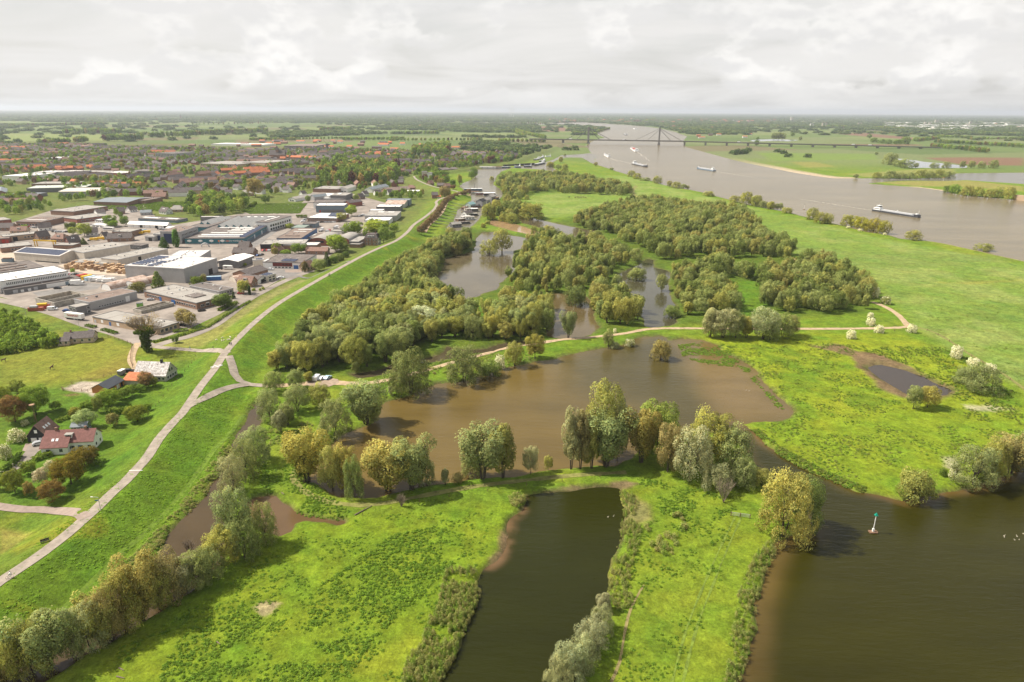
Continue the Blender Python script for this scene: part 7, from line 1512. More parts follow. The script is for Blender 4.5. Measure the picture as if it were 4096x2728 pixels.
# ships
M_HULLK=mat('dark_hull',(0.05,0.052,0.06),.5,.15); M_HULLB=mat('blue_hull',(0.10,0.15,0.21),.5,.12); M_DECK=mat('grey_deck',(0.40,0.41,0.42),.7,.1); M_SHIPW=mat('ship_white',(0.82,0.82,0.80),.5,.04); M_FOAM=mat('foam',(0.50,0.46,0.39),.9,.25,.35)
def hull(L_,B_,z0,z1,bowl=.1):
 pts=[(-L_/2,-B_*.42),(-L_/2+L_*.03,-B_/2),(L_/2-L_*bowl,-B_/2),(L_/2-L_*bowl*.3,-B_*.28),(L_/2,0),(L_/2-L_*bowl*.3,B_*.28),(L_/2-L_*bowl,B_/2),(-L_/2+L_*.03,B_/2),(-L_/2,B_*.42)]
 return MB().plate(pts,z0,z1),pts
def barge(label,fr,bow,stern,hullm=None,kind='tank',wid=None,wake=True,cargo=None):
 b,s=gz(fr,*bow,0),gz(fr,*stern,0); d=(b-s); L_=d.length; c=(b+s)/2; B_=wid or max(6.5,min(11.4,L_*.105)); d.normalize()
 rt=empty('cargo_ship',(c.x,c.y,0),math.atan2(d.y,d.x),label,'ship'); hm_=hullm or M_HULLK
 hl,pts=hull(L_,B_,-.6,2.0); hl.build('hull',hm_,rt); q=MB().plate([(x*.995,y*.93) for x,y in pts],2.0,2.12).build('deck',M_DECK,rt)
 MB().plate([(x,y) for x,y in pts[2:7]],2.0,3.4).build('bow',hm_,rt); MB().box(L_*.40,-B_*.2,3.4,L_*.44,B_*.2,4.3).build('winch_house',M_SHIPW,rt)
 x0,x1=-L_*.30,L_*.36
 if kind=='tank':
  MB().box(x0,-B_*.40,2.1,x1,B_*.40,3.0).build('cargo_deck',M_DECK,rt);
  for k in range(4): MB().tube((x0,-B_*.2+k*B_*.13,3.25),(x1,-B_*.2+k*B_*.13,3.25),.18,None,5).build('pipe',M_SILVER,rt)
  MB().tube((0,-B_*.3,3),(0,B_*.3,4.4),.3,None,5).build('crane',M_SHIPW,rt)
 else:
  co=MB(); co.box(x0,-B_*.42,2.1,x1,-B_*.40,3.6); co.box(x0,B_*.40,2.1,x1,B_*.42,3.6); co.box(x0,-B_*.4,2.1,x0+.3,B_*.4,3.6); co.box(x1-.3,-B_*.4,2.1,x1,B_*.4,3.6); co.build('hold_coaming',M_DECK,rt)
  n=8
  for k in range(n): MB().box(x0+(x1-x0)*(k+.03)/n,-B_*.4,3.4,x0+(x1-x0)*(k+.97)/n,B_*.4,3.75).build('hatch_cover',cargo or M_SILVER,rt)
 st=MB().box(-L_*.47,-B_*.42,2.1,-L_*.33,B_*.42,4.6).build('deckhouse',M_SHIPW,rt); MB().box(-L_*.465,-B_*.43,3.2,-L_*.335,B_*.43,4.0).build('window_strip',M_GLASS,st)
 wh=MB().box(-L_*.42,-B_*.3,4.6,-L_*.36,B_*.3,7.2).build('wheelhouse',M_SHIPW,rt); MB().box(-L_*.421,-B_*.31,5.7,-L_*.359,B_*.31,6.7).build('window_strip',M_GLASS,wh); MB().box(-L_*.43,-B_*.34,7.2,-L_*.35,B_*.34,7.4).build('wheelhouse_roof',M_SHIPW,wh)
 MB().tube((L_*.45,0,3.4),(L_*.45,0,8.5),.12,.06,5).build('mast',M_SHIPW,rt); MB().tube((-L_*.385,0,7.4),(-L_*.385,0,10),.1,.05,5).build('mast',M_SHIPW,rt)
 if wake:
  n=Vector((-d.y,d.x,0)); fm=MB(); rr2=random.Random(int(L_))
  for k in range(46):
   t=k/46; p0=s-d*(1+t*L_*2.0); w_=B_*(.22+.35*t)*(1-t)**.4*rr2.uniform(.5,1.1); l_=L_*2/46*rr2.uniform(.6,1.0); o_=n*rr2.uniform(-.25,.25)*B_*(.4+t)
   fm.add([tuple(p0+o_+n*w_*.5)[:2]+(.03+k*.0006,),tuple(p0+o_-d*l_)[:2]+(.03+k*.0006,),tuple(p0+o_-n*w_*.5)[:2]+(.03+k*.0006,),tuple(p0+o_+d*l_*.4)[:2]+(.03+k*.0006,)],[(0,1,2,3)])
  for sg in (-1,1):
   for k in range(10): p0=b-d*(L_*.02+k*L_*.035)+n*sg*(B_*.5+.3+k*.12); fm.add([tuple(p0+n*sg*.9)[:2]+(.08,),tuple(p0-d*L_*.05)[:2]+(.08,),tuple(p0-n*sg*.1)[:2]+(.08,),tuple(p0+d*L_*.02)[:2]+(.08,)],[(0,1,2,3)])
  o=fm.build('foam_wake',M_FOAM); tag(o,'white foam trailing a ship on the river',kind='stuff')
 return rt
barge('nearest long cargo ship with white wheelhouse aft, on the right of the river','D',(1465,1122),(1062,1058),M_HULLK,'tank')
barge('long blue-grey barge sailing left of the sandy beach','C',(1690,695),(1838,718),M_HULLB,'hold')
barge('white tanker barge in mid river beyond the bushes','C',(1258,682),(1140,655),M_HULLK,'tank')
barge('large white passenger ship just below the bridge','C',(1130,520),(1172,550),M_SHIPW,'hold',wid=13,cargo=mat('container_red',(0.35,0.07,0.05),.6,.2))
barge('small white motor boat in mid river','C',(895,578),(935,598),M_SHIPW,'hold',wid=6)
barge('dark barge far beyond the bridge','C',(1065,402),(1083,408),M_HULLK,'hold',wake=False); barge('tiny white ship far up the river','C',(1145,352),(1162,358),M_SHIPW,'hold',wake=False)
barge('long grey barge moored in the harbour mouth','Rr',(1720,248),(1868,212),M_HULLK,'hold',wake=False); barge('white ferry moored at the harbour mouth','Rr',(1885,112),(1978,112),M_SHIPW,'tank',wake=False,wid=8); barge('dark tug moored at the quay, left of a pair','Rr',(1405,278),(1500,276),M_HULLB,'hold',wake=False,wid=7); barge('white decked tug moored at the quay, right of a pair','Rr',(1550,268),(1680,268),M_HULLK,'hold',wake=False,wid=7)
for i,(a,b) in enumerate([((1710,170),(1800,150)),((1760,150),(1860,125)),((1800,190),(1880,180))]): barge('barge packed in the cluster at the harbour mouth, %s' % ['nearest','middle','farthest'][i],'Rr',a,b,M_HULLK,'hold',wake=False,wid=7)
# houseboats
def houseboat(label,fr,x,y,L_,B_,rz,h,wall,roofm,gable=True):
 p=gz(fr,x,y,0); rt=empty('houseboat',(p.x,p.y,0),R(rz),label,'houseboat')
 MB().box(-L_/2-1,-B_/2-.8,-.5,L_/2+1,B_/2+.8,.7).build('hull',M_GREYD,rt)
 if gable:
  MB().prism([(-B_/2,.7),(B_/2,.7),(B_/2,.7+h),(0,.7+h+B_*.3),(-B_/2,.7+h)],-L_/2,L_/2,'x').build('cabin',wall,rt)
  k=.6; MB().prism([(-B_/2-.3,.7+h-.3*k),(0,.72+h+B_*.3),(B_/2+.3,.7+h-.3*k),(B_/2+.3,.9+h-.3*k),(0,.95+h+B_*.3),(-B_/2-.3,.9+h-.3*k)],-L_/2-.3,L_/2+.3,'x').build('roof',roofm,rt)
 else:
  MB().box(-L_/2,-B_/2,.7,L_/2,B_/2,.7+h).build('cabin',wall,rt); MB().box(-L_/2-.3,-B_/2-.3,.7+h,L_/2+.3,B_/2+.3,.95+h).build('roof',roofm,rt)
 for i in range(3):
  q=-L_/2+L_*(i+.5)/3; ubox('window',rt,q-.7,-B_/2-.1,1.5,q+.7,-B_/2+.05,2.7,M_GLASS)
 ubox('window',rt,-L_/2-.1,-.8,1.4,-L_/2+.05,.8,2.7,M_GLASS); ubox('window',rt,L_/2-.05,-.8,1.4,L_/2+.1,.8,2.7,M_GLASS); return rt
M_PLANK=mat('brown_planks',(0.22,0.13,0.08),.85,.2)
for a in [('grey gabled houseboat at the near end of the houseboat row','Rr',480,1210,11,6,35,2.8,M_GREYD,M_RGREY),('dark flat work raft second in the houseboat row','Rr',610,1158,12,5,20,1.4,M_BLACKW,M_RBITU,False),('brown houseboat third in the houseboat row','Rr',555,1125,10,6,40,2.6,M_PLANK,M_RGREY,False),('white houseboat with flat grey roof in the row','Rr',700,1095,10,6,15,2.8,M_WHITEW,M_RGREY,False),('grey houseboat beside the flat white one','Rr',635,1085,11,6,40,2.6,M_GREYP,M_RLIGHT,False),
          ('two-toned dark gabled houseboat mid row','Rr',665,1035,12,7,55,3.0,M_WHITEW,M_TILED),('small dark houseboat deck mid row','Rr',760,1030,9,5,20,1.8,M_BLACKW,M_RGREY,False),('beige flat houseboat above the dark gabled one','Rr',700,960,11,7,30,2.6,M_BEIGE,M_RGREY,False),('little houseboat with white upper deck','Rr',775,965,8,5,20,2.8,M_GREYD,M_RWHITE,False),('brown deckhouse boat on the bank side','Rr',625,940,9,5,60,2.6,M_PLANK,M_PLANK,False),
          ('pale green gabled houseboat with turquoise roof','Rr',715,900,12,8,60,3.4,mat('pale_green',(0.45,0.52,0.46),.8,.06),mat('turquoise_roof',(0.22,0.36,0.36),.7,.1)),('dark boat moored right of the turquoise roofed one','Rr',795,905,12,5,30,1.6,M_PLANK,M_BLACKW,False),('grey boxy houseboat with black roof','Rr',880,875,13,9,70,5.2,M_GREYP,M_BLACKW),('second grey boxy houseboat right behind it','Rr',955,840,12,8,70,4.4,M_GREYP,M_RGREY),
          ('pale gabled houseboat at the bend of the harbour','Rr',1035,790,14,9,65,4.6,M_GREYP,M_RGREY),('dark old ship hull beside the pale gabled houseboat','Rr',1105,785,14,6,75,2.6,M_BLACKW,M_PLANK,False),('flat white roofed dark houseboat','Rr',1010,715,16,9,10,3.0,M_BLACKW,M_RWHITE,False),('rusty red work barge houseboat','Rr',885,705,16,6,0,2.2,mat('rust_red',(0.33,0.12,0.07),.8,.2),M_DECK,False),('white houseboat between the red barge and dike','Rr',760,680,14,6,-5,2.0,M_WHITEW,M_PLANK,False),
          ('long white houseboat at the far quay','Rr',985,292,34,8,2,3.4,M_WHITEW,M_RLIGHT,False),('beige houseboat right of the long white one','Rr',1130,290,20,8,2,3.4,M_BEIGE,M_PLANK,False),('blue covered boat right of the beige houseboat','Rr',1230,283,20,6,2,2.2,M_HULLB,M_DECK,False),('dark boat cluster hull at the right of the blue boat','Rr',1295,280,12,5,2,2.0,M_HULLK,M_DECK,False),('blue workboat with mast near the brown corner tree','Rr',700,640,16,6,0,2.4,M_HULLB,M_DECK,False),('second blue workboat with white cabin','Rr',810,640,16,6,5,2.6,M_HULLB,M_SHIPW,False)]: houseboat(*a)
for i,(x,y,yt) in enumerate([(640,980,860),(592,1085,1000),(520,1130,1075),(460,1180,1125),(655,1030,930),(775,890,790),(825,880,790),(800,850,770),(615,655,600),(865,700,640),(820,640,575),(778,620,525),(1025,710,665),(1085,745,690)]):
 p=gz('Rr',x,y,0); h=height_at(p,src('Rr',0,yt)[1]); o=MB().tube((0,0,-1),(0,0,h),.28,.22,6).build('mooring_post',M_BLACKW); o.location=p; tag(o,'tall dark mooring post among the houseboats','post','mooring posts in the harbour')
for i in range(9):
 t=i/8; a=at('Rr',np.interp(t,[0,1],[130,420]),np.interp(t,[0,1],[1150,835])); b=gz('Rr',np.interp(t,[0,1],[430,700]),np.interp(t,[0,1],[1185,880]),2.5); m=MB().tube((0,0,.6),b-a,.16,.16,4); o=m.build('gangway',M_GREYD); o.location=a; tag(o,'thin dark gangway from the dike slope to a houseboat','gangway','gangways to the houseboats')
o=MB().box(0,0,-1,1,1,1).mesh('q');
qa,qb=gz('Rr',1240,262,0),gz('Rr',1730,232,0); d=qb-qa; o=MB().box(0,0,-1,d.length,3,4).build('quay_wall',M_BLACKW); o.location=qa; o.rotation_euler=(0,0,math.atan2(d.y,d.x)); tag(o,'dark steel quay wall along the harbour meadow','wall')
qa,qb=gz('D',2262,966,0),gz('D',2600,1000,0); d=qb-qa; o=MB().box(0,0,-1,d.length,6,7).build('quay_wall',M_BRICKY); o.location=qa; o.rotation_euler=(0,0,math.atan2(d.y,d.x)); tag(o,'tan quay wall at the right edge of the river island','wall')
# river marks
def beacon(label,fr,x,y,yt,colr,name='beacon'):
 p=gz(fr,x,y,0); h=height_at(p,src(fr,0,yt)[1]); rt=empty(name,p,0,label,'beacon')
 MB().plate([(-1.1,-.7),(1.1,-.7),(1.4,0),(1.1,.7),(-1.1,.7)],-.3,.35).build('float',M_PLANK,rt); MB().box(-.25,-.25,.35,.25,.25,h*.2).build('base_box',M_WHITEW,rt); MB().tube((0,0,h*.2),(0,0,h*.9),.12,.1,8).build('pole',M_WHITEW,rt)
 MB().add([(-.45,-.45,h*.86),(.45,-.45,h*.86),(.45,.45,h*.86),(-.45,.45,h*.86),(0,0,h)],[(3,2,1,0),(0,1,4),(1,2,4),(2,3,4),(3,0,4)]).build('topmark',colr,rt); return rt
beacon('white beacon pole with green cone standing in the dark basin','P',1335,556,422,mat('beacon_green',(0.0,0.25,0.17),.5,.1)); beacon('orange beacon on the tip of the river island','D',1660,803,770,mat('beacon_orange',(0.85,0.22,0.02),.5,.1)); beacon('dark river buoy with a post near the meadow bank','D',465,1048,1000,M_BLACKW,'buoy'); beacon('dark river buoy below the bridge','C',945,645,632,M_BLACKW,'buoy')
# towers and far landmarks
def tower(name,label,fr,x,y,yt,w,d,m,cat,cap=None,split=False):
 p=gz(fr,x,y,LAND); h=height_at(p,src(fr,0,yt)[1]) if p.y<60000 else 30; k=FR[fr][2]/2355/px_per_m(p); rt=empty(name,p,0,label,cat); w_=w*k; d_=d*k
 if split:
  for sg in (-1,1): MB().box(sg*w_/2-w_*.14,0,0,sg*w_/2+w_*.14,d_,h).build('column',m,rt)
  MB().box(-w_*.64,0,h*.86,w_*.64,d_,h).build('beam',m,rt)
 else: MB().box(-w_/2,0,0,w_/2,d_,h).build('wall',m,rt); MB().box(-w_/2-.2,-.2,h,w_/2+.2,d_+.2,h+.8).build('roof',cap or M_RGREY,rt)
 return rt
tower('silo','beige concrete silo tower beside the harbour trees','B',1495,795,722,44,30,M_BEIGE,'silo'); tower('silo','white lower block beside the beige silo tower','B',1540,795,732,40,30,M_WHITEW,'silo')
tower('apartment_tower','pale apartment tower far right of the bridge','D',362,290,254,22,16,M_BEIGE,'tower'); tower('lock_gate','white portal of the far river lock, left','D',531,342,306,22,14,M_WHITEW,'lock',split=True); tower('lock_gate','grey portal of the far river lock, right','D',640,342,298,32,14,M_BEIGE,'lock',split=True); tower('lock_gate','faint portal behind the far river lock','D',945,325,302,26,10,M_BEIGE,'lock',split=True)
for i,(x,y,yt,w) in enumerate([(1505,325,296,18),(1545,325,300,16),(1605,310,278,30),(1895,325,293,20),(1660,330,308,14)]): tower('silo','pale silo of the far factory at right, %s from the left' % ['first','second','third','fifth','fourth'][i],'D',x,y,yt,w,12,M_BEIGE,'silo')
for i,(x,y,yt,w) in enumerate([(285,285,262,12),(460,272,258,18),(1155,302,278,20),(1178,302,280,18),(1200,302,280,18),(810,285,270,26)]): tower('tower_block',['dark far block left of the river on the horizon','pale far block left of the river on the horizon','left of three dark blocks across the far river','middle of three dark blocks across the far river','right of three dark blocks across the far river','wide pale block across the far river'][i],'C',x,y,yt,w,10,M_BEIGE if i in (1,5) else M_BRICK,'tower',None)
ch=empty('church',at('B',235,622),R(4),'dark brick church with a steep roof in the middle of the town','church')
MB().box(-18,0,0,18,16,12).build('nave_wall',M_BRICK,ch); MB().prism([(-.5,12),(16.5,12),(8,23)],-18.5,18.5,'x').build('roof',M_TILED,ch); MB().box(-3,4,18,3,11,24).build('tower',M_BRICK,ch); MB().add([(-3.4,3.6,24),(3.4,3.6,24),(3.4,11.4,24),(-3.4,11.4,24),(0,7.5,34)],[(0,1,4),(1,2,4),(2,3,4),(3,0,4),(3,2,1,0)]).build('spire',M_TILED,ch); MB().box(-18,-8,0,-8,0,9).build('side_aisle',M_BRICK,ch)
ch2=empty('church',gz('A',1548,268,LAND),0,'faint church spire on the far left plain','church'); MB().box(-6,0,0,6,12,26).build('tower',M_BRICK,ch2); MB().add([(-6,0,26),(6,0,26),(6,12,26),(-6,12,26),(0,6,58)],[(0,1,4),(1,2,4),(2,3,4),(3,0,4),(3,2,1,0)]).build('spire',M_TILED,ch2)
wmill=empty('windmill',at('B',663,545),R(20),'dark windmill rising above the far town roofs','windmill')
MB().tube((0,0,0),(0,0,19),5,3,10).build('body',M_TILED,wmill); MB().ball((0,0,19.5),3.2,3.2,2.4).build('cap',M_TILED,wmill)
for k in range(4): a=R(45+90*k); MB().tube((0,-3.6,20),(11*math.cos(a),-3.6,20+11*math.sin(a)),.7,.4,4).build('sail',M_GREYD,wmill)
def turbine(label,fr,x,dist,tip,ph):
 d=ray(*src(fr,x,200)); t=dist/math.hypot(d.x,d.y); rt=empty('wind_turbine',(d.x*t,d.y*t,LAND),math.atan2(-d.x,d.y)*1.0,label,'wind turbine',None); hub=tip*.70
 MB().tube((0,0,0),(0,0,hub),2.6,1.6,8).build('tower',M_WHITEW,rt); MB().box(-2,-4,hub-2,2,5,hub+2).build('nacelle',M_WHITEW,rt)
 for k in range(3): a=ph+k*2.094; MB().tube((0,-5,hub),(tip*.28*math.cos(a),-5,hub+tip*.28*math.sin(a)),1.7,.5,5).build('blade',M_WHITEW,rt)
for i,(x,ph) in enumerate([(85,.4),(97,1.1),(114,1.7)]): turbine('white wind turbine on the horizon, %s of three' % ['left','middle','right'][i],'C',x,12000,195,ph)
# ground cover
def cover(name,zones,protos,label,wet=.6):
 pts=[]
 for fr,pl_,n,h0,h1,w0,w1,ns,th,seed in zones:
  P_=poly(fr,pl_,LAND); lo=P_.min(0); hi=P_.max(0); X=RNG.uniform(lo[0],hi[0],n); Y=RNG.uniform(lo[1],hi[1],n)
  ok=inside(X,Y,P_) & (fbm(X,Y,ns,3,seed)+.12*RNG.random(n)>th); X=X[ok]; Y=Y[ok]; w=water_sd(X,Y)[0]; ok=w<wet; X=X[ok]; Y=Y[ok]
  Z=np.maximum(terr_raw(X,Y),0)-.05; pts.append(np.stack([X,Y,Z,RNG.uniform(h0,h1,len(X)),RNG.uniform(w0,w1,len(X))],1))
 return scatter(name,np.concatenate(pts),protos,None,label)
def tuft(seed,n,col,size,tall=False,bl=0.0):
 L=[(.3*math.cos(i*2.4)*(i/9)**.5,.3*math.sin(i*2.4)*(i/9)**.5,.35+.3*(i*5 % 7)/7,.22,.22,.3 if not tall else .4) for i in range(9)]
 return leaf_mesh('tuft',[leaves(L,n,size,seed,base_col=col,blossom=bl)],M_BLOS)
DOCK=[tuft(i,54,c,.16) for i,c in enumerate([(0.165,0.275,0.04),(0.19,0.30,0.045),(0.14,0.24,0.035),(0.21,0.30,0.045)])]; TUFT=[tuft(i+9,44,(0.19,0.215,0.06),.15) for i in range(3)]; SCRUB=[tuft(i+20,150,c,.085,True) for i,c in enumerate([(0.27,0.31,0.11),(0.30,0.315,0.11),(0.20,0.29,0.06),(0.30,0.28,0.12)])]; NETL=[tuft(i+30,54,c,.16) for i,c in enumerate([(0.16,0.265,0.04),(0.20,0.28,0.045),(0.14,0.22,0.04)])]
cover('dock_patches',[('W',[(360,1568),(420,1450),(560,1400),(640,1400),(760,1330),(900,1230),(1000,1210),(1060,1230),(1050,1290),(960,1380),(860,1470),(800,1568),(780,1640),(330,1640)],7500,.25,.65,.4,1.4,7,.53,71),
 ('W',[(560,1320),(700,1220),(900,1180),(1140,1180),(1100,1330),(980,1568),(300,1568),(260,1500)],5000,.2,.5,.4,1.2,6,.58,72),('W',[(590,1060),(680,1010),(700,1080),(790,1160),(820,1200),(690,1180),(600,1120)],3500,.3,.6,.6,1.2,7,.55,73),
 ('W',[(1460,1100),(1600,1110),(1700,1170),(1620,1210),(1520,1180)],1700,.3,.6,.5,1.2,7,.5,74),('W',[(1500,1190),(1690,1190),(1640,1400),(1560,1568),(1420,1568),(1450,1300)],2200,.25,.6,.4,1.2,6,.57,75)],DOCK,'broad leaved dock and nettle clumps over the front meadows')
cover('marsh_tufts',[('W',[(1660,800),(1840,770),(1960,800),(2000,880),(2080,930),(2100,960),(1830,960),(1740,860)],5000,.2,.6,.4,1.3,7,.57,81),('W',[(1840,790),(2190,800),(2340,900),(2354,980),(2200,960),(2180,890),(2060,830),(1960,800)],6500,.25,.8,.5,1.5,8,.53,82),('W',[(1710,985),(1850,960),(2354,990),(2354,1060),(2080,1140),(1900,1095)],4500,.2,.5,.4,1.4,8,.57,83),('W',[(1700,980),(1740,985),(1800,1030),(1900,1085),(1990,1120),(1985,1128),(1890,1100),(1790,1050)],4000,.4,.8,.7,1.5,9,.42,84),('W',[(1900,580),(2354,640),(2354,860),(2120,740),(2000,640)],3500,.15,.4,.5,1.6,10,.6,85)],NETL+TUFT,'tufts of nettle and rush over the marsh meadow')
cover('lake_weeds',[('J',[(1030,880),(1190,862),(1290,895),(1370,865),(1430,970),(1500,1030),(1560,1100),(1640,1190),(1760,1320),(1700,1300),(1560,1140),(1420,1030),(1330,1020),(1180,1010),(1060,950)],5200,.15,.4,.6,1.6,6,.5,86)],NETL,'green water plants along the flooded lake edge',40)
cover('bank_scrub',[('N',[(860,650),(800,620),(640,660),(590,880),(520,1000),(480,1150),(380,1250),(340,1400),(600,1400),(720,1190),(800,980),(860,860),(900,700)],2400,.6,2.2,.5,1.3,6,.42,91),('N',[(1810,100),(1900,130),(1950,200),(1900,300),(1960,350),(1950,480),(1880,640),(1900,860),(1830,930),(1720,860),(1760,640),(1810,400),(1840,250)],2100,.6,2.0,.5,1.2,6,.42,92),
 ('P',[(640,620),(700,660),(600,850),(550,1050),(540,1200),(480,1450),(430,1580),(330,1580),(370,1300),(420,1000),(500,780),(560,680)],2600,.5,2.0,.5,1.3,6,.40,93),('O',[(830,1040),(1040,1010),(1100,1120),(1000,1300),(860,1300),(800,1150)],260,.8,1.9,1.2,2.2,7,.5,94),('H',[(2120,130),(2200,40),(2240,-60),(2100,-40),(1950,190),(1700,520),(1480,760),(1250,1000),(900,1260),(780,1400),(1000,1400),(1330,1050),(1560,840),(1800,590),(2050,260)],1900,.3,.9,.6,1.4,6,.45,95),
 ('M',[(1740,820),(1820,800),(1860,850),(1810,900),(1760,880)],90,1,2,1.2,2.2,8,.2,96),('W',[(590,1050),(600,990),(690,960),(770,1010),(740,1040),(700,1030)],700,.4,1.0,.8,1.6,8,.5,97),('I',[(1120,690),(1250,700),(1400,650),(1700,620),(1900,610),(2100,600),(2150,630),(1900,700),(1500,790),(1350,800)],900,.5,1.3,.9,2.0,9,.52,98)],SCRUB,'young willow scrub and reed along the banks')
cover('grass_tussocks',[('W',[(0,1350),(180,1210),(330,1080),(460,930),(590,895),(600,915),(480,1090),(340,1270),(0,1530)],4500,.12,.3,.4,1.2,6,.5,99),('W',[(560,790),(640,720),(760,650),(900,580),(960,560),(840,640),(700,740),(620,850)],2200,.12,.3,.4,1.1,6,.5,100)],[tuft(i+50,22,(0.15,0.25,0.03),.2) for i in range(3)],'rough tussocks on the dike slope')
cover('crop_rows',[('U',[(60,455),(900,445),(780,605),(0,612),(-150,560)],6000,.5,.9,1.2,2.2,30,.2,101),('A',[(800,1010),(1050,990),(1600,980),(1560,1040),(1350,1060),(930,1045)],2600,1.0,1.8,1.4,2.6,30,.2,102)],[tuft(70,24,(0.15,0.23,0.05),.28),tuft(71,24,(0.12,0.19,0.04),.28)],'leafy crop standing on the fields behind the halls')
# vehicles
_vm={}
def vmesh(kind):
 if kind in _vm: return _vm[kind]
 L_,W_,H_=dict(car=(4.4,1.8,1.45),van=(5.2,2.0,2.2))[kind]; x=L_/2; y=W_/2
 pr=[(-x,.35),(x,.35),(x,.75),(x*.92,.85),(x*.5,.95),(x*.18,H_),(-x*.6,H_),(-x*.93,.95),(-x,.85)] if kind=='car' else [(-x,.35),(x,.35),(x,.95),(x*.75,1.15),(x*.5,H_),(-x*.97,H_),(-x,H_-.2)]
 b=MB().prism([(p,z) for p,z in pr],-y,y,'y').mesh('body'); gl=MB()
 gl.box(-x*.55,-y-.015,1.0,x*.2,y+.015,H_-.14) if kind=='car' else gl.box(x*.2,-y-.015,1.2,x*.52,y+.015,H_-.25)
 t,u=((x*.5,.97),(x*.2,H_-.06)) if kind=='car' else ((x*.745,1.2),(x*.53,H_-.1))
 gl.add([(t[0]+.03,-y*.86,t[1]),(t[0]+.03,y*.86,t[1]),(u[0]+.03,y*.8,u[1]),(u[0]+.03,-y*.8,u[1])],[(0,1,2,3)])
 wh=MB().tube((0,-.12,0),(0,.12,0),.33,None,10).mesh('wheel',M_BLACKW); _vm[kind]=(b,gl.mesh('windows',M_GLASS),wh,x*.62,y); return _vm[kind]
def vehicle(label,fr,x,y,rz,col,kind='car',group=None):
 b,g,wh,wx,wy=vmesh(kind); p=at(fr,x,y); rt=empty('parked_car' if kind=='car' else 'van',p+Vector((0,0,.06)),R(rz),label,kind,group); link('body',with_mat(b,col),None,rt); link('windows',g,None,rt)
 for sx in (-1,1):
  for sy in (-1,1): o=link('wheel',wh,None,rt); o.location=(sx*wx,sy*(wy-.1),.33)
 return rt
C_W=mat('car_white',(0.8,0.8,0.79),.25,.02,spec=.6); C_K=mat('car_black',(0.025,0.025,0.028),.2,.05,spec=.6); C_S=mat('car_silver',(0.42,0.43,0.45),.25,.04,spec=.6); C_B=mat('car_blue',(0.03,0.09,0.28),.25,.05,spec=.6); C_R=mat('car_red',(0.42,0.03,0.025),.25,.05,spec=.6); C_L=mat('car_paleblue',(0.45,0.60,0.70),.3,.04,spec=.6)
vehicle('white and blue van, left of the three on the gravel car park','I',620,788,78,C_W,'van'); vehicle('white car in the middle of the three on the gravel car park','I',652,785,70,C_W); vehicle('silver-blue car, right of the three on the gravel car park','I',692,782,70,C_L)
vehicle('silver car before the black garage barn','G',375,1245,35,C_S); vehicle('black car beside the flaking roofed farmhouse','G',1215,560,12,C_K); vehicle('white van on the yard below the concrete bays','S',828,1335,10,C_W,'van'); vehicle('dark car below the white front hall','S',905,1003,12,C_K); vehicle('blue car at the dark office cabin','S',1050,1358,8,C_B); vehicle('grey car beside the brick workshop','E',1420,828,25,C_S); vehicle('black car at the tan brick hall corner','E',1718,1068,10,C_K); vehicle('black car by the walled garden at the street','E',1900,930,30,C_K); vehicle('blue car behind the garden tree','V',470,868,30,C_B); vehicle('red car behind the pale birch','V',640,888,10,C_R); vehicle('white car before the red showroom','V',1110,510,0,C_W); vehicle('pale car beside the beige office','V',1175,650,12,C_S); vehicle('white pick-up on the shop yard','V',1270,640,15,C_W); vehicle('dark car on the shop yard','V',915,690,70,C_K); vehicle('dark car by the grey gabled hall','V',310,492,20,C_K); vehicle('black car beside the bungalow','G',860,190,15,C_K); vehicle('white car before the concrete sheds','E',745,668,15,C_W)
rc=random.Random(4)
for fr,x0,y0,x1,y1,n,rz,lab in [('U',490,665,620,660,4,75,'behind the teal factory'),('U',820,745,880,690,6,20,'beside the white roofed office'),('U',1720,660,1790,625,4,20,'on the truck street'),('U',1590,330,1640,390,5,10,'by the white roofed pair of halls'),('U',1640,460,1780,450,5,15,'before the dark gabled house'),('U',200,1195,340,1190,5,80,'before the black fronted hall'),('S',440,30,580,50,5,20,'among the left houses'),('S',830,110,1080,115,6,40,'beside the yellow-green trees'),('T',530,460,620,470,4,10,'beside the canvas hall'),('T',2080,880,2160,865,4,70,'behind the red showroom'),('Rr',285,835,280,900,4,75,'on the harbour dike'),('U',1040,750,1340,750,5,5,'before the white roofed office'),('S',1080,780,1200,790,6,30,'beside the colourful containers'),('U',1340,60,1360,180,3,80,'on the pink town road'),('S',1600,170,1650,190,3,30,'by the yellow trucks')]:
 for k in range(n): t=(k+.5)/n; vehicle('%s parked car in the row %s' % (ordn(k),lab),fr,x0+(x1-x0)*t,y0+(y1-y0)*t,rz+rc.uniform(-8,8),rc.choice([C_W,C_K,C_S,C_S,C_K,C_W,C_B,C_R]),'car','cars '+lab)
def boxes(name,label,cat,fr,x,y,rz,parts,group=None):
 rt=empty(name,at(fr,x,y)+Vector((0,0,.05)),R(rz),label,cat,group)
 for nm,q,m in parts: MB().box(*q).build(nm,m,rt)
 return rt
WHL=[('wheel',(x-.5,y-.15,0,x+.5,y+.15,1.0),M_BLACKW) for x in (-4.5,-3.2,4) for y in (-1,1)]
tr=boxes('trailer','white lorry trailer with red lettering parked at the street','trailer','E',708,1008,-17,[('cargo_box',(-6.2,-1.25,1.1,6.2,1.25,3.9),M_WHITEW),('chassis',(-6,-1,.6,6,1,1.1),M_BLACKW)]+WHL); text_on(tr,'TRANSPORT',0,-1.3,2.6,1.5,M_REDD)
boxes('box_truck','white box truck at the front hall doors','truck','S',1205,945,10,[('cargo_box',(-3.5,-1.2,.9,2.6,1.2,3.6),M_WHITEW),('cab',(2.7,-1.1,.5,4.6,1.1,2.5),M_WHITEW),('windscreen',(4.55,-1,1.5,4.66,1,2.3),M_GLASS)]+WHL[:4])
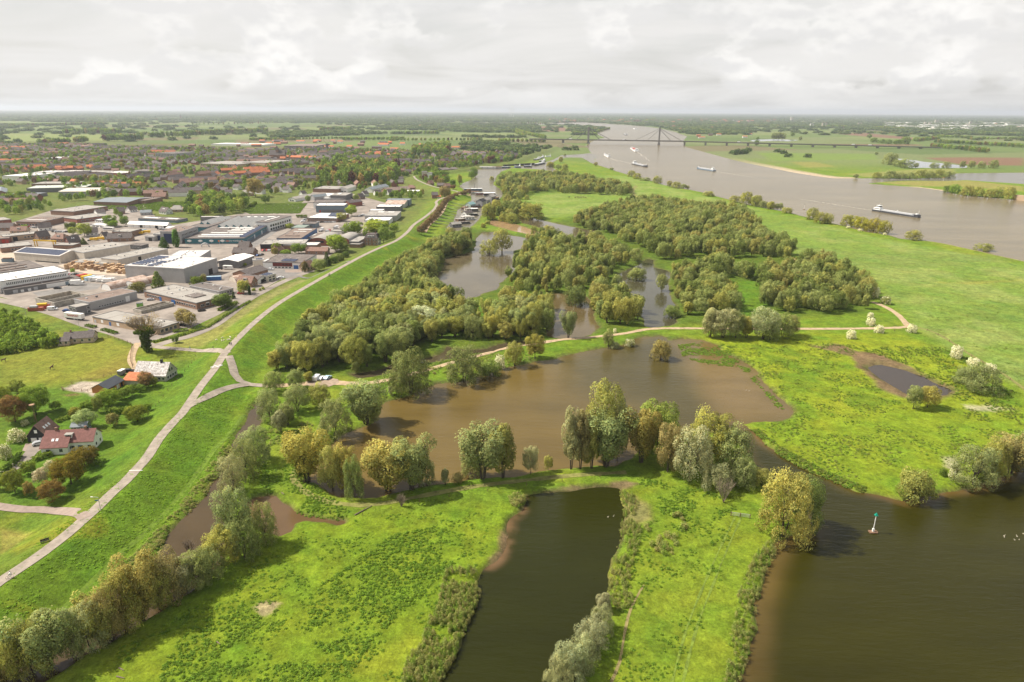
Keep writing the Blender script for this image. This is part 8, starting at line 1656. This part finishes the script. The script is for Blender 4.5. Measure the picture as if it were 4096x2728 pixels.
boxes('camper_van','white camper van beside the grey gabled hall','camper','T',1620,1092,-5,[('body',(-3.5,-1.1,.6,2.2,1.1,3.1),M_WHITEW),('cab',(2.2,-1.05,.5,3.6,1.05,2.1),M_WHITEW),('overhang',(2.2,-1.1,2.1,3.2,1.1,3.0),M_WHITEW),('window',(-2,-1.13,1.7,0,-1.0,2.4),M_GLASS)]+WHL[:2])
boxes('container','long blue container with pale roof beside the grey warehouse','container','V',195,672,12,[('box',(-6,-1.3,0,6,1.3,2.7),M_BLUE),('lid',(-6,-1.3,2.7,6,1.3,2.85),C_L)])
boxes('bus','white bus parked between the left houses','bus','S',1710,82,-14,[('body',(-6,-1.25,.5,6,1.25,3.1),M_WHITEW),('windows',(-5.6,-1.28,1.5,5.6,1.28,2.5),M_GLASS)]+WHL)
for i,(x,y,m) in enumerate([(1290,830,M_REDD),(1365,845,M_YELL),(1420,862,C_L),(1480,872,M_SILVER)]): boxes('skip_container','%s container in the row beside the timber yard' % ['red','yellow','pale blue','grey'][i],'container','S',x,y,62,[('box',(-3.5,-1.3,0,3.5,1.3,2.4),m),('rim',(-3.6,-1.4,2.3,3.6,1.4,2.5),m)])
boxes('skip_container','green skip beside the sand bay','container','E',1320,885,20,[('box',(-1.6,-1.4,0,1.6,1.4,2.3),mat('skip_green',(0.16,0.35,0.06),.6,.15)),('rim',(-1.7,-1.5,2.2,1.7,1.5,2.4),M_GREYD)]); boxes('skip_container','red skip by the concrete bays','container','S',570,1345,10,[('box',(-4,-1.3,0,4,1.3,2.0),mat('skip_rust',(0.36,0.10,0.06),.7,.2)),('load',(-3,-1,2,1,1,3),M_SILVER)]); boxes('skip_container','red and yellow skip right of the red one','container','S',690,1310,15,[('box',(-3,-1.3,0,3,1.3,2.2),M_REDD),('lid',(-3,-1.3,2.2,2,1.0,3.2),M_YELL)]); boxes('skip_container','blue-green container on the left sandy yard','container','S',130,578,8,[('box',(-4,-1.3,0,4,1.3,2.6),M_BLUEG),('load',(-3,-1.2,2.6,3,1.2,3.2),M_PLANK)])
for i,(x,y) in enumerate([(1530,880),(1600,890),(1690,900),(1740,890),(1580,860)]): boxes('wrapped_boat','white shrink-wrapped load before the tunnel sheds','boat','S',x,y,10,[('hull',(-3.5,-1.2,.4,3.5,1.2,1.6),M_WHITEW),('cover',(-2.6,-1,1.6,2.8,1,2.6),M_WHITEW),('trailer',(-3,-.8,0,3,.8,.4),M_BLACKW)],'wrapped loads')
for i,(x,y,m) in enumerate([(1475,248,M_YELL),(1590,235,M_YELL),(2195,148,M_YELL),(2310,130,M_YELL),(2245,112,C_L)]): boxes('work_truck',['yellow tipper truck, left of the yellow trucks','yellow flatbed truck right of the tipper','yellow machine beside the brick shed','yellow loader near the grey garage','pale blue container by the yellow loader'][i],'truck','S',x,y,10,[('bed',(-3,-1.2,.8,1,1.2,2.6),m),('cab',(1.3,-1.2,.6,3,1.2,2.8),M_YELL if i<4 else m)]+WHL[:4])
for fr,x,y,l in [('U',1130,880,'white tractor unit on the truck yard'),('U',1235,905,'red and white van behind the arched hall'),('U',1360,845,'dark green truck by the low white shed')]: boxes('truck',l,'truck',fr,x,y,80,[('cab',(0,-1.2,.6,2.6,1.2,3.2),C_R if 'red' in l else C_W if 'white' in l else M_GREENR),('bed',(-5,-1.2,.8,-.2,1.2,1.6 if 'tractor' in l else 3.0),M_SILVER)]+WHL[:4])
M_PAL=mat('pallet_wood',(0.55,0.38,0.22),.9,.22,1.2); M_PAL2=mat('old_pallet_wood',(0.36,0.23,0.14),.9,.25,1.2)
pz=poly('S',[(980,640),(1110,590),(1560,640),(1600,660),(1950,640),(1950,790),(1700,760),(1480,730),(1350,730),(1000,700)],LAND); lo=pz.min(0); hi=pz.max(0); k=0
for x in np.arange(lo[0],hi[0],3.4):
 for y in np.arange(lo[1],hi[1],3.6):
  if k<130 and inside(np.array([x]),np.array([y]),pz)[0] and rc.random()<.72:
   k+=1; h=rc.uniform(1.2,3.6); rt=empty('pallet_stack',(x,y,LAND+.05),R(12+rc.uniform(-4,4)),'stack of wooden pallets on the timber yard','pallets','pallet stacks on the timber yard'); m=rc.choice([M_PAL,M_PAL,M_PAL2])
   n=int(h/.75)+1
   for j in range(n): ubox('pallet_layer',rt,rc.uniform(-.1,.1),rc.uniform(-.1,.1),j*.75,2.2+rc.uniform(-.1,.1),2.4,j*.75+.66,m)
# crane, arch, flag, tank
cr=empty('gantry_crane',at('S',720,345),R(-8),'yellow gantry crane on the yard behind the solar roof','crane')
for x in (-9,9): MB().box(x-.3,-1.5,0,x+.3,-1,5).build('leg',M_YELL,cr); MB().box(x-.3,1,0,x+.3,1.5,5).build('leg',M_YELL,cr)
MB().box(-11,-.5,5,11,.5,6).build('beam',M_YELL,cr)
ar=empty('arch_monument',at('T',1262,735),0,'silver arch standing on the factory lawn','monument'); am=MB()
for i in range(10): a0,a1=math.pi*i/10,math.pi*(i+1)/10; am.tube((3.4*math.cos(a0),0,3.2*math.sin(a0)),(3.4*math.cos(a1),0,3.2*math.sin(a1)),.55,None,6)
am.build('arch',M_SILVER,ar); fl=empty('flag_pole',at('T',1497,755),0,'white pole with an orange flag on the factory lawn','flag'); MB().tube((0,0,0),(0,0,7),.09,.06,6).build('pole',M_WHITEW,fl); MB().box(-1.2,-.02,5.6,0,.02,6.9).build('flag',mat('flag_orange',(0.8,0.2,0.06),.8,.1),fl)
# fences, hedges, lamps, marks
def fence(label,fr,pts,sp=3.0,h=1.3,rails=2,m=M_PLANK,name='fence'):
 c=catmull([at(fr,x,y)[:2] for x,y in pts],sp); rt=empty(name,(c[0][0],c[0][1],terr(*c[0])),0,label,'fence'); pm=with_mat(FPM,m); pr=None
 for q in c:
  v=Vector((q[0]-c[0][0],q[1]-c[0][1],terr(*q)-terr(*c[0]))); o=link('post',pm,None,rt); o.location=v; o.scale=(1,1,h)
  if pr is not None and rails:
   rm_=MB()
   for j in range(rails): z=h*(.45+.45*j); rm_.tube(pr+Vector((0,0,z)),v+Vector((0,0,z)),.05,None,4)
   rm_.build('rail',m,rt)
  pr=v
FPM=MB().box(-.07,-.07,-.2,.07,.07,1).mesh('post')
fence('brown rail fence round the sandy paddock','G',[(600,735),(585,720),(680,680),(765,640),(860,645),(980,610),(1120,570),(1250,520)]); fence('brown rail fence along the lower side of the paddock','G',[(590,735),(700,738),(830,750)]); fence('post fence along the meadow and street','G',[(1020,235),(1120,262),(1235,300),(1240,350),(1230,450),(1250,505)]); fence('brown rail fence round the beige bungalow','G',[(480,285),(560,300),(620,322),(760,290),(890,262),(1020,235)]); fence('post and wire fence on the dike slope above the farm','G',[(1840,380),(1830,450),(1740,560),(1620,690),(1470,890)],5,1.1,0); fence('wire fence posts along the dam path','M',[(330,920),(540,935),(760,945),(950,905),(1140,855),(1340,820),(1600,785),(1860,745),(2100,715),(2355,690)],7,1.1,0); fence('fence posts along the meadow path at right','K',[(1560,540),(1700,545),(1850,620),(2000,720),(2150,810),(2355,940)],9,1.2,0); fence('short wooden field fence beside the sandy track fork','K',[(1410,545),(1480,548),(1560,545)],4,1.2,1)
ga=empty('field_gate',at('O',1385,1032),R(-14),'grey field gate across the worn cattle path','gate')
for x in (0,2.6,5.4): MB().box(x-.1,-.1,0,x+.1,.1,1.4).build('post',M_PLANK,ga)
for z in (.35,.65,.95,1.25): MB().box(0,-.04,z,5.4,.04,z+.08).build('bar',M_SILVER,ga)
HG=leaf_mat('hedge_leaves',[(0,(0.09,0.15,0.03)),(1,(0.20,0.26,0.05))])
def hedge(label,fr,pts,w,h,col=None):
 p=[at(fr,x,y) for x,y in pts]; vs=[]; fs=[]; cs=[]; o0=p[0]
 for a,b in zip(p,p[1:]):
  d=(b-a); L_=d.length; d.normalize(); n_=Vector((-d.y,d.x,0)); k=int(L_*(w+2*h)*7); LL=[]
  t=RNG.random(k)*L_; s=RNG.random(k)*(w+2*h); off=np.where(s<h,-w/2,np.where(s>h+w,w/2,s-h-w/2)); zz=np.where(s<h,s,np.where(s>h+w,s-h-w,h)); nr_=np.where(s<h,-1,np.where(s>h+w,1,0))
  P0=np.outer(t,d)+np.outer(off,n_)+np.array(a-o0); P0[:,2]+=zz; P0+=RNG.normal(size=P0.shape)*.08; A_=RNG.normal(size=(k,3))*.26; B_=RNG.normal(size=(k,3))*.26; b0=sum(len(q) for q in vs)
  vs.append(np.stack([P0-A_,P0-B_,P0+A_,P0+B_],1).reshape(-1,3)); fs.append(b0+np.arange(4*k).reshape(k,4)); c_=(.75+.5*RNG.random((k,1)))*np.ones((1,3)); cs.append(np.repeat(c_,4,0))
 o=link('hedge',leaf_mesh('hedge',[(np.concatenate(vs),np.concatenate(fs),np.concatenate(cs))],HG)); o.location=o0; return tag(o,label,'hedge')
hedge('long clipped hedge on the farm lawn','G',[(1015,960),(1200,945),(1435,918)],2.0,2.2); hedge('yellow-green hedge curving along the house drive','H',[(195,60),(150,120),(70,195),(0,225)],1.3,1.6); hedge('dark clipped hedge below the white farmhouse wing','H',[(310,110),(400,75),(500,50)],1.6,1.5); hedge('low dark hedge from the barn to the trees','G',[(530,1040),(620,1005),(740,980)],1.0,1.2); hedge('tall dark hedge beside the bronze tree','H',[(890,130),(940,125)],2.0,3.0); hedge('shrub border before the tan brick hall, left','E',[(815,1070),(900,1088)],2,1.0); hedge('shrub border before the tan brick hall, right','E',[(965,1108),(1100,1145)],2,1.0); hedge('hedge along the workshop garden','E',[(2060,930),(2150,890),(2230,855)],2.2,1.4); hedge('hedge behind the green field','U',[(0,510),(90,450)],3,3); hedge('dark hedge at the field corner','U',[(730,670),(900,672)],2.5,3); hedge('verge of shrubs along the mown dike slope','E',[(1440,1225),(1700,1165),(1960,1085),(2150,960),(2355,840)],1.2,.8); hedge('hedge row before the fenced lawn street','E',[(1630,1130),(1770,1110)],2.2,1.0)
def lamp(label,fr,x,y,yt):
 p=at(fr,x,y); h=height_at(p,src(fr,0,yt)[1]); rt=empty('street_lamp',p,0,label,'street lamp'); MB().tube((0,0,0),(0,0,h),.09,.06,6).build('pole',M_SILVER,rt); MB().tube((0,0,h),(-1.6,0,h+.1),.05,None,5).build('arm',M_SILVER,rt); MB().box(-2.1,-.12,h,-1.5,.12,h+.16).build('lamp_head',M_WHITEW,rt); return rt
sl_=lamp('street lamp with blue name plate at the lower road fork','H',950,570,445); MB().box(-1.1,-.03,3.2,-.1,.03,3.5).build('name_plate',M_BLUE,sl_)
for i,(x,y,yt) in enumerate([(1838,1085,985),(1190,1090,1010),(748,1090,1005),(248,975,890)]): lamp(['street lamp on the fenced lawn','street lamp before the tan brick hall','street lamp beside the trailer','street lamp at the left yard entrance'][i],'E',x,y,yt)
ns=empty('nest_pole',at('G',348,1035),0,'wooden stork nest platform on a pole in the garden','pole'); MB().tube((0,0,0),(-.4,0,7),.14,.1,6).build('pole',M_PLANK,ns); MB().tube((-1.2,.4,0),(-.4,0,4),.1,.08,5).build('strut',M_PLANK,ns); MB().tube((-.4,0,7),(-.4,0,7.5),.8,1.0,10).build('nest',M_PAL2,ns)
bn=empty('bench',at('H',425,868),R(38),'dark wooden bench on the grass beside the dike road','bench'); MB().box(-1,-.25,.42,1,.25,.5).build('seat',M_BLACKW,bn); MB().box(-1,.22,.55,1,.3,.95).build('backrest',M_BLACKW,bn); [MB().box(x-.05,-.2,0,x+.05,.25,.42).build('leg',M_BLACKW,bn) for x in (-.9,.9)]
rtm=empty('road_marking',gz('G',2040,505,DIKE_H+.135),R(-36),'white painted 30 figures and bar on the dike road','road marking'); text_on(rtm,'30',.2,1.6,0,2.2,M_WHITE,0,0,'figures'); text_on(rtm,'30',-.2,-1.6,0,2.2,M_WHITE,0,180,'figures'); MB().box(-1.8,-.18,0,1.8,.18,.02).build('bar',M_WHITE,rtm)
rtm=empty('road_marking',gz('H',1280,192,DIKE_H+.13),R(2),'white line across the lower dike road','road marking'); MB().box(-2.1,-.12,0,2.1,.12,.02).build('line',M_WHITE,rtm)
def log(label,fr,x0,y0,x1,y1,r=.16): a,b=at(fr,x0,y0),at(fr,x1,y1); o=MB().tube((0,0,r),b-a+Vector((0,0,r)),r,r*.5,6).build('log',M_BARKL); o.location=a; return tag(o,label,'log')
log('fallen branch on the meadow below the dam path','M',705,945,820,882,.22); log('pale log at the bottom of the front meadow, lower','L',785,1358,838,1370); log('pale log on the front meadow, upper','L',800,1300,835,1318); log('short log in the middle of the front meadow','L',1460,1125,1482,1142); log('pale log near the ditch willows','L',1895,120,1912,133)
# people and animals
def skin(name,vs,es,rad,m):
 me=bpy.data.meshes.new(name); me.from_pydata(vs,es,[]); o=bpy.data.objects.new(name,me); COL.objects.link(o); o.modifiers.new('s','SKIN'); sv=me.skin_vertices[0].data
 for i,r in enumerate(rad): sv[i].radius=(r,r)
 sv[0].use_root=True; o.modifiers.new('d','SUBSURF').levels=1; dg=bpy.context.evaluated_depsgraph_get(); q=bpy.data.meshes.new_from_object(o.evaluated_get(dg)); bpy.data.objects.remove(o); q.name=name; q.materials.clear(); q.materials.append(m); return q
M_SKIN=mat('skin',(0.55,0.35,0.26),.6,.05); M_HAIR=mat('hair',(0.06,0.04,0.03),.8,.1)
PB=[(0,0,.92),(0,0,1.2),(0,0,1.45),(0,0,1.55),(.2,0,1.42),(.26,.06,1.15),(.24,.16,.92),(-.2,0,1.42),(-.26,-.06,1.15),(-.24,.05,.92),(.1,0,.88),(.12,.1,.5),(.11,-.02,.08),(.11,.14,.04),(-.1,0,.88),(-.12,-.02,.48),(-.11,-.18,.1),(-.11,-.04,.04)]
PE=[(0,1),(1,2),(2,3),(2,4),(4,5),(5,6),(2,7),(7,8),(8,9),(0,10),(10,11),(11,12),(12,13),(0,14),(14,15),(15,16),(16,17)]; PR=[.15,.15,.16,.07,.08,.055,.045,.08,.055,.045,.1,.075,.05,.05,.1,.075,.05,.05]
SB=[(0,0,1.0),(0,.12,1.25),(0,.25,1.48),(0,.3,1.58),(.19,.27,1.42),(.24,.45,1.25),(.22,.62,1.12),(-.19,.27,1.42),(-.24,.45,1.25),(-.22,.62,1.12),(.1,.02,.98),(.11,.35,.75),(.11,.2,.36),(.11,.33,.32),(-.1,.02,.98),(-.11,.38,.9),(-.11,.25,.55),(-.11,.38,.5)]
HB=[(-.7,0,1.35),(0,0,1.3),(.65,0,1.38),(.95,0,1.75),(1.15,0,1.98),(1.5,0,1.72),(.62,.18,.95),(.62,.18,.5),(.62,.18,.05),(.62,-.18,.95),(.7,-.18,.5),(.62,-.18,.05),(-.72,.18,.95),(-.9,.18,.55),(-.82,.18,.05),(-.72,-.18,.95),(-.86,-.18,.55),(-.78,-.18,.05),(-1.05,0,1.25),(-1.15,0,.75)]
HE=[(0,1),(1,2),(2,3),(3,4),(4,5),(2,6),(6,7),(7,8),(2,9),(9,10),(10,11),(0,12),(12,13),(13,14),(0,15),(15,16),(16,17),(0,18),(18,19)]; HR=[.33,.34,.3,.2,.15,.09,.12,.07,.06,.12,.07,.06,.15,.08,.06,.15,.08,.06,.06,.05]
def animal(name,label,fr,x,y,rz,m,s,group=None):
 k='an'+name
 if k not in _vm: _vm[k]=skin(name,HB if name=='horse' else [(a,b,c*.82) for a,b,c in HB[:3]]+[(.85,0,1.15),(.98,0,1.25),(1.2,0,1.1)]+[(a,b,c*.7) for a,b,c in HB[6:]],HE,HR if name=='horse' else [r*1.25 for r in HR[:3]]+HR[3:],m)
 o=link(name,with_mat(_vm[k],m) if False else _vm[k]); o.location=at(fr,x,y); o.rotation_euler=(0,0,R(rz)); o.scale=(s,s,s); return tag(o,label,name,group)
M_HORSE=mat('horse_coat',(0.10,0.05,0.03),.7,.2); M_FLEECE=mat('fleece',(0.68,0.60,0.48),.95,.12)
animal('horse','dark horse grazing on the left meadow edge','G',38,465,20,M_HORSE,1.0); animal('horse','dark horse standing upright in the left meadow','G',490,535,80,M_HORSE,1.0)
for i,x in enumerate([590,645,665,678,690,700,715,732]): animal('horse','leftmost horse of the herd, grazing apart' if i==0 else 'dark horse in the herd on the far meadow','C',x,946+(i % 2)*3,20*i,M_HORSE,1.15,'horse herd')
for i,(x,y) in enumerate([(2040,265),(2095,245),(2110,270),(2090,272),(2170,238),(2165,262),(2150,264)]): animal('sheep','pale sheep resting beside the dike road fork','G',x,y,35*i,M_FLEECE,.62,'sheep by the road fork')
def person(label,fr,x,y,rz,m,pose=PB,z=None,name='person'):
 p=at(fr,x,y) if z is None else gz(fr,x,y,z); rt=empty(name,p,R(rz),label,'person'); body=link('body',skin('body',pose,PE,PR,m),None,rt); h=pose[3]; MB().ball((h[0],h[1]+.02,h[2]+.16),.095,.11,.13,10,7).build('head',M_SKIN,body); MB().ball((h[0],h[1]-.01,h[2]+.21),.105,.115,.1,10,6).build('hair',M_HAIR,body); return rt
person('walker in a bright yellow jacket at the dike road fork','G',2227,242,30,mat('hi_vis',(0.7,0.85,0.05),.7,.05),z=DIKE_H); person('left of two dark clad walkers at the road fork','G',2165,308,200,M_BLACKW,z=DIKE_H); person('right of two dark clad walkers at the road fork','G',2180,310,190,M_NAVY,z=DIKE_H); person('dark clad walker on the side road','G',2010,345,90,M_BLACKW); person('walker with a blue coat by the side road','G',1792,350,90,M_BLUE)
def bike(label,fr,x,y,rz,z=DIKE_H+.12):
 rt=empty('bicycle',gz(fr,x,y,z),R(rz),label,'bicycle')
 for yy in (-.5,.55):
  w=MB()
  for i in range(12): a0,a1=2*math.pi*i/12,2*math.pi*(i+1)/12; w.tube((0,yy+.34*math.cos(a0),.34+.34*math.sin(a0)),(0,yy+.34*math.cos(a1),.34+.34*math.sin(a1)),.03,None,4)
  w.build('wheel',M_BLACKW,rt)
 f=MB()
 for a,b in (((0,-.5,.34),(0,-.05,.9)),((0,-.05,.9),(0,.45,.85)),((0,.05,.3),(0,-.05,.9)),((0,.05,.3),(0,.45,.85)),((0,.45,1.05),(0,.55,.34)),((-.25,.5,1.08),(.25,.5,1.08)),((0,-.5,.34),(0,.05,.3))): f.tube(a,b,.025,None,5)
 f.build('frame',M_GREYD,rt); MB().box(-.1,-.2,.92,.1,.08,.98).build('saddle',M_BLACKW,rt)
for l,fr,x,y,rz,m in [('cyclist in a pale jacket at the lower left of the dike road','H',92,1205,-52,M_WHITEW),('left cyclist of the pair on the upper dike road','V',2022,606,-60,M_BLACKW),('right cyclist of the pair on the upper dike road','V',2034,600,-60,M_NAVY),('cyclist far up the dike road','B',1550,1068,-30,M_BLACKW)]:
 person(l,fr,x,y,rz,m,SB,DIKE_H+.12); bike('bicycle under the '+' '.join(l.split()[:9]),fr,x,y,rz)
GM=MB().ball((0,0,.1),.3,.14,.14).ball((.32,0,.5),.1,.08,.09).tube((.22,0,.2),(.32,0,.5),.06,.05,6).mesh('goose',M_BEIGE)
for i,(fr,x,y) in enumerate([('P',2220,580),('P',2222,588),('P',2308,584),('P',2292,608),('P',2322,606),('P',2350,566),('N',1735,284),('N',1773,278),('N',946,473),('N',1023,506),('N',1015,530),('K',480,948),('K',500,952)]): o=link('goose',GM); o.location=gz(fr,x,y,0.02); o.rotation_euler=(0,0,i); o.scale=(.8,.8,.8); tag(o,'pale goose on the '+('dark basin at the right' if fr=='P' else 'dark pond' if fr=='N' else 'brown lake'),'bird','geese on the '+('basin' if fr=='P' else 'pond' if fr=='N' else 'lake'))
boxes('horse_trailer','dark horse trailer with a pale roof by the farmhouse','trailer','G',1150,588,80,[('box',(-1.6,-.9,.4,1.6,.9,2.3),M_GREYD),('roof',(-1.65,-.95,2.3,1.65,.95,2.45),M_SKYL),('wheel',(-.3,-1.05,0,.4,-.9,.7),M_BLACKW),('wheel',(-.3,.9,0,.4,1.05,.7),M_BLACKW)])
# the air: pale even haze over the plain
hz=MB().box(-70000,-3000,-2.6,70000,68000,215.0)
hm=bpy.data.materials.new('pale_haze'); t=nodes_of(hm)
ho=t.nodes.new('ShaderNodeOutputMaterial'); pv=t.nodes.new('ShaderNodeVolumePrincipled')
pv.inputs['Density'].default_value=5.2e-5; pv.inputs['Color'].default_value=(0.86,0.92,1.0,1); pv.inputs['Anisotropy'].default_value=0.2
t.links.new(pv.outputs[0],ho.inputs['Volume'])
haze=hz.build('haze',hm); tag(haze,kind='stuff')
